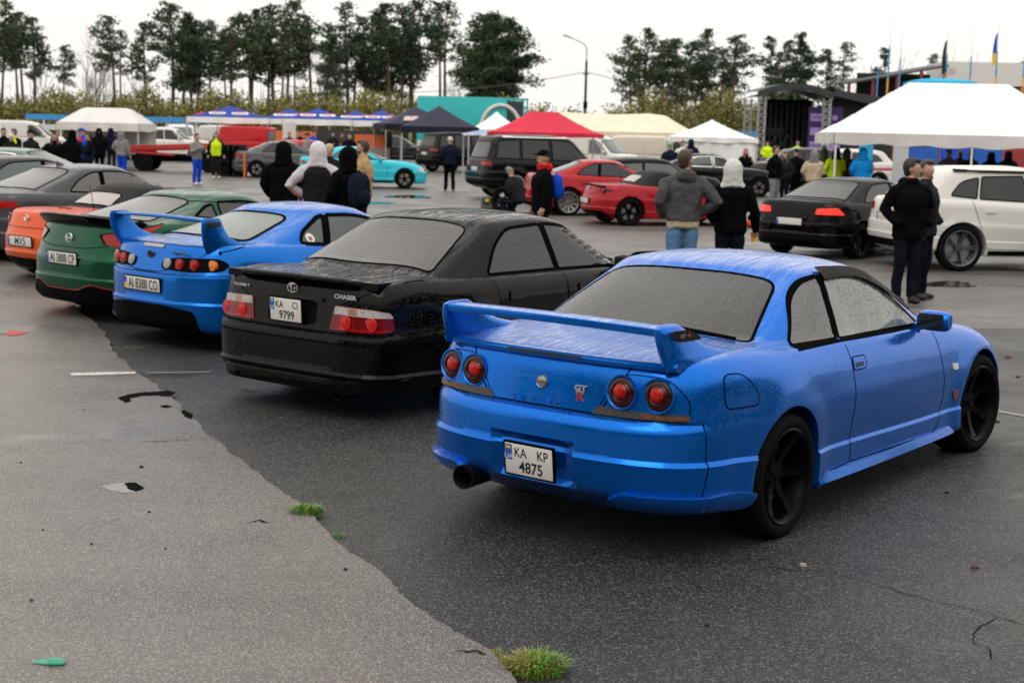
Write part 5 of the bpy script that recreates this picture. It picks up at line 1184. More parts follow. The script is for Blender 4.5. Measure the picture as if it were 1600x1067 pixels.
# ------------------------------------------------------------------ two-seat roadsters
def build_roadster(name, label, pose, col, pname, rim, plate, style, orange):
    detail(False); P = paint(pname, col, metal=.15)
    c = Car(name, label, pose, P)
    roof = [(1.28, 1.115), (1.5, 1.155), (1.7, 1.16), (1.9, 1.14), (2.10, 1.095)]
    L = 3.915; wheels = [(.80, .31), (3.11, .31)]
    rg = std_rings(L, .862, .92, 1.28, 2.02, 2.62, .86, .90, .86, .82, .83, .60, .70, .535, roof, zr=.28, zc=.40, zbt=.60, tail=.12, n=2.4, a=.6, nf=2.2, step_in=.012, gh_a=.36, gh_n=2.5, b=.85, taper=.07, clr=.14, mid=.42, gh_b=.4)
    def warp(A):
        A = wheel_well_warp(A, wheels, .36, .025, .2); return A
    c.body(rg, wheels, .31, .04, warp)
    d = [(1.52, .85, .01), (1.52, .6, .1), (1.58, .22, .04), (2.55, .21, .1), (2.68, .5, .2), (2.62, .81, .02)]
    top = lambda C, N: (C[:, 2] > np.interp(C[:, 0], [.9, 1.3, 2.2, 2.7], [.915, .885, .85, .86])) & (C[:, 0] > .93) & (C[:, 0] < 2.14) & ((np.abs(C[:, 1]) < .70) | (C[:, 2] > .93))
    c.panels([('soft_top', 'fn', top), ('door', 'L', d), ('door', 'R', d)])
    cloth = plain('soft_top_cloth', (.009, .010, .011), .7, spec=.25, var=.2, vscale=30, bumpd=.001, bscale=200)
    for o in c.parts.get('soft_top', []): o.data.materials.clear(); o.data.materials.append(cloth)
    g = glass_dark('roadster_glass', (.04, .055, .052), .06, wet=.6)
    sw = [(1.47, .875, .06), (1.55, 1.06, .08), (1.75, 1.115, .1), (2.02, 1.08, .1), (2.36, .86, .03)]
    side_windows(c, [sw], g, .02)
    c.window([(1.02, -.42, .06), (1.26, -.36, .06), (1.24, 0, .2), (1.26, .36, .06), (1.02, .42, .06), (.97, 0, .2)], 'T', glass_dark('plastic_rear_window', (.33, .30, .28), .12, wet=.6), .02, .06)
    c.window([(-.55, .86, .06), (-.45, 1.07, .06), (.45, 1.07, .06), (.55, .86, .06)], 'F', g, .03, .06)
    for pl in 'LR':
        c.strip('door_gap', d, pl, GAP, .007, .0012, False); c.patch('door_handle', [(1.60, .70), (1.60, .735), (1.75, .735), (1.75, .70)], pl, P, .014, .04, .012, thick=.01)
    c.strip('boot_gap', [(-.52, .86), (-.50, .70), (.50, .70), (.52, .86)], 'B', GAP, .007, .0015, False, .05)
    for sg in (1, -1):
        o = c.lathe_on('tail_lamp', 'B', sg * .60, .77, [(.075, -.03), (.075, .012), (.068, .016), (.062, .010), (.03, .012), (0, .013)], RED_DARK, 26, tilt=(-1, sg * .35, .1), lift=.002)
        c.lathe_on('lamp_lens', 'B', sg * .60, .77, [(.045, .0), (.045, .016), (.03, .021), (0, .022)], RED_LENS, 22, tilt=(-1, sg * .35, .1), lift=.002, parent=o)
        c.patch('tail_lamp_tip', [(sg * .55, .735, .01), (sg * .50, .775, .01), (sg * .62, .805, .02), (sg * .74, .80, .02), (sg * .77, .765, .02), (sg * .70, .735, .02)], 'B', RED_DARK if not orange else BLACK_TRIM, .007, .03, .02, thick=.006)
    c.plate(0, .535, .52, .115, plate, tilt=-.05, style=style)
    c.patch('lower_bumper', [(-.70, .18, .03), (-.66, .33, .06), (.66, .33, .06), (.70, .18, .03)], 'B', BLACK_TRIM, .006, .04, .03, thick=.02)
    h, _ = c.cast('B', 0, .80); mb = MB(); mb.tube([(h.x - .012, .05 * math.cos(k / 20 * 6.283), .815 + .038 * math.sin(k / 20 * 6.283)) for k in range(21)], .006, 6); mb.tube([(h.x - .012, -.045, .825), (h.x - .012, -.02, .818), (h.x - .012, 0, .795), (h.x - .012, .02, .818), (h.x - .012, .045, .825)], .006, 6); mb.build('round_badge', CHROME, c.root, 50)
    if orange:
        c.patch('third_brake_lamp', [(.62, -.11), (.62, .11), (.68, .11), (.68, -.11)], 'T', RED_LENS, .012, .03, .01, thick=.012)
    else:
        sp = MB(); n = 15; vs = []
        for i in range(n):
            y = -.62 + 1.24 * i / (n - 1); k = abs(y) / .62; x0 = .11 + .1 * k ** 3; z0 = .895 - .02 * k * k
            vs += [(x0, y, z0), (x0 + .02, y, z0 + .010), (x0 + .14, y, z0 - .012), (x0 + .02, y, z0 - .02)]
        sp.add(vs, [(i * 4 + k, i * 4 + (k + 1) % 4, (i + 1) * 4 + (k + 1) % 4, (i + 1) * 4 + k) for i in range(n - 1) for k in range(4)] + [(0, 1, 2, 3), tuple((n - 1) * 4 + k for k in range(4))]); sp.build('boot_spoiler', BLACK_TRIM, c.root, 40, fix=True)
    h, _ = c.cast('T', .66, -.62); MB().tube([h, h + Vector((-.02, 0, .16)), h + Vector((-.06, 0, .34))], .004, 6).build('aerial', BLACK_TRIM, c.root)
    add_wheels(c, (.80, 3.11), .858, .31, .31, .22, .23, 5, 'split', rim); mirror_part(c, 2.28, .79, .90, P, .9)
    return c
build_roadster('orange_roadster', 'orange two-seat roadster with black soft top and short plate lettering', (-6.098, 17.487, .87), (.62, .085, .018), 'wet_orange_paint', RIM_BLACK, 'MX5', 'eu', True)
# ------------------------------------------------------------------ the other vehicles of the lot
KIND = dict(
 saloon=dict(L=4.63, wr=.325, ax=(.98, 3.80), H=1.43, rg=dict(hw=.905, xrb=.58, xrt=1.32, xft=2.62, xfb=3.38, zdr=.97, zdw=1.02, zbr=.985, zbf=.93, zhb=.96, zhf=.74, wbase=.775, wroof=.585, roof=[(1.28, 1.315), (1.8, 1.358), (2.2, 1.36), (2.64, 1.275)], n=3.0, a=.5, zbt=.66, zr=.24),
   win=[[(1.18, 1.0, .05), (1.36, 1.18, .12), (1.62, 1.31, .1), (2.16, 1.34, .02), (2.22, .985, .02)], [(2.28, .983, .02), (2.22, 1.34, .02), (2.5, 1.315, .15), (2.78, 1.2, .12), (3.20, .965, .03)]], bp=[(2.25, .98, 2.19, 1.345, .05)],
   rear=[(.74, -.66, .06), (1.42, -.50, .08), (1.36, 0, .3), (1.42, .50, .08), (.74, .66, .06), (.63, 0, .3)], front=[(-.66, .985, .06), (-.5, 1.27, .06), (.5, 1.27, .06), (.66, .985, .06)],
   lamp=[(.46, .80, .02), (.48, .90, .03), (.80, .92, .03), (.86, .80, .02)], doors=[[(1.24, .99, .01), (1.30, .6, .15), (1.42, .26, .03), (2.26, .25, .02), (2.26, .98, .01)], [(2.27, .98, .01), (2.27, .25, .02), (3.16, .24, .1), (3.26, .5, .2), (3.22, .94, .02)]], hx=(1.42, 2.36), hz=.86, pz=.66, mir=(3.02, .82, 1.0)),
 coupe=dict(L=4.67, wr=.335, ax=(1.0, 3.82), H=1.38, rg=dict(hw=.93, xrb=.52, xrt=1.28, xft=2.5, xfb=3.30, zdr=.95, zdw=1.0, zbr=.98, zbf=.92, zhb=.94, zhf=.72, wbase=.775, wroof=.575, roof=[(1.25, 1.27), (1.75, 1.315), (2.1, 1.315), (2.52, 1.235)], n=2.9, a=.52, zbt=.66, zr=.22),
   win=[[(1.20, 1.01, .05), (1.40, 1.17, .12), (1.64, 1.27, .1), (1.78, 1.285, .02), (1.74, .98, .02)], [(1.80, .98, .02), (1.84, 1.29, .02), (2.2, 1.285, .15), (2.62, 1.17, .12), (3.10, .95, .03)]], bp=[(1.77, .97, 1.81, 1.29, .05)],
   rear=[(.70, -.64, .06), (1.38, -.49, .08), (1.31, 0, .3), (1.38, .49, .08), (.70, .64, .06), (.58, 0, .3)], front=[(-.64, .965, .06), (-.49, 1.23, .06), (.49, 1.23, .06), (.64, .965, .06)],
   lamp=[(.46, .79, .02), (.48, .885, .03), (.80, .90, .03), (.86, .79, .02)], doors=[[(1.78, .96, .01), (1.76, .6, .1), (1.84, .24, .04), (3.10, .23, .1), (3.22, .5, .2), (3.16, .93, .02)]], hx=(1.88,), hz=.83, pz=.62, mir=(2.95, .83, .97)),
 suv=dict(L=4.98, wr=.395, ax=(1.02, 3.90), H=1.94, rg=dict(hw=.98, xrb=.14, xrt=.40, xft=3.05, xfb=3.72, zdr=1.15, zdw=1.17, zbr=1.17, zbf=1.12, zhb=1.18, zhf=1.02, wbase=.86, wroof=.72, roof=[(.36, 1.80), (1.2, 1.86), (2.2, 1.86), (3.08, 1.77)], clr=.28, zr=.42, zc=.60, zbt=.80, tail=.08, n=4.5, a=.35, b=.5, nf=3.2, step_in=.01, deck_x=.10, gh_a=.22, gh_n=4.2, gh_b=.4, taper=.03, mid=.5),
   win=[[(.42, 1.22, .05), (.52, 1.72, .08), (1.18, 1.76, .03), (1.18, 1.20, .03)], [(1.26, 1.20, .03), (1.26, 1.765, .03), (2.14, 1.77, .03), (2.18, 1.18, .03)], [(2.26, 1.18, .03), (2.22, 1.77, .03), (2.85, 1.72, .1), (3.46, 1.16, .04)]], bp=[],
   rearB=[(-.70, 1.22, .06), (-.60, 1.70, .06), (.60, 1.70, .06), (.70, 1.22, .06)], front=[(-.72, 1.21, .06), (-.6, 1.72, .06), (.6, 1.72, .06), (.72, 1.21, .06)],
   lamp=[(.52, 1.0, .02), (.50, 1.10, .03), (.90, 1.12, .03), (.94, 1.0, .02)], doors=[[(1.22, 1.17, .01), (1.30, .8, .2), (1.46, .42, .05), (2.18, .40, .02), (2.22, 1.16, .01)], [(2.23, 1.16, .01), (2.20, .40, .02), (3.28, .38, .1), (3.46, .7, .2), (3.42, 1.13, .02)]], hx=(1.42, 2.40), hz=1.0, pz=.88, mir=(3.25, .92, 1.22)),
 crossover=dict(L=4.66, wr=.365, ax=(.96, 3.78), H=1.66, rg=dict(hw=.935, xrb=.22, xrt=.62, xft=2.75, xfb=3.48, zdr=1.07, zdw=1.10, zbr=1.11, zbf=1.02, zhb=1.06, zhf=.86, wbase=.815, wroof=.65, roof=[(.56, 1.50), (1.2, 1.575), (2.0, 1.585), (2.78, 1.50)], clr=.22, zr=.36, zc=.55, zbt=.74, tail=.09, n=3.4, a=.45, b=.6, nf=2.8, step_in=.015, deck_x=.12, gh_a=.30, gh_n=3.2, gh_b=.42, taper=.04),
   win=[[(.78, 1.18, .05), (.98, 1.40, .10), (1.28, 1.47, .05), (1.22, 1.14, .03)], [(1.27, 1.135, .03), (1.33, 1.48, .03), (2.02, 1.50, .03), (2.08, 1.10, .03)], [(2.16, 1.095, .03), (2.10, 1.50, .03), (2.62, 1.46, .12), (3.22, 1.07, .04)]], bp=[],
   rearB=[(-.66, 1.14, .06), (-.54, 1.46, .06), (.54, 1.46, .06), (.66, 1.14, .06)], front=[(-.68, 1.10, .06), (-.54, 1.46, .06), (.54, 1.46, .06), (.68, 1.10, .06)],
   lamp=[(.48, .90, .02), (.50, 1.02, .03), (.84, 1.05, .03), (.90, .92, .02)], doors=[[(1.12, 1.10, .01), (1.22, .8, .2), (1.38, .36, .05), (2.10, .34, .02), (2.12, 1.07, .01)], [(2.13, 1.07, .01), (2.11, .34, .02), (3.10, .32, .1), (3.24, .6, .2), (3.2, 1.04, .02)]], hx=(1.34, 2.26), hz=.94, pz=.80, mir=(3.02, .86, 1.10)),
 van=dict(L=4.90, wr=.33, ax=(1.02, 4.02), H=1.97, rg=dict(hw=.95, xrb=.10, xrt=.24, xft=3.42, xfb=4.26, zdr=1.10, zdw=1.12, zbr=1.12, zbf=1.08, zhb=1.16, zhf=.98, wbase=.905, wroof=.82, roof=[(.22, 1.86), (1.2, 1.90), (2.5, 1.90), (3.45, 1.80)], clr=.20, zr=.34, zc=.50, zbt=.72, tail=.06, n=5.0, a=.28, b=.5, nf=3.0, step_in=.006, deck_x=.08, gh_a=.18, gh_n=5, gh_b=.45, taper=.015, rail_in=.10),
   win=[[(3.02, 1.16, .03), (3.02, 1.72, .05), (3.36, 1.72, .1), (3.92, 1.14, .05)]], bp=[], rearB=[(-.70, 1.2, .05), (-.62, 1.7, .05), (.62, 1.7, .05), (.70, 1.2, .05)], front=[(-.74, 1.18, .06), (-.64, 1.74, .06), (.64, 1.74, .06), (.74, 1.18, .06)],
   lamp=[(.80, .80, .02), (.80, 1.10, .03), (.91, 1.10, .02), (.92, .80, .02)], doors=[[(2.98, 1.75, .02), (2.98, .3, .02), (3.74, .3, .1), (3.96, .7, .2), (3.98, 1.1, .02)], [(1.7, 1.75, .02), (1.7, .3, .02), (2.94, .3, .02), (2.94, 1.75, .02)]], hx=(3.10,), hz=1.0, pz=.70, mir=(3.80, .93, 1.22)),
 hatch=dict(L=3.85, wr=.31, ax=(.66, 3.15), H=1.42, rg=dict(hw=.86, xrb=.14, xrt=.46, xft=2.2, xfb=2.78, zdr=.96, zdw=.98, zbr=.96, zbf=.92, zhb=.96, zhf=.78, wbase=.77, wroof=.64, roof=[(.42, 1.30), (1.0, 1.345), (1.6, 1.35), (2.22, 1.29)], clr=.16, zr=.26, zc=.42, zbt=.64, tail=.08, n=3.6, a=.4, b=.55, nf=2.8, step_in=.01, deck_x=.10, gh_a=.28, gh_n=3.4, gh_b=.36, taper=.03),
   win=[[(.52, 1.0, .05), (.62, 1.24, .08), (1.25, 1.28, .03), (1.25, .98, .03)], [(1.31, .98, .03), (1.31, 1.285, .03), (2.05, 1.25, .08), (2.48, .97, .04)]], bp=[], rearB=[(-.58, 1.0, .05), (-.5, 1.26, .05), (.5, 1.26, .05), (.58, 1.0, .05)], front=[(-.62, .99, .05), (-.52, 1.26, .05), (.52, 1.26, .05), (.62, .99, .05)],
   lamp=[(.62, .72, .02), (.62, .90, .03), (.78, .90, .02), (.79, .72, .02)], doors=[[(1.27, .95, .01), (1.27, .26, .04), (2.4, .25, .1), (2.5, .5, .2), (2.5, .93, .02)]], hx=(1.36,), hz=.82, pz=.60, mir=(2.3, .80, .99)),
 pickup=dict(L=5.3, wr=.39, ax=(1.15, 4.35), H=1.82, rg=dict(hw=.93, xrb=1.75, xrt=1.92, xft=3.25, xfb=3.95, zdr=1.12, zdw=1.13, zbr=1.13, zbf=1.12, zhb=1.16, zhf=1.05, wbase=.82, wroof=.69, roof=[(1.9, 1.70), (2.4, 1.745), (2.8, 1.745), (3.27, 1.67)], clr=.32, zr=.46, zc=.60, zbt=.74, tail=.05, n=5.0, a=.28, b=.5, nf=3.0, step_in=.006, deck_x=.07, gh_a=.2, gh_n=4.2, gh_b=.4, taper=.02),
   win=[[(2.0, 1.2, .04), (2.04, 1.62, .05), (2.62, 1.66, .03), (2.66, 1.18, .03)], [(2.74, 1.18, .03), (2.70, 1.66, .03), (3.1, 1.63, .1), (3.7, 1.16, .04)]], bp=[], rearB=None, front=[(-.68, 1.2, .06), (-.56, 1.63, .06), (.56, 1.63, .06), (.68, 1.2, .06)],
   lamp=[(.80, .75, .02), (.80, 1.05, .03), (.90, 1.05, .02), (.91, .75, .02)], doors=[[(1.96, 1.15, .01), (2.0, .48, .03), (2.68, .46, .02), (2.70, 1.14, .01)], [(2.71, 1.14, .01), (2.70, .46, .02), (3.6, .44, .1), (3.72, .8, .2), (3.7, 1.12, .02)]], hx=(2.1, 2.84), hz=1.0, pz=.80, mir=(3.5, .88, 1.22)),
)
def gen_car(name, label, kind, pose, P, glass=None, rim=None, plate=None, lit=False, group=None, spokes=5, style='five', caliper=None, trim=None, sc=None, lamp_mat=None, lower=True, roofrail=False, cat='car', chrome=False):
    k = KIND[kind]; detail(True)
    c = Car(name, label, pose, P, group, cat); rg = dict(k['rg']); L = k['L']
    wheels = [(k['ax'][0], k['wr']), (k['ax'][1], k['wr'])]; wr = k['wr']
    c.body(std_rings(L, **rg), wheels, wr, .05, lambda A: wheel_well_warp(A, wheels, wr + .05, .015, .16))
    c.panels([('door', pl, d) for d in k['doors'] for pl in 'LR'])
    g = glass or GLASS_FAR
    side_windows(c, k['win'], g, .02, k['bp'], CHROME if chrome else None)
    if k.get('rear'): c.window(k['rear'], 'T', g, .02, .06)
    if k.get('rearB'): c.window(k['rearB'], 'B', g, .02, .06)
    c.window(k['front'], 'F', g, .025, .06)
    for pl in 'LR':
        for d in k['doors']: c.strip('door_gap', d, pl, GAP, .009, .0015, False)
        if roofrail:
            z = float(np.mean([p[1] for p in rg['roof']])) + .02
            c.strip('roof_rail', [(rg['xrt'] + .25, z - .005), (rg['xft'] - .25, z - .015)], pl, roofrail, .03, .03)
        if lower:
            cl = rg.get('clr', .17); c.strip('sill_trim', [(k['ax'][0] + wr + .07, cl + .08), (k['ax'][1] - wr - .07, cl + .075)], pl, BLACK_TRIM, .07, .006)
    handles(c, k['hx'], k['hz'], trim or P)
    lm = lamp_mat or (RED_LIT if lit else RED_LENS)
    lamps(c, k['lamp'], lm, off=.008, thick=.008)
    fl = rg['zhf'] - .10
    lamps(c, [(.50, fl - .06, .02), (.48, fl + .03, .03), (.78, fl + .05, .03), (.84, fl - .02, .02)], CLEAR_LENS, 'headlamp', pl='F')
    c.patch('grille', [(-.34, fl - .14, .03), (-.38, fl + .02, .03), (.38, fl + .02, .03), (.34, fl - .14, .03)], 'F', BLACK_TRIM, .006, .06, .02)
    c.patch('lower_bumper', [(-.66, rg.get('zr', .29) - .02, .03), (-.66, rg.get('zr', .29) + .11, .05), (.66, rg.get('zr', .29) + .11, .05), (.66, rg.get('zr', .29) - .02, .03)], 'B', BLACK_TRIM, .006, .06, .03, thick=.01)
    if plate is not None: c.plate(0, k['pz'], .52, .115, plate, style='eu')
    add_wheels(c, k['ax'], rg['hw'] - .012, wr, wr, .235, wr - .085, spokes, style, rim or RIM_BLACK, caliper=caliper); x, y, z = k['mir']; mirror_part(c, x, y, z, P, 1.0)
    return c
def pose_at(px, py, yaw, kind=None, ref='rear', off=(0, 0)):
    'rear axle wheel (right or left side, on the ground) seen at a pixel -> car pose'
    x, y, _ = G(px, py); c, s = math.cos(yaw), math.sin(yaw)
    return (x - off[0] * c + off[1] * s, y - off[0] * s - off[1] * c, yaw)
GREY_P = paint('grey_metal_paint', (.085, .085, .09), metal=.5, wet=0); BLACK_P = paint('black_far_paint', (.002, .002, .0025), metal=0, wet=0, coat=.5); DKGREY_P = paint('dark_grey_paint', (.03, .031, .034), metal=.4, wet=0)
WHITE_P = paint('white_paint', (.62, .60, .57), metal=0, wet=0); RED_P = paint('red_paint', (.36, .012, .018), metal=.1, wet=0); CYAN_P = paint('cyan_paint', (.03, .50, .62), metal=.05, wet=0); TEAL_P = paint('sage_green_paint', (.09, .16, .13), metal=.35, wet=.6)
NAVY_P = paint('blue_black_paint', (.003, .0035, .005), metal=.1, wet=0, coat=.5); SLATE_P = paint('wet_slate_paint', (.055, .057, .065), metal=.4, wet=.8); BEIGE_P = paint('cream_paint', (.55, .50, .42), metal=0, wet=0)
PALE_G = glass_dark('far_pale_glass', (.10, .12, .115), .08, wet=0)
# rest of the parked row, left
gen_car('grey_coupe', 'slate grey coupe with shark fin aerial next to the orange roadster', 'coupe', (-7.75, 20.05, .87), SLATE_P, glass_dark('grey_coupe_glass', (.10, .095, .09), .08), rim=RIM_BLACK, plate='')
COUPE_FIN = MB(); COUPE_FIN.add([(0, -.03, 0), (.22, -.012, 0), (.22, .012, 0), (0, .03, 0), (-.01, -.006, .085), (-.01, .006, .085)], [(0, 1, 4), (2, 3, 5), (1, 2, 5, 4), (0, 4, 5, 3)])
COUPE_FIN.build('shark_fin_aerial', SLATE_P, bpy.data.objects['grey_coupe'], None, (1.48, 0, 1.335))
gen_car('dark_saloon', 'dark grey saloon parked between the slate coupe and the sage green saloon', 'saloon', (-9.9, 22.8, .80), DKGREY_P, PALE_G)
gen_car('green_saloon', 'pale sage green saloon with chrome window line, tail toward the lot', 'saloon', (-8.75, 30.2, math.pi - .10), TEAL_P, GLASS_FAR, chrome=True, rim=RIM_SILVER)
# across the lot
gen_car('grey_saloon', 'metallic grey saloon with black wheels behind the hooded people', 'saloon', pose_at(401, 278, .20, off=(.98, -.9)), GREY_P, plate='', rim=RIM_BLACK)
_cy = gen_car('cyan_coupe', 'bright cyan coupe with black wheels and yellow calipers', 'coupe', pose_at(641, 296, .12, off=(3.82, -.92)), CYAN_P, rim=RIM_BLACK, caliper=plain('caliper_yellow', (.7, .35, .01), .4))
_cy.root.scale = (.95, 1, 1)
gen_car('red_hatchback', 'small red car half hidden behind the people in hoods', 'hatch', pose_at(478, 268, 1.1, off=(.66, -.86)), RED_P, PALE_G)
gen_car('dark_estate', 'dark grey estate car under the navy canopies', 'crossover', pose_at(580, 256, .05, off=(.96, -.9)), DKGREY_P)
gen_car('black_offroader', 'black off-roader with red tail lamps behind the navy jacket', 'suv', pose_at(706, 270, .60, off=(1.02, -.97)), BLACK_P, plate='')
gen_car('black_offroader', 'big black off-roader with roof rails beside the red canopy', 'suv', pose_at(806, 312, .40, off=(1.02, -.97)), NAVY_P, plate='', spokes=6, rim=RIM_SILVER, roofrail=CHROME)
gen_car('red_coupe', 'red coupe with silver multi-spoke wheels behind the red roadster', 'coupe', pose_at(888, 338, .15, off=(1.0, -.92)), RED_P, plate='', rim=plain('rim_dull_silver', (.22, .22, .22), .35, metal=.7), spokes=10, glass=GLASS_FAR)
_ro = build_roadster('red_roadster', 'red two-seat roadster with black soft top and black wheels', pose_at(984, 354, .28, off=(.80, -.85)), (.33, .010, .020), 'red_roadster_paint', RIM_BLACK, '', 'eu', False)
gen_car('black_hatchback', 'black hatchback with pale rear glass behind the red coupe', 'hatch', pose_at(972, 331, .30, off=(.66, -.86)), BLACK_P, PALE_G)
gen_car('white_van', 'white panel van with dark side opening facing the lot', 'van', pose_at(950, 282, -.55, off=(4.02, -.93)), WHITE_P, PALE_G, cat='van', lamp_mat=RED_LENS)
gen_car('white_van', 'cream small delivery van standing before the cream marquee', 'van', pose_at(982, 279, -.05, off=(1.02, -.93)), BEIGE_P, GLASS_FAR, cat='van')
gen_car('black_saloon', 'black saloon with chrome window line behind the grey jacket', 'saloon', pose_at(1186, 309, -.06, off=(3.80, -.9)), NAVY_P, GLASS_FAR, chrome=True)
gen_car('grey_offroader', 'dark grey off-roader with large door mirror below the stage', 'crossover', pose_at(1188, 296, math.pi + .05, off=(3.78, .9)), DKGREY_P)
_wo = gen_car('white_offroader', 'white off-roader with red side stripe behind the blue rain jacket', 'crossover', pose_at(1372, 299, math.pi + .10, off=(.96, .93)), WHITE_P, GLASS_FAR)
for _pl in 'LR': _wo.strip('side_stripe', [(.25, .88), (3.9, .80)], _pl, plain('stripe_red', (.4, .02, .02), .4), .10, .006)
_lc = gen_car('black_coupe', 'black saloon with lit red tail lamps facing the stage', 'saloon', (4.62, 24.1, .78), BLACK_P, glass_dark('lit_car_glass', (.03, .03, .03), .06, wet=0), plate='', lit=True, rim=RIM_BLACK)
_lc.root.scale = (.97, .97, .95)
gen_car('white_crossover', 'white crossover with two-tone spoked wheels beside the standing pair', 'crossover', pose_at(1500, 425, .16, off=(.96, -.93)), WHITE_P, GLASS_FAR, plate='', rim=plain('rim_two_tone', (.10, .10, .105), .35, metal=.6), spokes=5, style='split', roofrail=BLACK_TRIM)
gen_car('dark_hatchback', 'dark grey car cut by the picture border past the white crossover', 'hatch', pose_at(1648, 420, .16, off=(.66, .86)), DKGREY_P, GLASS_FAR)
gen_car('white_pickup', 'white crew cab pickup beside the red flatbed', 'pickup', pose_at(210, 252, .04, off=(1.15, -.92)), WHITE_P, GLASS_FAR, cat='pickup', rim=RIM_SILVER)
gen_car('white_van', 'white panel van by the flatbed with its blunt front toward the lot', 'van', pose_at(262, 240, -1.3, off=(4.02, -.93)), WHITE_P, PALE_G, cat='van')
gen_car('white_van', 'white van with open side door behind the sage green saloon', 'van', pose_at(-15, 245, .15, off=(1.02, -.93)), WHITE_P, GLASS_FAR, cat='van')
gen_car('white_van', 'white cab behind the black loudspeakers beside the red van', 'van', pose_at(345, 246, .05, off=(1.6, -.93)), WHITE_P, GLASS_FAR, cat='van')
gen_car('red_van', 'red van with its cab beside the loudspeakers', 'van', pose_at(402, 252, .02, off=(2.4, -.93)), paint('van_red_paint', (.45, .012, .015), metal=0, wet=0), PALE_G, cat='van')
gen_car('yellow_coupe', 'lime yellow sports car under the big white canopy', 'coupe', pose_at(1470, 286, math.pi - .1, off=(1.0, .92)), paint('lime_paint', (.55, .55, .01), metal=0, wet=0), GLASS_FAR)
gen_car('yellow_hatchback', 'yellow car beyond the white pickup', 'hatch', pose_at(190, 243, .1, off=(.66, -.86)), paint('yellow_paint', (.65, .42, .02), metal=0, wet=0), GLASS_FAR)
# ------------------------------------------------------------------ people: one continuous body each
from mathutils import noise as mnoise
def cloth(name, col, rough=.85, fold=1.0, var=.15):
    if name in MATS: return MATS[name]
    m, nt, b = new_mat(name); oc = objco(nt)
    n = noise(nt, scaled(nt, oc, (5, 5, 2.5)), 1.0, 4, .6)
    nt.links.new(mixc(nt, maprange(nt, n, .3, .7, 0, 1), tuple(c * (1 - var) for c in col), tuple(min(1, c * (1 + var)) for c in col)), b.inputs['Base Color'])
    b.inputs['Roughness'].default_value = rough; b.inputs['Specular IOR Level'].default_value = .03
    h = mathn(nt, 'ADD', noise(nt, scaled(nt, oc, (9, 9, 5)), 1.0, 3, .55), mathn(nt, 'MULTIPLY', noise(nt, oc, 26, 2), .35))
    nt.links.new(bump(nt, h, .6 * fold, .05), b.inputs['Normal']); MATS[name] = m; return m
SKIN = plain('skin', (.42, .24, .17), .55, var=.12, vscale=12); HAIR_D = plain('dark_hair', (.012, .009, .007), .6, bumpd=.004, bscale=90); HAIR_B = plain('brown_hair', (.05, .025, .014), .6, bumpd=.004, bscale=90); HAIR_R = plain('red_hair', (.30, .06, .02), .6, bumpd=.004, bscale=90)
C_BLACK = cloth('black_cloth', (.0035, .0035, .0045)); C_NAVY = cloth('navy_cloth', (.008, .012, .026)); C_CHAR = cloth('charcoal_cloth', (.013, .014, .016)); C_GREY = cloth('grey_cloth', (.20, .195, .195)); C_JGREY = cloth('jacket_grey', (.075, .073, .075), fold=1.6)
C_WHITE = cloth('white_cloth', (.60, .585, .56)); C_LILAC = cloth('lilac_cloth', (.50, .48, .54)); C_JEANS = cloth('blue_jeans', (.10, .21, .36)); C_DJEANS = cloth('dark_jeans', (.007, .009, .016)); C_TAN = cloth('tan_puffer', (.38, .25, .125), fold=2.0); C_BLUE = cloth('blue_cloth', (.01, .06, .50)); C_SKY = cloth('rain_jacket_blue', (.01, .22, .60))
C_RED = cloth('red_cloth', (.48, .02, .02)); C_HIVIS = cloth('hivis_cloth', (.55, .75, .02)); C_BEIGE = cloth('beige_cloth', (.45, .36, .25)); C_BROWN = cloth('brown_cloth', (.05, .03, .018)); C_OLIVE = cloth('olive_cloth', (.07, .08, .05)); C_GREEN = cloth('green_beanie', (.12, .35, .2)); C_CAMO = cloth('dark_shell_cloth', (.018, .018, .026), var=.6)
SHOE_W = plain('white_shoe', (.6, .58, .55), .6); SHOE_D = plain('dark_shoe', (.010, .010, .011), .6)
def ell(mb, c, r, mi, n=14, rot=None):
    vs = []; fs = []; m = n // 2 + 1
    for i in range(m):
        a = math.pi * i / (m - 1)
        for k in range(n):
            t = 2 * math.pi * k / n; p = Vector((r[0] * math.sin(a) * math.cos(t), r[1] * math.sin(a) * math.sin(t), r[2] * math.cos(a)))
            if rot is not None: p = Euler(rot).to_matrix() @ p
            vs.append(p + Vector(c))
    for i in range(m - 1):
        for k in range(n): fs.append((i * n + k, (i + 1) * n + k, (i + 1) * n + (k + 1) % n, i * n + (k + 1) % n))
    mb.add(vs, fs, mi)
def loft_e(mb, secs, mi, n=16):
    'elliptical sections (x, y, z, rx, ry)'
    vs = [(x + rx * math.cos(2 * math.pi * k / n), y + ry * math.sin(2 * math.pi * k / n), z) for (x, y, z, rx, ry) in secs for k in range(n)]
    fs = [(i * n + k, i * n + (k + 1) % n, (i + 1) * n + (k + 1) % n, (i + 1) * n + k) for i in range(len(secs) - 1) for k in range(n)] + [tuple(range(n))[::-1], tuple((len(secs) - 1) * n + k for k in range(n))]
    mb.add(vs, fs, mi)
ARM = dict(   # elbow and wrist for the right arm (x > 0 is the person's left when facing -y; mirrored by sign), y < 0 is forward
    down=((.285, .02, 1.14), (.30, -.06, .88)), pocket=((.31, .06, 1.16), (.21, -.13, .98)), akimbo=((.40, .09, 1.17), (.22, -.06, 1.02)), fold=((.28, -.04, 1.14), (.04, -.20, 1.16)), phone=((.27, -.04, 1.13), (.12, -.30, 1.28)), cup=((.30, .02, 1.13), (.34, -.10, .87)), hood=((.30, .0, 1.15), (.24, -.14, .97)))
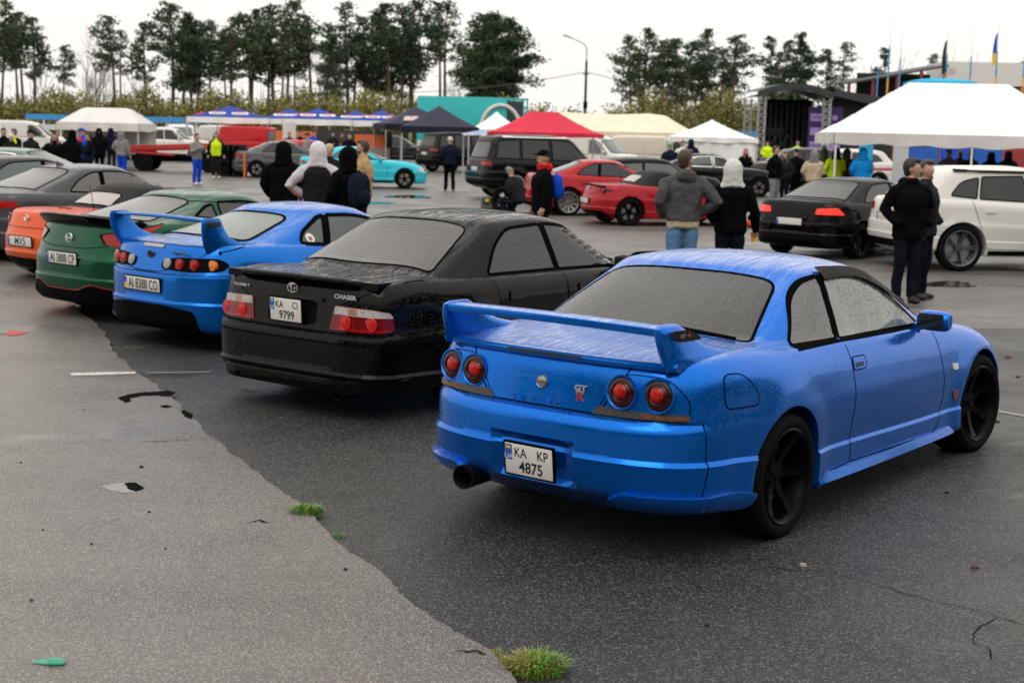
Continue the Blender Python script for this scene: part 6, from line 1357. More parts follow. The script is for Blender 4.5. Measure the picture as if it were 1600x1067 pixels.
def person(label, loc, h=1.76, face=0.0, top=None, legs=None, arms=('down', 'down'), sleeve=None, head='hair', hair=None, hoodm=None, shoe=None, bulk=1.0, length=.88, vox=.022, vest=None, stance=.0, lean=0.0, turn=0.0, group=None, loose=1.0, backhood=None, shirt=None, fingers=False, long_hair=False, beard=False, step=0.0, cat='person', crouch=False):
    top = top or C_BLACK; legs = legs or C_DJEANS; hair = hair or HAIR_D; shoe = shoe or SHOE_D; sleeve = sleeve or top; hoodm = hoodm or top
    mats = [top, legs, sleeve, SKIN, hair, hoodm, shoe, shirt or top, BLACK_TRIM]
    mb = MB(); B = bulk; k = 1
    # trunk
    loft_e(mb, [(0, .005, .86, .155, .115), (0, .0, .95, .175 * (1 + .3 * (B - 1)), .125), (0, -.005, 1.05, .165, .118)], 1)
    loft_e(mb, [(0, .0, length, .178 * B, .130 * B), (0, .0, length + .03, .190 * B, .138 * B), (0, -.008, 1.08, .188 * B, .135 * B), (0, -.012, 1.25, .205 * B, .142 * B), (0, .0, 1.36, .205 * B, .128 * B), (0, .008, 1.42, .175, .11), (0, .012, 1.465, .13, .09), (0, .01, 1.515, .085, .075), (0, .005, 1.54, .068, .064)], 0)
    if shirt: loft_e(mb, [(0, 0, length - .075, .176 * B, .13 * B), (0, 0, length + .04, .178 * B, .13 * B)], 7)
    # legs
    for sg in (1, -1):
        st = step * sg
        hip = (sg * .088, 0, .93); kn = (sg * (.098 + stance * .5), -.02 - st * .5, .50); an = (sg * (.105 + stance), .02 - st, .085)
        w = loose
        pts = [hip, (sg * .095, -.005 - st * .2, .78), kn, ((kn[0] + an[0]) / 2, (kn[1] + an[1]) / 2 + .02, .29), an]
        mb.tube(pts, [.098, .092 * w, .070 * w, .068 * w, .060 * w], 12, 1)
        ell(mb, (an[0], an[1] - .055, .045), (.048, .13, .045), 6, 12); ell(mb, (an[0], an[1] - .10, .035), (.05, .08, .035), 6, 10)
    # arms
    for sg, pose in ((1, arms[0]), (-1, arms[1])):
        e, w_ = ARM[pose]; sh = (sg * .195 * (1 + .35 * (B - 1)), .01, 1.385); e = (sg * e[0], e[1], e[2]); w_ = (sg * w_[0], w_[1], w_[2])
        mb.tube([(sg * .10, .005, 1.43), sh, tuple((Vector(sh) + Vector(e)) / 2), e, tuple((Vector(e) + Vector(w_)) / 2), w_], [.066, .076 * B ** .6, .072 * B ** .8, .064 * B ** .8, .058 * B ** .8, .046 * B ** .6], 12, 2)
        d = (Vector(w_) - Vector(e)).normalized(); hc = Vector(w_) + d * .055
        if pose != 'pocket':
            mb.tube([Vector(w_) - d * .01, hc - d * .02, hc + d * .025], [.030, .038, .034], 10, 3)
            fd = d if pose != 'cup' else (d + Vector((-sg * .5, -.6, 0))).normalized()
            side = d.cross(Vector((0, 1, 0))).normalized() if abs(d.y) < .9 else Vector((1, 0, 0)); rad = .0095 if fingers else .012
            for q in range(4):
                o = (q - 1.5) * .0195; base = hc + d * .02 + Vector((0, 1, 0)) * o; ln = (.062, .074, .070, .052)[q]
                bend = -side * .02 * sg if side.x * sg > 0 else side * .02 * sg
                mb.tube([base, base + fd * ln * .5, base + fd * ln + bend * .8], [rad, rad * .95, rad * .8], 6, 3)
            tb = hc - d * .01 + Vector((0, -1, 0)) * .032
            mb.tube([tb, tb + Vector((0, -.022, 0)) + d * .02, tb + Vector((0, -.026, 0)) + d * .05], [.012, .011, .009], 6, 3)
    # neck and head (turn about the neck)
    hd = MB(); hz = 1.655
    hd.tube([(0, .012, 1.49), (0, .005, 1.56), (0, .0, 1.60)], [.062, .055, .056], 12, 3)
    ell(hd, (0, .008, hz + .012), (.076, .094, .108), 3, 16); ell(hd, (0, -.030, hz - .055), (.056, .060, .062), 3, 12)
    ell(hd, (0, -.096, hz - .012), (.013, .018, .026), 3, 8); ell(hd, (0, -.088, hz - .05), (.026, .012, .012), 3, 8)
    for sg in (1, -1): ell(hd, (sg * .077, .01, hz - .01), (.012, .022, .033), 3, 8); ell(hd, (sg * .031, -.083, hz + .008), (.014, .009, .009), 4, 6)
    if beard: ell(hd, (0, -.040, hz - .075), (.055, .058, .048), 4, 12)
    if head == 'hair':
        ell(hd, (0, .030, hz + .030), (.087, .094, .108), 4, 16); ell(hd, (0, .045, hz - .03), (.072, .066, .075), 4, 12); ell(hd, (0, -.045, hz + .100), (.066, .056, .036), 4, 10); ell(hd, (0, -.030, hz - .01), (.070, .070, .086), 3, 14)
        if long_hair:
            loft_e(hd, [(0, .06, hz - .30, .09, .045), (0, .062, hz - .12, .10, .055), (0, .05, hz + .04, .085, .06)], 4, 12)
            for sg in (1, -1): hd.tube([(sg * .07, .0, hz + .05), (sg * .095, -.02, hz - .12), (sg * .10, -.07, hz - .30)], [.035, .04, .025], 8, 4)
    elif head == 'cap':
        ell(hd, (0, .02, hz + .045), (.084, .098, .078), 4, 14); ell(hd, (0, .012, hz + .062), (.088, .103, .072), 5, 14); ell(hd, (0, -.115, hz + .055), (.062, .068, .012), 5, 12)
    elif head == 'beanie':
        ell(hd, (0, .014, hz + .055), (.089, .104, .088), 5, 14); hd.lathe([(.082, -.02), (.094, -.018), (.095, .02), (.082, .022)], 20, 'z', (0, .01, hz + .045), 5, closed=True)
    elif head == 'hood':
        loft_e(hd, [(0, .025, hz - .21, .165, .125), (0, .03, hz - .15, .135, .122), (0, .032, hz - .08, .124, .126), (0, .034, hz, .127, .134), (0, .034, hz + .06, .118, .128), (0, .034, hz + .105, .095, .106), (0, .036, hz + .135, .06, .07), (0, .04, hz + .148, .02, .025)], 5, 18)
        hd.lathe([(.075, -.012), (.098, -.012), (.098, .012), (.075, .012)], 18, 'y', (0, -.072, hz - .01), 5, closed=True)
    M = Matrix.Translation((0, .01, 1.5)) @ Matrix.Rotation(turn, 4, 'Z') @ Matrix.Translation((0, -.01, -1.5)); hd.v = [tuple(M @ Vector(p)) for p in hd.v]
    mb.add(hd.v, hd.f, 0); mb.m[-len(hd.f):] = hd.m
    if backhood:
        ell(mb, (0, .115, 1.475), (.125, .07, .085), 5, 14); mb.lathe([(.07, -.03), (.105, -.028), (.11, .02), (.085, .035)], 20, 'z', (0, .02, 1.50), 5, closed=True)
    if crouch:      # squatting: trunk lowered and bent forward, knees up
        V = []
        for (x_, y_, z_) in mb.v:
            if z_ > .80: t = min(1, (z_ - .80) / .3); V.append((x_, y_ + .22 - (z_ - .8) * .45, z_ * .92 - .40))
            elif z_ > .48: t = (z_ - .48) / .32; V.append((x_ * (1 + .5 * (1 - t)), y_ - .34 * (1 - t) + .20 * t, .44 - .10 * t + (y_ * .3)))
            else: V.append((x_ * 1.3, y_ - .34 * (z_ / .48) ** .8, z_ * .9))
        mb.v = V
    # join into one skin
    sc = h / 1.78; me = bpy.data.meshes.new('src'); me.from_pydata(mb.v, [], mb.f); src_m = list(mb.m)
    bvh = BVHTree.FromPolygons([Vector(v) for v in mb.v], mb.f)
    o = bpy.data.objects.new('tmp', me); COL.objects.link(o)
    r_ = o.modifiers.new('r', 'REMESH'); r_.mode = 'VOXEL'; r_.voxel_size = vox; s_ = o.modifiers.new('s', 'SMOOTH'); s_.factor = .5; s_.iterations = 3 if vox < .016 else 2
    dg = bpy.context.evaluated_depsgraph_get(); dg.update(); body = bpy.data.meshes.new_from_object(o.evaluated_get(dg)); bpy.data.objects.remove(o)
    n = len(body.polygons); cen = np.empty(n * 3); body.polygons.foreach_get('center', cen); cen = cen.reshape(-1, 3); idx = np.zeros(n, int)
    for i in range(n):
        q = bvh.find_nearest(Vector(cen[i])); idx[i] = src_m[q[2]] if q[2] is not None else 0
    nv = len(body.vertices); co = np.empty(nv * 3); no = np.empty(nv * 3); body.vertices.foreach_get('co', co); body.vertices.foreach_get('normal', no); co = co.reshape(-1, 3); no = no.reshape(-1, 3); nz = mnoise.noise
    am = np.array([0.0 if z > 1.5 else .013 * nz((x * 8 + h * 9, y * 8, z * 5)) + .006 * nz((x * 19, y * 19 + h, z * 15)) for x, y, z in co.tolist()])      # folds in the clothes
    body.vertices.foreach_set('co', (co + no * am[:, None]).ravel())
    body.materials.clear()
    for m_ in mats: body.materials.append(m_)
    body.polygons.foreach_set('material_index', idx.tolist()); body.polygons.foreach_set('use_smooth', [True] * n); body.name = 'person'; body.update()
    ob = link('person', body, None, None, loc, (lean, 0, face)); ob.scale = (sc, sc, sc); tag(ob, label, cat, group)
    return ob
def backpack(label, pers, mat, off=(0, .20, 1.20), size=(.30, .17, .44), rz=0.0, name='backpack'):
    'a pack standing on the back of a person; a thing of its own'
    mb = MB(); ell(mb, (0, 0, 0), (size[0] / 2, size[1] / 2, size[2] / 2), 0, 16); V = []
    for p in mb.v:
        x, y, z = p; V.append((math.copysign(abs(x / (size[0] / 2)) ** .6, x) * size[0] / 2, math.copysign(abs(y / (size[1] / 2)) ** .7, y) * size[1] / 2, math.copysign(abs(z / (size[2] / 2)) ** .7, z) * size[2] / 2))
    mb.v = V; ell(mb, (0, size[1] * .42, -size[2] * .16), (size[0] * .38, size[1] * .28, size[2] * .24), 0, 12)
    o = mb.build(name, mat, None, 60); M = pers.matrix_basis @ Matrix.Translation(off) @ Matrix.Rotation(rz, 4, 'Z'); o.matrix_world = M; tag(o, label, 'backpack')
    st = MB(); st.tube([(-.05, 0, size[2] * .46), (0, 0, size[2] * .56), (.05, 0, size[2] * .46)], .011, 6); st.build('grab_loop', mat, o); return o
def P(px, py, d=None):
    'stand a person: by the feet pixel, or under a pixel column at distance d'
    if d is None: x, y, z = G(px, py); return (x, y, z)
    r = ray_dir(px, py); return (r[0] * d / r[1], d, 0)
def toward(loc, a): return a
NEAR = .0125; BACK = math.pi
# pair by the white crossover
p = person('man in black hooded jacket and dark trousers looking over his shoulder', P(1412, 474), 1.80, .25, C_BLACK, C_DJEANS, ('pocket', 'pocket'), head='hair', hair=HAIR_D, vox=NEAR, turn=.95, backhood=True, bulk=1.08, length=.80)
p = person('person in dark shell jacket standing behind the man in black', P(1436, 468), 1.78, .9, C_CAMO, C_DJEANS, ('pocket', 'down'), head='hair', hair=HAIR_B, vox=NEAR, turn=-.5, bulk=1.12, length=.82)
backpack('grey strapped pack on the dark shell jacket', p, cloth('pack_grey', (.06, .06, .065)), (.02, .20, 1.22), (.28, .16, .42))
# pair behind the blue roof
p = person('man in loose grey hooded jacket and light blue jeans, back turned', P(1062, 466), 1.84, BACK + .10, C_JGREY, C_JEANS, ('pocket', 'akimbo'), head='hair', hair=HAIR_B, vox=NEAR, turn=-1.0, backhood=True, hoodm=C_JGREY, bulk=1.14, length=.93, shirt=C_BEIGE, loose=1.15)
p2 = person('person in black hoodie with pale hood up holding a yellow cup', P(1136, 464), 1.72, BACK - .05, C_BLACK, C_DJEANS, ('cup', 'pocket'), head='hood', hoodm=C_WHITE, vox=NEAR, bulk=1.13, length=.84, fingers=True, loose=1.1)
p2.rotation_euler[2] = BACK - .05; p2.scale = [-p2.scale[0], p2.scale[1], p2.scale[2]]
# group behind the lighter blue coupe
person('person in black hoodie with hood up, back turned', P(443, 380, 21.5), 1.77, BACK - .1, C_BLACK, C_DJEANS, ('hood', 'hood'), head='hood', vox=.015, bulk=1.18, turn=.35)
person('person in black padded vest over pale sleeves with white hood up', P(497, 380, 20.5), 1.79, BACK, C_CHAR, C_DJEANS, ('akimbo', 'akimbo'), sleeve=C_LILAC, head='hood', hoodm=cloth('white_hood', (.62, .58, .64)), vox=.015, bulk=1.16, length=.84)
p = person('person in black hoodie wearing a dark backpack', P(541, 380, 19.6), 1.74, BACK + .9, C_BLACK, C_BLACK, ('hood', 'hood'), head='hood', vox=.015, bulk=1.15, length=.74)
backpack('dark navy backpack on the black hoodie', p, cloth('pack_navy', (.010, .013, .024)), (0, .24, 1.18), (.34, .24, .52))
person('bearded man in tan puffer jacket facing the hooded people', P(566, 340, 25.0), 1.80, -1.2 + math.pi * 2, C_TAN, C_DJEANS, ('pocket', 'pocket'), head='hair', hair=HAIR_B, vox=.016, bulk=1.25, beard=True, turn=-.4, length=.82)
person('man in grey beanie facing the lot among the hooded people', P(514, 340, 26.5), 1.70, .1, C_CHAR, C_DJEANS, head='beanie', hoodm=C_BEIGE, vox=.02)
# man in front of the red cars
p = person('man in black jacket with red hood and dark cap walking past the red cars', P(846, 350, 22.3), 1.74, -1.35, C_BLACK, C_DJEANS, ('down', 'down'), head='cap', hair=HAIR_D, hoodm=C_BLACK, vox=.015, bulk=1.22, lean=0, length=.80)
backpack('bright blue backpack on the black jacket', p, C_BLUE, (0, .235, 1.20), (.28, .18, .40))
hd = MB(); hd.lathe([(.06, -.05), (.115, -.045), (.125, .03), (.09, .055)], 20, 'z', (0, .02, 1.51), 0, closed=True); ell(hd, (0, .10, 1.50), (.11, .06, .08), 0); hd.build('red_hood', C_RED, p, 60)
person('crouching person in grey beanie by the spare wheel', P(803, 352, 33.5), 1.70, BACK + .9, C_CHAR, C_DJEANS, ('fold', 'fold'), head='beanie', hoodm=C_GREY, vox=.025, bulk=1.2, crouch=True)
person('person in navy jacket and white beanie walking from the off-roader', P(702, 299), 1.78, BACK + .2, C_NAVY, C_BLACK, ('pocket', 'pocket'), head='beanie', hoodm=C_WHITE, vox=.02, bulk=1.15, step=.16)
# figures on the far left
GL = 'people standing by the flatbed'
person('person in black coat with hood up carrying a yellow bag', P(156, 277), 1.76, .3, C_BLACK, C_BLACK, ('pocket', 'down'), head='hood', vox=.02, bulk=1.25, length=.75, group=GL)
person('person in grey hoodie and bright blue trousers, back turned', P(191, 281), 1.70, BACK - .3, C_GREY, C_BLUE, ('pocket', 'down'), head='hood', hoodm=C_GREY, vox=.02, bulk=1.2, group=GL, loose=1.1)
person('person in grey top and blue trousers raising a phone', P(308, 289), 1.70, .9, C_GREY, C_BLUE, ('phone', 'phone'), head='hair', hair=HAIR_B, vox=.02, shoe=SHOE_W, group=GL, loose=1.05)
person('person in yellow-green safety vest and dark trousers', P(338, 279), 1.72, .2, C_HIVIS, C_CHAR, ('down', 'down'), sleeve=C_BLACK, head='hair', long_hair=True, hair=HAIR_B, vox=.02, shoe=SHOE_W, group=GL)
GA = 'people behind the sage green saloon'
for i, (x, d, h, f, t, s, hdk, hm, hr, lab, ex) in enumerate([
    (8, 42, 1.76, .4, C_BLACK, C_BLACK, 'hair', None, HAIR_D, 'dark figure by the open van door', {}),
    (24, 46, 1.72, -.5, C_HIVIS, C_BLACK, 'hair', None, HAIR_B, 'person in green safety vest at the open van', {}),
    (20, 40, 1.62, .8, C_CHAR, C_CHAR, 'beanie', C_WHITE, HAIR_B, 'person in white beanie and charcoal coat', {}),
    (50, 40, 1.74, 1.2, C_CHAR, C_CHAR, 'cap', C_BLACK, HAIR_D, 'bearded person in charcoal jacket and cap', dict(beard=True)),
    (87, 40, 1.68, .2, C_BLACK, C_BLACK, 'hair', None, HAIR_B, 'woman with long brown hair in black jacket', dict(long_hair=True)),
    (115, 42, 1.74, BACK, C_BLACK, C_NAVY, 'hood', C_BLACK, HAIR_D, 'person in black hood with blue pack', {}),
    (129, 45, 1.80, 1.6, C_BLUE, C_RED, 'cap', C_BLUE, HAIR_D, 'person in blue and red jacket', {}),
    (140, 44, 1.66, -1.0, C_NAVY, C_BLACK, 'hair', None, HAIR_D, 'person in navy coat beside the black hood', {}),
    (175, 58, 1.75, BACK, C_NAVY, C_NAVY, 'hood', C_NAVY, HAIR_D, 'person in navy hood by the white pickup', {})]):
    person(lab, P(x, 290, d), h, f, t, C_DJEANS, ('fold', 'fold') if i % 2 else ('pocket', 'pocket'), sleeve=s, head=hdk, hoodm=hm, hair=hr, vox=.024, bulk=1.2, group=GA, **ex)
# middle distance
for i, (x, d, h, f, t, hdk, hm, lab) in enumerate([(452, 70, 1.72, .2, C_BLACK, 'beanie', C_RED, 'person in red beanie by the red van'), (469, 66, 1.78, .6, C_BLACK, 'hair', None, 'person in black by the orange stall'), (480, 62, 1.74, -1.2, C_GREY, 'cap', C_BLACK, 'person in grey vest and black cap'), (489, 72, 1.76, 0, C_BLUE, 'hair', None, 'person in blue by the orange stall'),
        (520, 74, 1.74, .3, C_CHAR, 'hair', None, 'person in charcoal at the stall counter'), (534, 74, 1.72, -.3, C_BROWN, 'hair', None, 'person in brown at the stall counter'), (546, 60, 1.76, .1, C_BLACK, 'hair', None, 'person in black near the dark estate')]):
    person(lab, P(x, 290, d), h, f, t, C_DJEANS, ('fold', 'down'), head=hdk, hoodm=hm, vox=.03, bulk=1.15, group='people by the stalls')
# right, beyond the black lit car
GR = 'people in line beneath the stage'
for i, (x, fy, h, f, t, l, s, hdk, hm, hr, lab, ex) in enumerate([
    (1208, 327, 1.78, .9, C_BLACK, C_GREY, None, 'hair', None, HAIR_B, 'young man in black jacket and grey trousers', dict(shoe=SHOE_W, loose=1.2)),
    (1224, 325, 1.62, -.9, C_CHAR, C_DJEANS, None, 'hair', None, HAIR_B, 'woman in charcoal jacket facing the young man', dict(long_hair=True)),
    (1240, 322, 1.70, .2, C_BLACK, C_BLACK, None, 'cap', C_NAVY, HAIR_R, 'person with long red hair and dark coat', dict(long_hair=True)),
    (1268, 330, 1.68, BACK - .4, C_BEIGE, C_GREY, None, 'hood', C_GREY, HAIR_B, 'person in beige coat with grey hood up', {}),
    (1283, 318, 1.72, BACK, C_OLIVE, C_DJEANS, None, 'hood', C_OLIVE, HAIR_D, 'person in olive jacket with hood up', {}),
    (1302, 322, 1.74, BACK, C_HIVIS, C_DJEANS, C_HIVIS, 'hood', C_BLACK, HAIR_D, 'person in lime jacket with dark hood', {}),
    (1318, 322, 1.72, BACK + .3, C_BROWN, C_DJEANS, None, 'hood', C_OLIVE, HAIR_D, 'person in brown coat with olive hood', {}),
    (1343, 330, 1.78, BACK, C_SKY, C_DJEANS, None, 'hood', C_SKY, HAIR_D, 'person in bright blue rain jacket with hood up', {})]):
    person(lab, P(x, fy), h, f, t, l, ('pocket', 'fold') if i % 2 else ('pocket', 'pocket'), sleeve=s, head=hdk, hoodm=hm, hair=hr, vox=.02, bulk=1.22, group=GR, **ex)
for i, (x, d, h, f, t, hdk, hm, hr, lab, ex) in enumerate([(1045, 52, 1.72, BACK, C_NAVY, 'beanie', C_GREEN, HAIR_D, 'person in navy jacket and pale green beanie', {}), (1064, 58, 1.80, .3, C_WHITE, 'hair', None, HAIR_B, 'person in white sweater before the cream marquee', {}), (1077, 60, 1.86, BACK, C_NAVY, 'hood', C_NAVY, HAIR_D, 'person in navy hood before the white canopy', {}),
        (1163, 52, 1.60, .4, C_BLACK, 'hair', None, HAIR_R, 'woman with light hair by the white canopy wall', dict(long_hair=True)), (1243, 78, 1.85, 0, C_HIVIS, 'beanie', C_GREY, HAIR_B, 'person in lime jacket in front of the stage', {}), (1196, 80, 1.80, .2, C_HIVIS, 'hair', None, HAIR_D, 'person in lime vest beside the stage tower', {}),
        (1480, 44, 1.80, .2, C_GREY, 'cap', C_GREY, HAIR_D, 'person in grey cap under the big canopy', {}), (1497, 46, 1.76, BACK, C_BLACK, 'hair', None, HAIR_D, 'dark figure looking at the lime car', {}), (1515, 45, 1.78, .6, C_BLACK, 'hair', None, HAIR_D, 'dark figure raising a hand under the canopy', {}), (1545, 45, 1.72, BACK, C_BLACK, 'hood', C_BLACK, HAIR_D, 'dark hooded figure under the canopy', {}), (1572, 46, 1.76, BACK, C_BLACK, 'hood', C_BLACK, HAIR_D, 'dark hooded figure by the canopy post', {})]):
    person(lab, P(x, 290, d), h, f, t, C_DJEANS, ('phone', 'pocket') if i in (3, 8) else ('pocket', 'pocket'), head=hdk, hoodm=hm, hair=hr, vox=.028, bulk=1.2, **ex)
# yellow paper cup in the hand of the person in black
Mw = p2.matrix_basis; e, w_ = ARM['cup']; hp = Mw @ Vector((w_[0] - .012, w_[1] - .055, w_[2] - .085))
cp = MB(); cp.lathe([(0, -.06), (.030, -.06), (.042, .055), (.046, .058), (.044, .062), (.040, .055), (.0, .03)], 24, 'z'); cup = cp.build('paper_cup', plain('cup_yellow', (.75, .40, .01), .5), None, 40, hp, fix=True); tag(cup, 'yellow paper cup held by the person in black hoodie', 'cup')
ld = MB(); ld.lathe([(.034, .045), (.047, .045), (.047, .066), (.04, .07), (0, .07)], 24, 'z'); ld.build('lid', plain('cup_lid', (.55, .5, .42), .4), cup, 40, fix=True)
# ------------------------------------------------------------------ canopies, marquee, trailer, stage, buildings, poles
def fabric(name, col, rough=.75, tr=.0):
    if name in MATS: return MATS[name]
    m, nt, b = new_mat(name); oc = objco(nt); n = noise(nt, oc, 1.6, 4, .6)
    nt.links.new(mixc(nt, maprange(nt, n, .3, .7, 0, 1), tuple(c * .9 for c in col), tuple(min(1, c * 1.06) for c in col)), b.inputs['Base Color']); b.inputs['Roughness'].default_value = rough; b.inputs['Specular IOR Level'].default_value = .2
    nt.links.new(bump(nt, noise(nt, oc, 4, 3), .3, .04), b.inputs['Normal']); MATS[name] = m; return m
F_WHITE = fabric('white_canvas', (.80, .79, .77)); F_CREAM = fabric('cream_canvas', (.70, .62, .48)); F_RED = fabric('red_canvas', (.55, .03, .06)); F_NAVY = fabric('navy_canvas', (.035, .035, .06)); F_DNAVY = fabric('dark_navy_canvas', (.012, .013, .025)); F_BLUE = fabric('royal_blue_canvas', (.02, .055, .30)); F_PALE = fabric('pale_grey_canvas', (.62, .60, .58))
POLE = plain('tent_pole', (.55, .55, .54), .4, metal=.5); POLE_D = plain('dark_pole', (.05, .05, .052), .5)
def canopy(label, cx, cy, w, d, rz, eave, peak, mat, val=.28, val_mat=None, ridge=0.0, sag=1.18, legs=True, name='canopy_tent', scallop=0, walls=None, zval=None, group=None, leg_mat=None):
    'pop-up canopy: hipped roof sheet, hanging valance, four or six legs'
    root = empty(name, (cx, cy, 0), rz); tag(root, label, 'canopy', group); n = 16; vs = []; fs = []
    for i in range(n + 1):
        for j in range(n + 1):
            u, v = -1 + 2 * i / n, -1 + 2 * j / n; x, y = u * w / 2, v * d / 2
            ax = max(0, (abs(x) - ridge / 2)) / (w / 2 - ridge / 2); s_ = max(ax, abs(v)); z = eave + (peak - eave) * (1 - s_) ** sag
            z -= .03 * math.sin(math.pi * abs(u)) * (abs(v) > .99) ; vs.append((x, y, z))
    for i in range(n):
        for j in range(n): fs.append((i * (n + 1) + j, (i + 1) * (n + 1) + j, (i + 1) * (n + 1) + j + 1, i * (n + 1) + j + 1))
    mb = MB(); mb.add(vs, fs); roof = mb.build('roof_sheet', mat, root, 30)
    vm = val_mat or mat; m = 40
    for (x0, y0, x1, y1) in ((-w / 2, -d / 2, w / 2, -d / 2), (w / 2, -d / 2, w / 2, d / 2), (w / 2, d / 2, -w / 2, d / 2), (-w / 2, d / 2, -w / 2, -d / 2)):
        q = MB(); T = []; Bm = []
        for k in range(m + 1):
            t = k / m; x, y = x0 + (x1 - x0) * t, y0 + (y1 - y0) * t; nx, ny = (y1 - y0), -(x1 - x0); ln = math.hypot(nx, ny); nx /= ln; ny /= ln
            wv = .03 * math.sin(t * 17 + x0); sc_ = .06 * abs(math.sin(t * math.pi * scallop)) if scallop else 0
            T.append((x + nx * .012, y + ny * .012, eave + .01)); Bm.append((x + nx * (.015 + wv * .6), y + ny * (.015 + wv * .6), eave - val + .02 * math.sin(t * 9) - sc_ + (.06 if scallop else 0)))
        q.add(T + Bm, [(k, k + 1, m + 2 + k, m + 1 + k) for k in range(m)]); q.build('valance', vm, root, 60)
    if legs:
        xs = (-1, 1) if w < 5 else (-1, 0, 1)
        for a in xs:
            for b_ in (-1, 1): q = MB(); q.box((a * (w / 2 - .05), b_ * (d / 2 - .05), eave / 2), (.05, .05, eave)); q.box((a * (w / 2 - .05), b_ * (d / 2 - .05), .012), (.14, .14, .024)); q.build('leg', leg_mat or POLE, root)
    for (x0, y0, x1, y1) in (walls or []):
        q = MB(); m2 = 30; T = [(x0 + (x1 - x0) * k / m2, y0 + (y1 - y0) * k / m2 + .03 * math.sin(k * 1.1), eave) for k in range(m2 + 1)]; Bm = [(p[0], p[1] + .03 * math.sin(i * .7), .02) for i, p in enumerate(T)]
        q.add(T + Bm, [(k, k + 1, m2 + 2 + k, m2 + 1 + k) for k in range(m2)]); q.build('side_wall', mat, root, 60)
    return root
def place(px, py, d): x, y, z = D(px, py, d); return x, y
# large white canopy on the right
x0, _ = place(1316, 240, 40)
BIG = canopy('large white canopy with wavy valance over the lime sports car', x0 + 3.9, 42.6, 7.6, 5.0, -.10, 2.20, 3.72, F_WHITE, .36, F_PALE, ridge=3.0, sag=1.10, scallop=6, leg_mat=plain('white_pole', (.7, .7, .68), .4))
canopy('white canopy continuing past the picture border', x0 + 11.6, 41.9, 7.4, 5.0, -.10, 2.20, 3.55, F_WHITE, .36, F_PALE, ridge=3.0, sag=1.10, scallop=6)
canopy('red canopy with ridged roof between the off-roader and the vans', place(851, 210, 55)[0], 56.5, 4.35, 3.0, .06, 1.98, 2.80, F_RED, .16, ridge=1.1, sag=1.25)
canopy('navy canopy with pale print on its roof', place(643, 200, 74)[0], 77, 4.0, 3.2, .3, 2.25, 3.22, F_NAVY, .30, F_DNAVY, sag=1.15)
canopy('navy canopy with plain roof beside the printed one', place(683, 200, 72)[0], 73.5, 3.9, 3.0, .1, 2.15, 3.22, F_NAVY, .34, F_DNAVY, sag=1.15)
pr = MB(); 
NV = [o for o in bpy.data.objects if o.get('label') == 'navy canopy with pale print on its roof'][0]
for (a, b_, c_, d_) in ((-1.0, -.95, .9, .32), (-.8, -.55, .7, .18)):
    pr.add([(a, -1.42 + .0, 2.44), (a + c_ * 1.1, -1.42, 2.46), (a + c_ * .95, -1.05, 2.68), (a + .15, -1.05, 2.67)], [(0, 1, 2, 3)]); break
pr.build('roof_print', plain('print_pale', (.5, .38, .36), .7, var=.5, vscale=9), NV)
GB = 'blue canopies with round drink logos'
for px, d, w in ((352, 82, 4.6), (447, 88, 3.4), (492, 84, 4.0), (552, 90, 3.4), (592, 86, 3.6)):
    r = canopy({352: 'widest royal blue canopy with round drink logos behind the loudspeakers', 552: 'royal blue canopy with round drink logos behind the dark estate', 592: 'royal blue canopy with round drink logos next to the printed navy one'}.get(px, 'royal blue canopy with round drink logos above the orange stall'), place(px, 190, d)[0], d + 1.5, w, 3.4, .1, 2.42 if px != 352 else 2.4, 3.08, F_BLUE, .32, F_WHITE, sag=1.1, group=GB)
    for sx in (-.28, .28):
        # round logo lying on the front slope: white disc with red and blue lobes
        yv = -.60; z = (2.42 if px != 352 else 2.4) + .66 * (1 - .60) ** 1.1; sl = math.atan2(.66, 1.7)
        L0 = MB(); R0 = .36; sxm = 1.35
        for nm, a0, a1, rr, zz, mt in (('logo_disc', 0, 6.2832, R0, .02, 'logo_white'), ('logo_red', .35, 2.79, R0 * .82, .03, 'logo_red'), ('logo_blue', 3.49, 5.93, R0 * .82, .03, 'logo_blue')):
            q = MB(); m = 20; pts = [(sx * w * .5 + rr * sxm * math.cos(a0 + (a1 - a0) * k / m), yv * 1.7 + rr * math.sin(a0 + (a1 - a0) * k / m) * math.cos(sl), z + zz + rr * math.sin(a0 + (a1 - a0) * k / m) * math.sin(sl) * .8) for k in range(m + 1)]
            q.add(pts, [tuple(range(m + 1))]); q.build(nm, plain(mt, dict(logo_white=(.75, .73, .70), logo_red=(.55, .03, .04), logo_blue=(.02, .07, .35))[mt], .6), r)
canopy('pale grey tent with ridged roof behind the crowd', place(147, 200, 62)[0], 64, 3.6, 3.0, 0, 1.95, 2.62, F_PALE, .35, ridge=2.1, sag=1.0, walls=[(-1.8, 1.4, 1.8, 1.4)])
canopy('small red canopy behind the white vans', place(304, 190, 84)[0], 86, 1.9, 1.9, .2, 2.35, 2.75, F_RED, .2, sag=1.2)
canopy('white canopy with closed side walls near the stage', place(1121, 230, 60)[0], 62, 3.3, 3.0, .12, 1.95, 2.72, F_WHITE, .2, sag=1.25, walls=[(-1.6, -1.45, 1.6, -1.45), (1.6, -1.45, 1.6, 1.45)])
canopy('small white canopy behind the red one', place(775, 190, 80)[0], 82, 3.0, 3.0, .1, 2.1, 3.1, F_WHITE, .3, sag=1.35)
canopy('blue and white canopy roof behind the black off-roader', place(752, 212, 62)[0], 63, 1.5, 1.5, .2, 1.86, 2.04, fabric('sky_white_canvas', (.25, .35, .55)), .06, F_WHITE, sag=.8)
canopy('cyan canopy peeking over the large white one', place(1486, 200, 58)[0], 60, 2.6, 2.0, -.1, 4.42, 4.62, fabric('cyan_canvas', (.02, .38, .62)), .18, sag=.5)
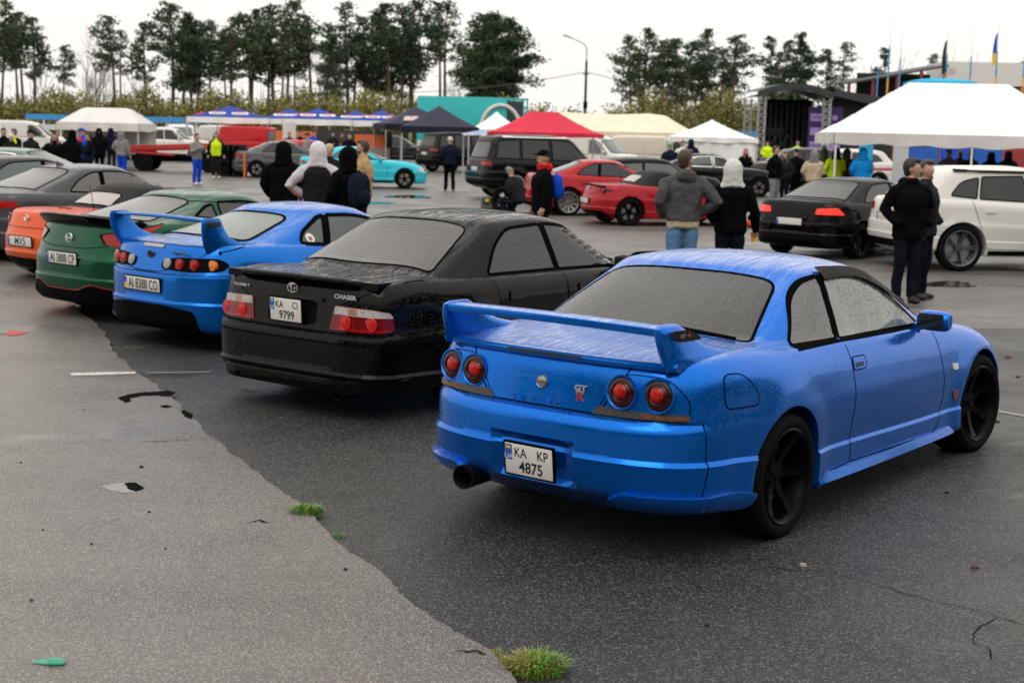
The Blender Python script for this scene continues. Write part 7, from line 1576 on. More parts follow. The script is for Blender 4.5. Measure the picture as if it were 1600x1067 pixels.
# cream marquee
def marquee():
    xa, _ = place(868, 200, 74); xb, _ = place(1100, 200, 74); yc = 76; root = empty('marquee', ((xa + xb) / 2, yc, 0), .03); tag(root, 'long cream marquee with open front behind the delivery vans', 'marquee')
    W_ = (xb - xa); h = W_ / 2; e, r_ = 2.10, 3.12
    for (x0_, x1_, k) in ((-h, h * .30, 0), (h * .30, h, 1)):
        n = 14; vs = []; fs = []
        for i in range(n + 1):
            x = x0_ + (x1_ - x0_) * i / n
            for j in range(9):
                v = -1 + 2 * j / 8; hip = 1.0
                if k == 1: hip = min(1, max(0, (x1_ - x) / (x1_ - x0_) * 1.5))
                zz = e + (r_ - e) * min(hip, 1) * (1 - abs(v)) ** 1.05 - .10 * math.sin(math.pi * (i / n)) * (abs(v) < .9); vs.append((x, v * 2.4 * (1 if k == 0 else 1), zz))
        for i in range(n):
            for j in range(8): fs.append((i * 9 + j, (i + 1) * 9 + j, (i + 1) * 9 + j + 1, i * 9 + j + 1))
        mb = MB(); mb.add(vs, fs); mb.build('roof_sheet', F_CREAM, root, 40)
    q = MB(); m = 60; T = [(-h + W_ * k / m, -2.42, e + .02) for k in range(m + 1)]; Bm = [(p[0], p[1], e - .16 - .10 * abs(math.sin(i * .35))) for i, p in enumerate(T)]; q.add(T + Bm, [(k, k + 1, m + 2 + k, m + 1 + k) for k in range(m)]); q.build('valance', F_CREAM, root, 60)
    for i in range(7):
        x = -h + .1 + (W_ - .2) * i / 6
        for y in (-2.35, 2.35): MB().box((x, y, e / 2), (.08, .08, e)).build('post', plain('marquee_post', (.5, .47, .4), .6), root)
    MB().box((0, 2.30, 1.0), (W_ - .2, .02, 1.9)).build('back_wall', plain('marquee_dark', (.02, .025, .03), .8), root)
    for i in range(9): MB().box((-h + .6 + i * (W_ - 1.2) / 8, 1.8, 1.5), (.7, .05, .35)).build('blue_panel', plain('panel_blue', (.02, .10, .32), .6), root)
marquee()
# teal exhibition trailer
def trailer():
    x0_, _ = place(650, 190, 98); x1_, _ = place(822, 190, 98); w = x1_ - x0_; y = 99; root = empty('exhibition_trailer', ((x0_ + x1_) / 2, y, 0), .12); tag(root, 'teal exhibition trailer with white ring arch and open end', 'trailer')
    TE = plain('teal_panel', (.02, .42, .42), .5, var=.06); zt, zb = 4.25, 1.1
    h = w / 2; s_ = h - 1.4
    b = MB(); b.box((-(h - s_) / 2 - .0, 0, (zt + zb) / 2), (w - 1.5, 2.4, zt - zb)); b.box((0, 0, .75), (w, 2.3, .5)); link('body', bevel_mesh(b.mesh('body', TE), .04), root)
    f = MB()
    for yy in (-1.15, 1.15):
        f.box((h - .06, yy, (zt + zb) / 2), (.12, .12, zt - zb)); f.box((h - .75, yy, zt - .06), (1.5, .12, .12)); f.box((h - .75, yy, zb + .06), (1.5, .12, .12))
    f.box((h - .06, 0, zt - .06), (.12, 2.3, .12)); f.build('open_frame', TE, root)
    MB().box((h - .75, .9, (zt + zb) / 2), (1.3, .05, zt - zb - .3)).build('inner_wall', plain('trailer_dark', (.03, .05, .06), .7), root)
    rg = MB(); pts = [(s_ * .80 + 1.35 * math.cos(a), -1.26, 2.1 + 1.65 * math.sin(a)) for a in [math.pi * k / 28 for k in range(29)]]; rg.tube(pts, .13, 10); rg.build('ring_arch', plain('arch_white', (.6, .58, .54), .6), root, 60)
    M = Matrix.Translation((s_ * .42, -1.215, 2.55)) @ Matrix.Rotation(R(90), 4, 'X')
    text3d(root, 'side_lettering', 'éY', .75, None, plain('letter_pale', (.55, .60, .58), .6), sx=1.1, ext=.01, M=M)
    for xx in (-h * .6, -h * .4, h * .5):
        t = MB(); t.lathe([(0, -.12), (.48, -.12), (.5, -.06), (.5, .06), (.48, .12), (0, .12)], 24, 'y'); t.build('wheel', TYRE, root, 40, (xx, -1.05, .5), fix=True)
    MB().box((0, -1.2, 1.02), (w, .06, .5)).build('skirt', plain('skirt_white', (.6, .6, .58), .6), root)
trailer()
# stage with arched roof on truss towers
def truss(mb, a, b, w=.32, r=.024, n=10):
    a, b = Vector(a), Vector(b); t = (b - a).normalized(); u = t.cross(Vector((0, 1, 0))) if abs(t.y) < .9 else t.cross(Vector((1, 0, 0))); u.normalize(); v = t.cross(u).normalized(); cs = [u * w / 2 + v * w / 2, -u * w / 2 + v * w / 2, -u * w / 2 - v * w / 2, u * w / 2 - v * w / 2]
    for c_ in cs: mb.tube([a + c_, b + c_], r, 6)
    ln = (b - a).length
    for k in range(n):
        p, q = a + t * ln * k / n, a + t * ln * (k + 1) / n
        for i in range(4): mb.tube([p + cs[i], q + cs[(i + 1) % 4]], r * .6, 5); mb.tube([p + cs[i], p + cs[(i + 1) % 4]], r * .6, 5)
def stage():
    d = 88; xl, _ = place(1189, 200, d); xr, _ = place(1290, 200, d); root = empty('stage', ((xl + xr) / 2, d, 0), 0); tag(root, 'outdoor stage with black arched roof on silver truss towers', 'stage'); h = (xr - xl) / 2; zt = 4.45
    AL = plain('truss_alu', (.42, .42, .41), .4, metal=.6); DK = plain('stage_black', (.008, .009, .011), .8, spec=.1)
    for sx in (-h, h):
        for yy in (0, 5.2): mb = MB(); truss(mb, (sx, yy, 0), (sx, yy, zt), .42, .032, 11); mb.build('tower', AL, root, 60)
    ww = h + .35
    arc = lambda x: zt + .10 + .50 * (1 - (x / ww) ** 2)
    mb = MB(); n = 18
    for k in range(n):
        x0_, x1_ = -ww + 2 * ww * k / n, -ww + 2 * ww * (k + 1) / n
        for dz in (0, .32): mb.tube([(x0_, -.2, arc(x0_) + dz - .15), (x1_, -.2, arc(x1_) + dz - .15)], .03, 6)
        mb.tube([(x0_, -.2, arc(x0_) - .15), (x1_, -.2, arc(x1_) + .17)], .018, 5)
    mb.build('arch_truss', AL, root, 60)
    mb = MB(); vs = []; yl = 5.8
    for k in range(n + 1):
        x = -ww + 2 * ww * k / n
        for j in range(9): yy = -.35 + yl * j / 8; vs.append((x, yy, arc(x) + .24 - .05 * math.sin(j * 1.3)))
        for j in range(9): yy = -.35 + yl * j / 8; vs.append((x, yy, arc(x) - .10))
    m = 18; fs = []
    for k in range(n):
        for j in range(8): fs.append((k * m + j, (k + 1) * m + j, (k + 1) * m + j + 1, k * m + j + 1)); fs.append((k * m + 9 + j, k * m + 10 + j, (k + 1) * m + 10 + j, (k + 1) * m + 9 + j))
        fs.append((k * m, k * m + 9, (k + 1) * m + 9, (k + 1) * m))
    mb.add(vs, fs); mb.build('roof_cover', plain('stage_roof', (.03, .031, .035), .45, spec=.4), root, 40)
    # wing roof and scrim to the right
    mb = MB(); x0_ = h + .4; mb.add([(x0_, -.2, zt + .55), (x0_ + 4.2, .8, zt + .02), (x0_ + 4.2, 6, zt + .05), (x0_, 6.5, zt + .6), (x0_, -.2, zt + .15), (x0_ + 4.2, .8, zt - .6), (x0_ + 4.2, 6, zt - .4), (x0_, 6.5, zt + .2)], [(0, 1, 2, 3), (4, 7, 6, 5), (0, 4, 5, 1), (1, 5, 6, 2)]); mb.build('side_roof', plain('stage_roof', (.03, .031, .035), .45), root)
    MB().box((x0_ + 1.9, 1.6, 2.4), (4.4, .06, 4.6)).build('side_scrim', plain('scrim', (.012, .014, .018), .7), root)
    MB().box((.35, 5.0, zt / 2), (2 * h - .5, .08, zt)).build('back_drape', DK, root)
    for i in range(9): MB().box((-h + .7 + i * (2 * h - 1.1) / 8, 4.9, zt / 2), (.14, .10, zt - .4)).build('drape_fold', plain('drape_fold', (.02, .022, .026), .7), root)
    MB().box((0, 2.6, .5), (2 * h + .2, 5.2, 1.0)).build('deck', DK, root)
    PU = plain('banner_violet', (.030, .012, .09), .6); LI = plain('banner_lilac', (.34, .22, .55), .6)
    bx = h - .45; MB().box((bx + .55, .6, 2.15), (2.1, .06, 3.6)).build('sponsor_banner', PU, root)
    for i in range(4):
        for j in range(2):
            MB().box((bx + .0 + j * 1.1, .56, 3.3 - i * .85), (.75, .04, .46) if (i + j) % 2 == 0 or i else (.3, .04, .3)).build('sponsor_panel', LI, root)
    for j, (tx, tz) in enumerate(((.0, 3.3), (1.1, 2.45), (0, 1.6))):
        text3d(root, 'sponsor_lettering', 'noss', .16, None, plain('banner_ink', (.05, .02, .12), .6), M=Matrix.Translation((bx + tx, .535, tz)) @ Matrix.Rotation(R(90), 4, 'X'))
    s_ = MB(); s_.box((-h + .85, -.2, 2.35), (.95, .5, .50)); link('loudspeaker', bevel_mesh(s_.mesh('loudspeaker', DK), .03), root)
    for x in (-.3, .4): q = MB(); q.tube([(x - .8, 3.5, 1), (x, 3.5, 2.2), (x + .7, 3.5, 1)], .04, 6); q.build('lattice_leg', POLE_D, root)
stage()
# red flatbed recovery truck bed, loudspeakers and small things on the far left
def flatbed():
    x, y, _ = G(272, 268); root = empty('recovery_flatbed', (x, y, 0), .06); tag(root, 'red flatbed recovery bed standing low behind the people', 'trailer'); RD = plain('flatbed_red', (.42, .02, .018), .5, var=.2)
    b = MB(); b.box((0, 0, .95), (4.6, 2.1, .12), (0, -.05, 0)); link('bed', bevel_mesh(b.mesh('bed', RD), .03), root)
    for yy in (-1.05, 1.05): b = MB(); b.box((0, yy, 1.05), (4.6, .08, .16), (0, -.05, 0)); b.build('side_rail', RD, root)
    b = MB(); b.box((-1.9, -1.0, .45), (.12, .1, .9)); b.box((-1.0, -1.0, .78), (2.4, .08, .10), (0, .05, 0)); b.build('ramp_frame', RD, root)
    b = MB(); b.box((-.2, 0, .55), (4.0, .9, .24)); b.build('chassis', BLACK_TRIM, root)
    for xx in (-1.1, 1.6):
        for yy in (-.9, .9): t = MB(); t.lathe([(0, -.11), (.24, -.11), (.26, -.08), (.40, -.11), (.43, -.05), (.43, .05), (.40, .11), (0, .11)], 24, 'y'); t.build('wheel', TYRE, root, 40, (xx, yy, .43), fix=True)
flatbed()
for i, (px, d) in enumerate(((353, 56), (372, 56))):
    x, y = place(px, 240, d); b = MB(); b.box((0, 0, .62), (.62, .6, 1.24)); o = link('loudspeaker', bevel_mesh(b.mesh('loudspeaker', plain('speaker_black', (.010, .010, .011), .7, spec=.15)), .02), None, None, (x, y, .004)); tag(o, 'tall black loudspeaker beside the orange strap' if i else 'tall black loudspeaker at the cab side', 'loudspeaker')
    for zz, r_ in ((.35, .2), (.85, .2), (1.12, .07)): c_ = MB(); c_.lathe([(0, .02), (r_ * .5, .0), (r_, -.02), (r_ + .02, -.025), (r_ + .02, 0)], 20, 'y'); c_.build('speaker_cone', BLACK_TRIM, o, 40, (0, -.31, zz), fix=True)
x, y = place(382, 240, 55); tag(MB().box((x, y, .5), (.07, .07, 1.0)).build('post', plain('post_orange', (.65, .14, .03), .6)), 'orange post beside the loudspeakers', 'post')
# orange stall under the blue canopies
x, y = place(520, 225, 78); st_ = empty('market_stall', (x, y, 0), .05); tag(st_, 'orange stall counter with dark goods beneath the blue canopies', 'stall'); OR = plain('stall_orange', (.60, .13, .03), .6)
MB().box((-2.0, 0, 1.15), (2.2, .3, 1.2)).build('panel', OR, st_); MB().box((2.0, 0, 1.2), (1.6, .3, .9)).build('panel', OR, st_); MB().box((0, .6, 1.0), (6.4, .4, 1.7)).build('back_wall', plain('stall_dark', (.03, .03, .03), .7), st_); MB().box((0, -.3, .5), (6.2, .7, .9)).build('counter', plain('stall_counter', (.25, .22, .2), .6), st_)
x, y = place(452, 226, 76); tag(MB().box((x, y, 1.1), (.7, .05, 2.2)).build('banner', F_PALE), 'pale upright banner beside the orange stall', 'banner')
# spare wheel and tool case by the off-roader
tm, rm, bme = wheel_meshes(.335, .235, .25, 5, 'five', RIM_BLACK); x, y, _ = G(788, 334); o = link('spare_wheel', rm, None, None, (x, y, .335), (0, 0, -.5)); link('tyre', tm, o); tag(o, 'loose wheel standing beside the tool case', 'wheel')
x, y, _ = G(767, 332); b = MB(); b.box((0, 0, .16), (.50, .34, .32)); b.box((0, 0, .345), (.50, .34, .05)); o = link('tool_case', bevel_mesh(b.mesh('tool_case', plain('case_black', (.008, .009, .012), .5)), .02), None, None, (x, y, .004), (0, 0, .1)); tag(o, 'black tool case with yellow clasps by the loose wheel', 'tool case')
for sx in (-.12, .12): MB().box((sx, -.175, .30), (.10, .02, .07)).build('clasp', plain('clasp_yellow', (.7, .5, .02), .5), o)
# bags and cases by the black lit car
x, y, _ = G(1190, 352); b = MB(); ell(b, (0, 0, .16), (.34, .2, .16), 0); o = b.build('holdall', C_BLACK, None, 60, (x, y, .004)); tag(o, 'black soft holdall on the asphalt near the lit car', 'bag')
x, y, _ = G(1178, 357); b = MB(); ell(b, (0, 0, .09), (.26, .16, .09), 0); o = b.build('bag', cloth('red_yellow_bag', (.55, .06, .02), var=.5), None, 60, (x, y, .004)); tag(o, 'red bag lying beside the black holdall', 'bag')
# dark grandstand, white building and flagpoles beyond the big canopy
def grandstand():
    d = 112; xl, _ = place(1320, 150, d); xr, _ = place(1474, 150, d); root = empty('grandstand', ((xl + xr) / 2, d, 0), 0); tag(root, 'dark roofed grandstand with dark red posts', 'building'); h = (xr - xl) / 2
    b = MB(); b.add([(-h, -1, 6.2), (h, -1, 7.7), (h, 6, 7.9), (-h, 6, 6.4), (-h, -1, 6.34), (h, -1, 7.84), (h, 6, 8.04), (-h, 6, 6.54)], [(0, 3, 2, 1), (4, 5, 6, 7), (0, 1, 5, 4), (1, 2, 6, 5), (2, 3, 7, 6), (3, 0, 4, 7)]); b.build('roof', plain('stand_roof', (.035, .035, .04), .7), root)
    RP = plain('post_dark_red', (.20, .02, .025), .6)
    for i in range(5): x = -h + .1 + (2 * h - .3) * i / 4; z = 6.3 + 1.5 * i / 4; MB().box((x, -.8, z / 2), (.22, .22, z)).build('post', RP, root)
    MB().box((.9, 4, 4.0), (2 * h - 1.8, .2, 6.6)).build('back_wall', plain('stand_dark', (.010, .011, .013), .8), root)
    for i in range(7): MB().box((0, 2.8 - i * .55, 3.4 - i * .42), (2 * h, .6, .12)).build('step', plain('stand_step', (.05, .05, .052), .8), root)
    for i in range(4): q = MB(); q.tube([(-h + 1 + i * 2, -.6, 3.5), (-h + 2.4 + i * 2, -.6, 6.5)], .05, 6); q.build('brace', POLE_D, root)
grandstand()
def building():
    d = 116; xl, _ = place(1474, 150, d); root = empty('pavilion_building', (xl, d, 0), -.03); tag(root, 'low pavilion with white parapet band above ochre wall', 'building'); w = 16
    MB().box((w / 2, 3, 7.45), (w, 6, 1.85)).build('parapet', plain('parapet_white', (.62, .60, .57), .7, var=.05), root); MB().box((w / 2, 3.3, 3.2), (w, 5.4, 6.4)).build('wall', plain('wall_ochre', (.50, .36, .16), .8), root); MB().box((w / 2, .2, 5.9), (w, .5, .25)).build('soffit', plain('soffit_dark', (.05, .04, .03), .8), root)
    for i in range(5):
        f = MB().box((1.6 + i * 3.1, .58, 4.0), (2.3, .08, 2.2)).build('window', plain('window_frame_dark', (.03, .03, .03), .6), root); MB().box((1.6 + i * 3.1, .525, 4.0), (2.1, .04, 2.0)).build('pane', GLASS_FAR, f)
    for i in range(6): MB().box((.2 + i * 3.1, .3, 3.1), (.2, .2, 6.2)).build('post', plain('post_dark_red', (.20, .02, .025), .6), root)
    MB().box((.55, -.01, 7.6), (.5, .03, .45)).build('notice', plain('notice_grey', (.45, .42, .44), .6), root)
building()
PB = plain('pole_blue', (.04, .25, .55), .5); PY = plain('pole_yellow', (.70, .34, .04), .5); PG = plain('pole_grey', (.62, .62, .62), .5)
for i, (px, ty, zy, zb, fl) in enumerate([(1369, 118, 5.2, 7.3, None), (1385, 28, 6.5, 8.8, None), (1403, 45, 5.9, 8.0, None), (1475, 42, 7.0, 8.4, 'dark'), (1513, 33, 6.6, 8.2, None), (1553, 31, 6.8, 8.6, 'ua'), (1596, 26, 6.8, 8.6, None)]):
    d = 106; x, y, top = D(px + 3, ty, d); x2, _, _ = D(px, 160, d); o = MB(); o.tube([(0, 0, 0), (0, 0, zy)], [.075, .065], 10); r = o.build('flagpole', PY, None, 60, (x2, d, 0))
    tag(r, ['short flagpole in yellow and blue by the grandstand', 'tallest flagpole in yellow and blue at the grandstand', 'yellow and blue flagpole in front of the grandstand', 'flagpole with dark drooping flag at the grandstand corner', 'bare flagpole before the pavilion', 'flagpole with blue and yellow flag before the pavilion', 'bare flagpole past the blue and yellow flag'][i], 'flagpole', 'flagpoles by the pavilion')
    q = MB(); q.tube([(0, 0, zy), (0, 0, zb)], [.06, .045], 10); q.build('blue_section', PB, r, 60); q = MB(); q.tube([(0, 0, zb), (0, 0, max(top, zb + .3))], [.022, .014], 8); q.build('upper_section', PG, r, 60)
    if fl:
        hh = dict(dark=2.4, white=1.6, ua=2.3, pale=2.2)[fl]; zt_ = top - .9
        def cloth_strip(nm, z0, z1, mt):
            n = 10; vs = []; 
            for k in range(n + 1):
                t = k / n; z = z0 + (z1 - z0) * t; ww = .08 + .24 * math.sin(min(1, (zt_ - z) / hh + .1) * 2.2)
                for j in range(5): vs.append((-.05 - ww * j / 4, .06 * math.sin(j * 1.8 + k * .4), z - .18 * j / 4))
            q = MB(); q.add(vs, [(k * 5 + j, k * 5 + j + 1, (k + 1) * 5 + j + 1, (k + 1) * 5 + j) for k in range(n) for j in range(4)]); q.build(nm, mt, r, 60)
        if fl == 'ua': cloth_strip('flag_blue', zt_, zt_ - hh * .62, plain('flag_blue', (.01, .06, .45), .8)); cloth_strip('flag_yellow', zt_ - hh * .62, zt_ - hh, plain('flag_yellow', (.75, .55, .02), .8))
        else: cloth_strip('flag', zt_, zt_ - hh, plain('flag_' + fl, dict(dark=(.01, .025, .02), white=(.5, .52, .6), pale=(.75, .73, .75))[fl], .8))
# street lamp and its wires
x, y, zt = D(917, 78, 108); lp = MB(); lp.tube([(0, 0, 0), (0, 0, zt * .9)], [.13, .09], 10); r = lp.build('street_lamp', plain('concrete_pole', (.035, .037, .04), .8), None, 60, (x, 108, 0)); tag(r, 'tall street lamp on dark concrete pole behind the marquee', 'street lamp')
q = MB(); q.tube([(0, 0, zt * .88), (0, 0, zt), (-.15, 0, zt + .35), (-.5, 0, zt + .55), (-1.25, 0, zt + .85)], [.06, .055, .05, .045, .04], 8); q.build('arm', plain('arm_grey', (.42, .42, .40), .5), r, 60); q = MB(); q.box((-1.5, 0, zt + .93), (.62, .22, .12), (0, .28, 0)); link('lamp_head', bevel_mesh(q.mesh('lamp_head', plain('lamp_grey_head', (.35, .35, .34), .5)), .03), r)
MB().box((0, -.15, zt * .5), (.3, .2, .5)).build('junction_box', BLACK_TRIM, r); MB().box((0, -.1, zt * .78), (.5, .08, .08)).build('cross_bar', BLACK_TRIM, r)
for sg, lab in ((1, 'thin overhead wire from the lamp toward the stage'), (-1, 'thin overhead wire from the lamp toward the pines')):
    q = MB(); q.tube([(x + sg * t * 30, 108 + t * 30, zt * .80 - 2.2 * (1 - (2 * t - 1) ** 2) * .6 - t * .3) for t in [k / 14 for k in range(15)]], .025, 5); tag(q.build('overhead_wire', POLE_D), lab, 'wire')
# blue and white barrier before the trees
for i, (pa, pb) in enumerate(((40, 122), (188, 262), (262, 330), (905, 960), (1150, 1200))):
    xa, _ = place(pa, 190, 110); xb, _ = place(pb, 190, 110); root = empty('guard_barrier', ((xa + xb) / 2, 110, 0)); tag(root, ['blue guard barrier left of the pale tent', 'blue guard barrier between the pale tent and the vans', 'blue guard barrier behind the small red canopy', 'blue guard barrier behind the marquee', 'blue guard barrier beside the stage'][i], 'barrier', 'barriers along the grass')
    w = xb - xa
    for zz, mt in ((2.25, PB), (1.5, plain('rail_white', (.55, .55, .55), .5))): MB().box((0, 0, zz), (w, .06, .42)).build('rail', mt, root)
    for k in range(4): MB().box((-w / 2 + .1 + (w - .2) * k / 3, .08, 1.2), (.12, .1, 2.4)).build('post', PG, root)
# backdrop and posts under the large canopy
x, y = place(1492, 255, 49); bd = empty('display_backdrop', (x, y, 0), -.1); tag(bd, 'bright blue display backdrop under the large canopy', 'backdrop')
for i in range(3): MB().box((-1.05 + i * 1.05, 0, 1.05), (1.03, .06, 2.1)).build('panel', plain('backdrop_blue%d' % (i % 2), (.01, .10 - .04 * (i % 2), .45), .6), bd)
for px, w_, c_, lab in ((1411, .75, (.5, .5, .5), 'white banner panel left of the blue backdrop'), (1352, .5, (.02, .35, .6), 'cyan banner strip beneath the canopy edge'), (1590, 1.3, (.30, .03, .03), 'red vehicle panel beyond the canopy')):
    x, y = place(px, 255, 52); tag(MB().box((x, y, 1.0), (w_, .06, 2.0)).build('banner', plain('banner_%d' % px, c_, .6)), lab, 'banner')
# ------------------------------------------------------------------ trees
BARK = plain('pine_bark', (.085, .045, .028), .9, var=.4, vscale=3, bumpd=.02, bscale=8); BARK_G = plain('grey_bark', (.08, .07, .06), .9, var=.3, vscale=3)
def leafmat(name, a, b_):
    m, nt, b = new_mat(name); oi = nt.nodes.new('ShaderNodeObjectInfo'); n = noise(nt, objco(nt), 1.1, 3)
    nt.links.new(mixc(nt, maprange(nt, mathn(nt, 'ADD', mathn(nt, 'MULTIPLY', oi.outputs['Random'], .5), mathn(nt, 'MULTIPLY', n, .7)), .3, .9, 0, 1), a, b_), b.inputs['Base Color']); b.inputs['Roughness'].default_value = .75; b.inputs['Specular IOR Level'].default_value = .15
    return m
NEEDLE = leafmat('pine_needles', (.020, .048, .030), (.065, .085, .038)); NEEDLE_O = leafmat('brownish_needles', (.035, .038, .020), (.075, .058, .026)); BUSH = leafmat('spring_leaves', (.11, .13, .025), (.27, .24, .06)); BUSH_D = leafmat('dark_shrub_leaves', (.035, .04, .016), (.10, .085, .035)); TWIG = plain('twig', (.10, .075, .06), .9)
def clump(vs, fs, c, r, n, q, size, flat=.6):
    for _ in range(n):
        p = Vector((q.gauss(0, .5) * r, q.gauss(0, .5) * r, q.gauss(0, .5) * r * flat)) + Vector(c); d = Vector((q.uniform(-1, 1), q.uniform(-1, 1), q.uniform(-.5, .8))).normalized(); s = d.cross(Vector((q.uniform(-1, 1), q.uniform(-1, 1), q.uniform(-1, 1)))).normalized(); L = size * q.uniform(.6, 1.3); w = L * q.uniform(.22, .42)
        k = len(vs); vs += [tuple(p - d * L / 2), tuple(p + s * w), tuple(p + d * L / 2), tuple(p - s * w)]; fs.append((k, k + 1, k + 2, k + 3))
def pine(seed, H, W_, low=.42, dens=1.0, cone=.5, lean=.02):
    q = random.Random(seed); tr = MB(); pts = []; rs = []
    for k in range(9): t = k / 8; pts.append((H * lean * math.sin(t * 2 + seed) * 2, H * lean * math.cos(t * 1.7 + seed), H * .97 * t)); rs.append(.20 * (1 - t) ** .8 + .03)
    tr.tube(pts, rs, 8); vs, fs = [], []
    nb = int(50 * dens)
    for k in range(nb):
        t = low + (1 - low) * (k + q.random()) / nb; z = H * t; a = q.uniform(0, 6.283); u = (t - low) / (1 - low)
        prof = (math.sin(math.pi * min(.93, u * .80 + .16)) ** .8) * (1 - cone) + (1 - u) ** .8 * cone; ln = max(.3, W_ * .62 * prof * q.uniform(.35, 1.3) * (1 + .35 * math.sin(a * 1.0 + seed + t * 5)))
        i = min(7, int(t / .97 * 8)); b0 = Vector(pts[i]).lerp(Vector(pts[min(8, i + 1)]), min(1, t / .97 * 8 - i)); up = q.uniform(-.15, .45); d = Vector((math.cos(a), math.sin(a), up)).normalized(); e = b0 + d * ln
        tr.tube([b0, b0.lerp(e, .5) + Vector((0, 0, -.05 * ln)), e], [.045, .03, .012], 5)
        m = max(1, int(ln / .40))
        for j in range(m): f = .30 + .72 * (j + .5) / m; c = b0.lerp(e, f); clump(vs, fs, (c.x, c.y, c.z + .08), .48 + .13 * ln, int(23 * dens), q, .35, .58)
    for j in range(6): clump(vs, fs, (pts[8][0] + q.gauss(0, .35), pts[8][1] + q.gauss(0, .35), H * q.uniform(.90, .98)), .45, 12, q, .34, .7)
    for k in range(6): t = q.uniform(.2, low); a = q.uniform(0, 6.28); tr.tube([(0, 0, H * t), (math.cos(a) * .9, math.sin(a) * .9, H * t + .1)], [.03, .01], 5)      # dead stubs
    cm = MB(); cm.add(vs, fs); return tr.mesh('trunk', BARK, 60), cm.mesh('crown', NEEDLE)
def bare(seed, H, W_):
    q = random.Random(seed); mb = MB()
    def br(p, d, ln, r, dep):
        e = p + d * ln; m_ = p.lerp(e, .5) + Vector((q.uniform(-1, 1), q.uniform(-1, 1), 0)) * ln * .05; mb.tube([p, m_, e], [r, r * .8, r * .55], 6 if dep < 2 else 4)
        if dep >= 4: return
        for k in range(3 if dep else 4):
            a = q.uniform(0, 6.28); t = q.uniform(.35, 1.0); b0 = p.lerp(e, t); nd_ = (d * .75 + Vector((math.cos(a), math.sin(a), .25)) * .65).normalized(); br(b0, nd_, ln * q.uniform(.45, .7), r * .5, dep + 1)
        br(e, (d + Vector((q.uniform(-.2, .2), q.uniform(-.2, .2), .2))).normalized(), ln * .7, r * .55, dep + 1)
    br(Vector((0, 0, 0)), Vector((0, 0, 1)), H * .42, .15, 0); me = mb.mesh('branches', BARK_G, 60)
    zs = [v.co.z for v in me.vertices]; k = H / max(zs)
    for v in me.vertices: v.co.z *= k; v.co.x *= W_ / H * 1.6; v.co.y *= W_ / H * 1.6
    return me
PINES = [pine(11, 16, 4.4, .48, .85, .25), pine(23, 16, 3.6, .56, .72, .2), pine(37, 16, 5.0, .38, 1.1, .4), pine(41, 16, 3.0, .58, .6, .35), pine(53, 16, 6.4, .26, 1.6, .2), pine(67, 16, 4.2, .25, 1.0, .8)]
PL = ['tall open-crowned pine', 'slim pine with bare lower trunk', 'dense dark pine', 'thin sparse pine', 'broad very dense dark pine', 'cone-shaped young pine']
LM = [(60, 'behind the white van with open door'), (210, 'beyond the pale grey tent'), (335, 'beyond the white vans and flatbed'), (420, 'beyond the red van'), (500, 'beyond the orange stall'), (620, 'beyond the blue canopies'), (735, 'beyond the navy canopies'), (860, 'beyond the teal trailer'), (1055, 'beyond the cream marquee'), (1190, 'beyond the walled white canopy'), (1310, 'behind the stage roof'), (9999, 'behind the dark grandstand')]
TREES = [(5, 0, 0), (28, 18, 1), (47, 26, 0), (103, 70, 1), (168, 24, 1), (192, 46, 3), (228, 34, 0), (262, 3, 1), (286, 18, 2), (300, 28, 2), (331, 30, 3), (366, 26, 0), (384, 22, 0), (401, 14, 1), (426, 8, 0), (442, 20, 3), (457, 0, 0), (477, 24, 1), (513, 38, 0), (541, 3, 3), (566, 26, 0), (582, 18, 2), (602, 4, 1), (628, 8, 0), (650, 0, 0), (682, 2, 1), (706, 0, 3), (748, 30, 0), (765, 22, 4), (790, 26, 2),
    (985, 56, 0), (1013, 44, 1), (1042, 62, 0), (1060, 60, 2), (1080, 66, 0), (1107, 44, 1), (1128, 75, 0), (1155, 54, 1), (1203, 56, 5), (1233, 62, 5), (1258, 50, 2), (1291, 76, 5), (1328, 66, 3), (1383, 74, 5), (1596, 96, 5), (1460, 84, 3), (16, 30, 1), (313, 36, 0), (350, 45, 1), (415, 40, 0), (466, 45, 1), (528, 55, 2), (555, 50, 0), (615, 40, 2), (640, 45, 0), (775, 35, 4), (1000, 85, 0), (1095, 85, 2), (1222, 80, 5), (-45, 12, 0), (-85, 25, 1), (-130, 15, 2), (-180, 28, 0), (-225, 20, 1)]
for i, (px, ty, v) in enumerate(TREES):
    d = 172 + (i * 37 % 29) - (8 if v == 4 else 0); x, y, top = D(px, ty, d); r = empty('pine_tree', (x, d, 0), (i * 2.399) % 6.28); s_ = max(.35, (top) / 16.0); wv = s_ * (.92 + .30 * ((i * 7) % 5) / 4); r.scale = (wv, wv, s_)
    link('trunk', PINES[v][0], r); link('crown', PINES[v][1], r); tag(r, PL[v] + ' ' + next(l for p_, l in LM if px < p_), 'tree', 'pines of the tree line')
BARE = [bare(5, 14, 5), bare(9, 14, 6)]
for i, (px, ty, w_) in enumerate([(132, 22, 1), (148, 18, 0), (160, 60, 0), (208, 60, 1), (62, 40, 0), (1406, 62, 0), (1432, 70, 1), (1490, 60, 1), (1506, 68, 0), (1530, 72, 1), (1560, 70, 0), (1350, 90, 0), (500, 45, 0), (720, 60, 1)]):
    d = 166 + (i * 13 % 17); x, y, top = D(px, ty, d); r = empty('bare_tree', (x, d, 0), i * 1.7); s_ = max(.3, top / 14.0); r.scale = (s_, s_, s_); link('branches', BARE[w_], r); tag(r, 'leafless grey-brown tree with fine branches' if w_ else 'leafless tree with upright grey branches', 'tree', 'bare trees of the tree line')
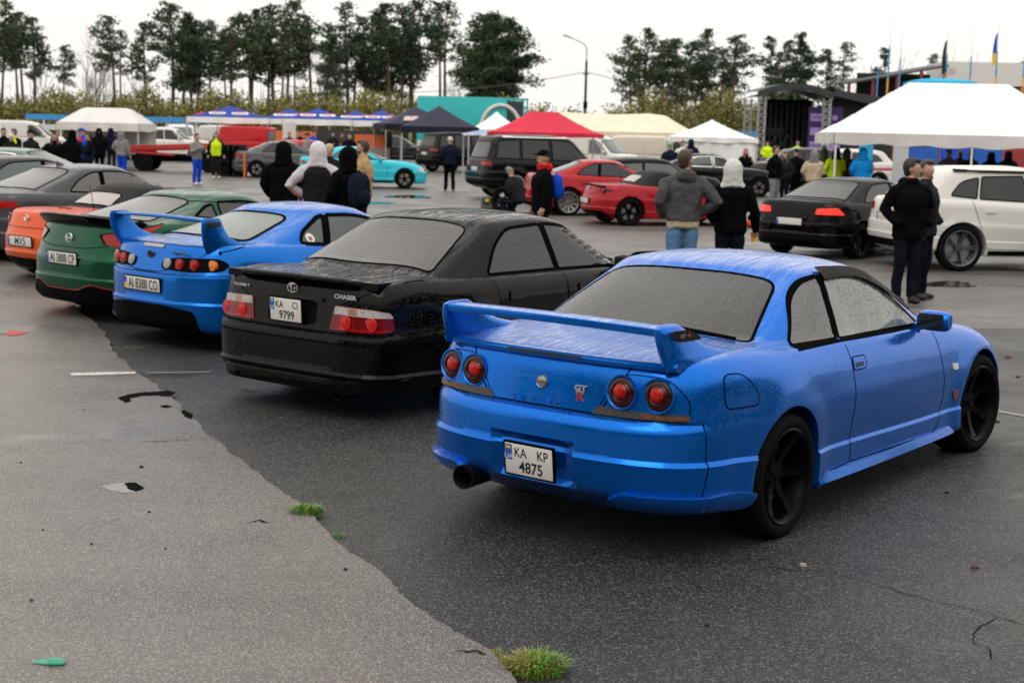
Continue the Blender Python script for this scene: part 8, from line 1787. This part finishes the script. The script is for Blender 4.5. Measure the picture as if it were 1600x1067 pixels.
# undergrowth: too many stems to count
q = random.Random(3); vs, fs, vs2, fs2 = [], [], [], []
def band(px0, px1, topf, dens, lists, dd=(150, 165)):
    for k in range(int((px1 - px0) * dens)):
        px = q.uniform(px0, px1); d = q.uniform(*dd); x, y, t = D(px, topf(px), d); hgt = t * q.uniform(.35, 1.02); L = lists[0] if q.random() < .62 else lists[1]
        for j in range(max(2, int(hgt / .55))): z = hgt * (j + q.random()) / max(2, int(hgt / .55)); clump(L[0], L[1], (x + q.gauss(0, .35), y + q.gauss(0, .5), z), .58, 8, q, .30, .8)
A_, B_ = (vs, fs), (vs2, fs2)
band(-260, 660, lambda p: 146 + 8 * math.sin(p * .05) + 6 * math.sin(p * .13), 3.2, (A_, B_)); band(640, 860, lambda p: 158 + 8 * math.sin(p * .07), 2.4, (A_, B_)); band(850, 960, lambda p: 172 + 10 * math.sin(p * .11), 1.6, (A_, B_)); band(955, 1200, lambda p: 150 + 14 * math.sin(p * .06), 2.8, (A_, B_)); band(1200, 1800, lambda p: 178, 1.0, (A_, B_))
mb = MB(); mb.add(vs, fs); tag(mb.build('undergrowth', BUSH), 'pale green spring undergrowth below the pines', None, None, 'stuff')
mb = MB(); mb.add(vs2, fs2); tag(mb.build('undergrowth', BUSH_D), 'dark brown-green undergrowth below the pines', None, None, 'stuff')
# saplings: thin bare stems through the undergrowth
mb = MB()
for k in range(420):
    px = q.uniform(-20, 1250); d = q.uniform(150, 170); x, y, t = D(px, q.uniform(120, 165) if px < 640 or px > 980 else q.uniform(165, 185), d); lx = q.uniform(-.4, .4); mb.tube([(x, d, 0), (x + lx * .4, d, t * .5), (x + lx, d, t)], [.05, .035, .012], 4, caps=False)
tag(mb.build('undergrowth_stems', TWIG), 'thin brown stems in the undergrowth', None, None, 'stuff')

# woodland behind the viewpoint and along the right side of the lot, mirrored in the paint and glass of the cars
vs, fs = [], []; stems = MB()
for k in range(150):
    t = k / 149; a = R(200) + R(180) * t; rad = 42 + 6 * math.sin(k * 1.7); x, y = rad * 1.25 * math.cos(a), 6 + rad * math.sin(a); hgt = 12.5 + 3.0 * math.sin(k * 2.3) + 1.5 * math.sin(k * .6)
    stems.tube([(x, y, 0), (x, y, hgt * .9)], [.2, .05], 5, caps=False)
    for j in range(26): z = hgt * (.04 + .96 * (j + q.random()) / 26); clump(vs, fs, (x + q.gauss(0, .9), y + q.gauss(0, .9), z), 1.25 * (1.1 - .7 * z / hgt), 9, q, 1.0, .8)
mb = MB(); mb.add(vs, fs); tag(mb.build('woodland', NEEDLE), 'dark pine woodland round the lot behind the viewpoint', None, None, 'stuff')
tag(stems.build('woodland_trunks', BARK), 'trunks of the woodland round the lot', None, None, 'stuff')
# ------------------------------------------------------------------ grass tufts, litter and pebbles
GRASS_M = plain('grass_blade', (.10, .24, .025), .6, var=.35, vscale=30); STRAW = plain('straw_blade', (.32, .22, .06), .7, var=.3, vscale=30)
def tuft(label, px, py, w, h, n, seed, straw=.0, z=0.0):
    q = random.Random(seed); c = Vector(G(px, py, z)); A, B = MB(), MB()
    for k in range(n):
        a = q.uniform(0, 6.28); r = w * math.sqrt(q.random()) * .5; b0 = c + Vector((math.cos(a) * r, math.sin(a) * r * .8, 0)); l = h * q.uniform(.4, 1.15) * (1.1 - .5 * r / (w * .5)); d = Vector((math.cos(a), math.sin(a), 0)) * q.uniform(.1, .9) * l + Vector((q.uniform(-1, 1), q.uniform(-1, 1), 0)) * l * .25
        s = Vector((-d.y, d.x, 0)); s = s.normalized() * q.uniform(.0018, .0035) if s.length > 1e-6 else Vector((.003, 0, 0)); m = b0 + d * .4 + Vector((0, 0, l * .7)); e = b0 + d * 1.1 + Vector((0, 0, l * q.uniform(.6, 1.0)))
        M = B if q.random() < straw * (1.6 if d.x < 0 else .5) else A; M.add([b0 - s, b0 + s, m + s * .8, m - s * .8, e], [(0, 1, 2, 3), (3, 2, 4)])
    o = A.build('grass_tuft', GRASS_M); tag(o, label, 'grass')
    if len(B.v) > 60: B.build('dry_blades', STRAW, o)['kind'] = 'stuff'
    return o
tuft('small green grass tuft on the asphalt edge', 479, 803, .17, .065, 420, 1, .06, .02); tuft('larger grass tuft with straw blades by the asphalt edge', 836, 1048, .23, .085, 800, 2, .30, .01); tuft('low straw sprig beside the larger tuft', 776, 1024, .10, .03, 70, 3, .7, .01); tuft('dried straw patch by the larger tuft', 800, 1040, .10, .04, 90, 4, .95, .01)
tuft('low weed patch behind the black saloon bumper', 386, 612, .22, .03, 160, 5, .0); tuft('low weed patch behind the blue coupe with bridge wing', 206, 546, .26, .03, 150, 6, .0); tuft('weed sprig in the asphalt edge', 530, 838, .10, .025, 40, 7, .0, .01); tuft('weed sprig by the drain of the black saloon', 440, 655, .16, .015, 60, 8, .0)
# curled green wrapper
c = G(82, 1036, ZP); mb = MB(); vs = []; n = 12
for i in range(n + 1):
    a = math.pi * 1.25 * i / n
    for j in range(4): t = j / 3; vs.append((c[0] + .012 + .055 * t - .02, c[1] + .030 * math.cos(a) * (1 - .25 * t), c[2] + .006 + .016 * math.sin(a) * (1 - .45 * t)))
mb.add(vs, [(i * 4 + j, i * 4 + j + 1, (i + 1) * 4 + j + 1, (i + 1) * 4 + j) for i in range(n) for j in range(3)]); mb.add([(c[0] - .075, c[1] - .012, c[2] + .006), (c[0] - .005, c[1] - .028, c[2] + .008), (c[0] - .002, c[1] + .02, c[2] + .012), (c[0] - .07, c[1] + .006, c[2] + .010)], [(0, 1, 2, 3)])
tag(mb.build('wrapper', plain('wrapper_green', (.01, .26, .15), .35), None, 50), 'curled green wrapper on the pale asphalt', 'litter')
def stone(px, py, s, col, lab, z, name='pebble'):
    p = G(px, py, z); q = random.Random(int(px * 7 + py)); bm = bmesh.new(); bmesh.ops.create_icosphere(bm, subdivisions=2, radius=s)
    for v in bm.verts: v.co *= q.uniform(.75, 1.2); v.co.z *= .6
    me = bpy.data.meshes.new(name); bm.to_mesh(me); bm.free(); tag(link(name, me, None, col, (p[0], p[1], z + s * .4)), lab, 'pebble', 'pebbles and crumbs on the asphalt')
DKS = plain('dark_crumb', (.008, .009, .009), .8); BRS = plain('brown_crumb', (.09, .03, .018), .7)
for px, py, s, m, lab, z in [(1523, 887, .016, BRS, 'reddish brown pebble on the dark asphalt', .008), (221, 730, .013, DKS, 'black crumb above the tar spot', ZP), (233, 800, .008, DKS, 'small black crumb on the pale asphalt', ZP), (143, 850, .007, DKS, 'small black crumb on the pale asphalt', ZP), (67, 828, .006, DKS, 'small black crumb on the pale asphalt', ZP), (259, 857, .006, DKS, 'small black crumb on the pale asphalt', ZP), (33, 723, .007, DKS, 'small black crumb on the pale asphalt', ZP), (131, 641, .006, DKS, 'small black crumb on the pale asphalt', ZP),
        (49, 938, .009, BRS, 'reddish crumb on the pale asphalt', ZP), (540, 890, .010, DKS, 'black crumb near the step in the asphalt', ZP), (1105, 977, .012, DKS, 'flat black crumb on the dark asphalt', .008), (1255, 885, .018, plain('stone_grey', (.25, .24, .22), .8), 'pale grey pebble on the dark asphalt', .008), (1479, 770, .012, DKS, 'black crumb beside the blue coupe', .008), (1558, 660, .02, DKS, 'dark crumb past the front wheel', .004), (1575, 560, .03, BRS, 'brown clod beyond the blue bonnet', .004), (1528, 570, .02, DKS, 'dark clod beyond the blue bonnet', .004), (1590, 590, .02, BRS, 'reddish clod beyond the blue bonnet', .004)]: stone(px, py, s, m, lab, z)
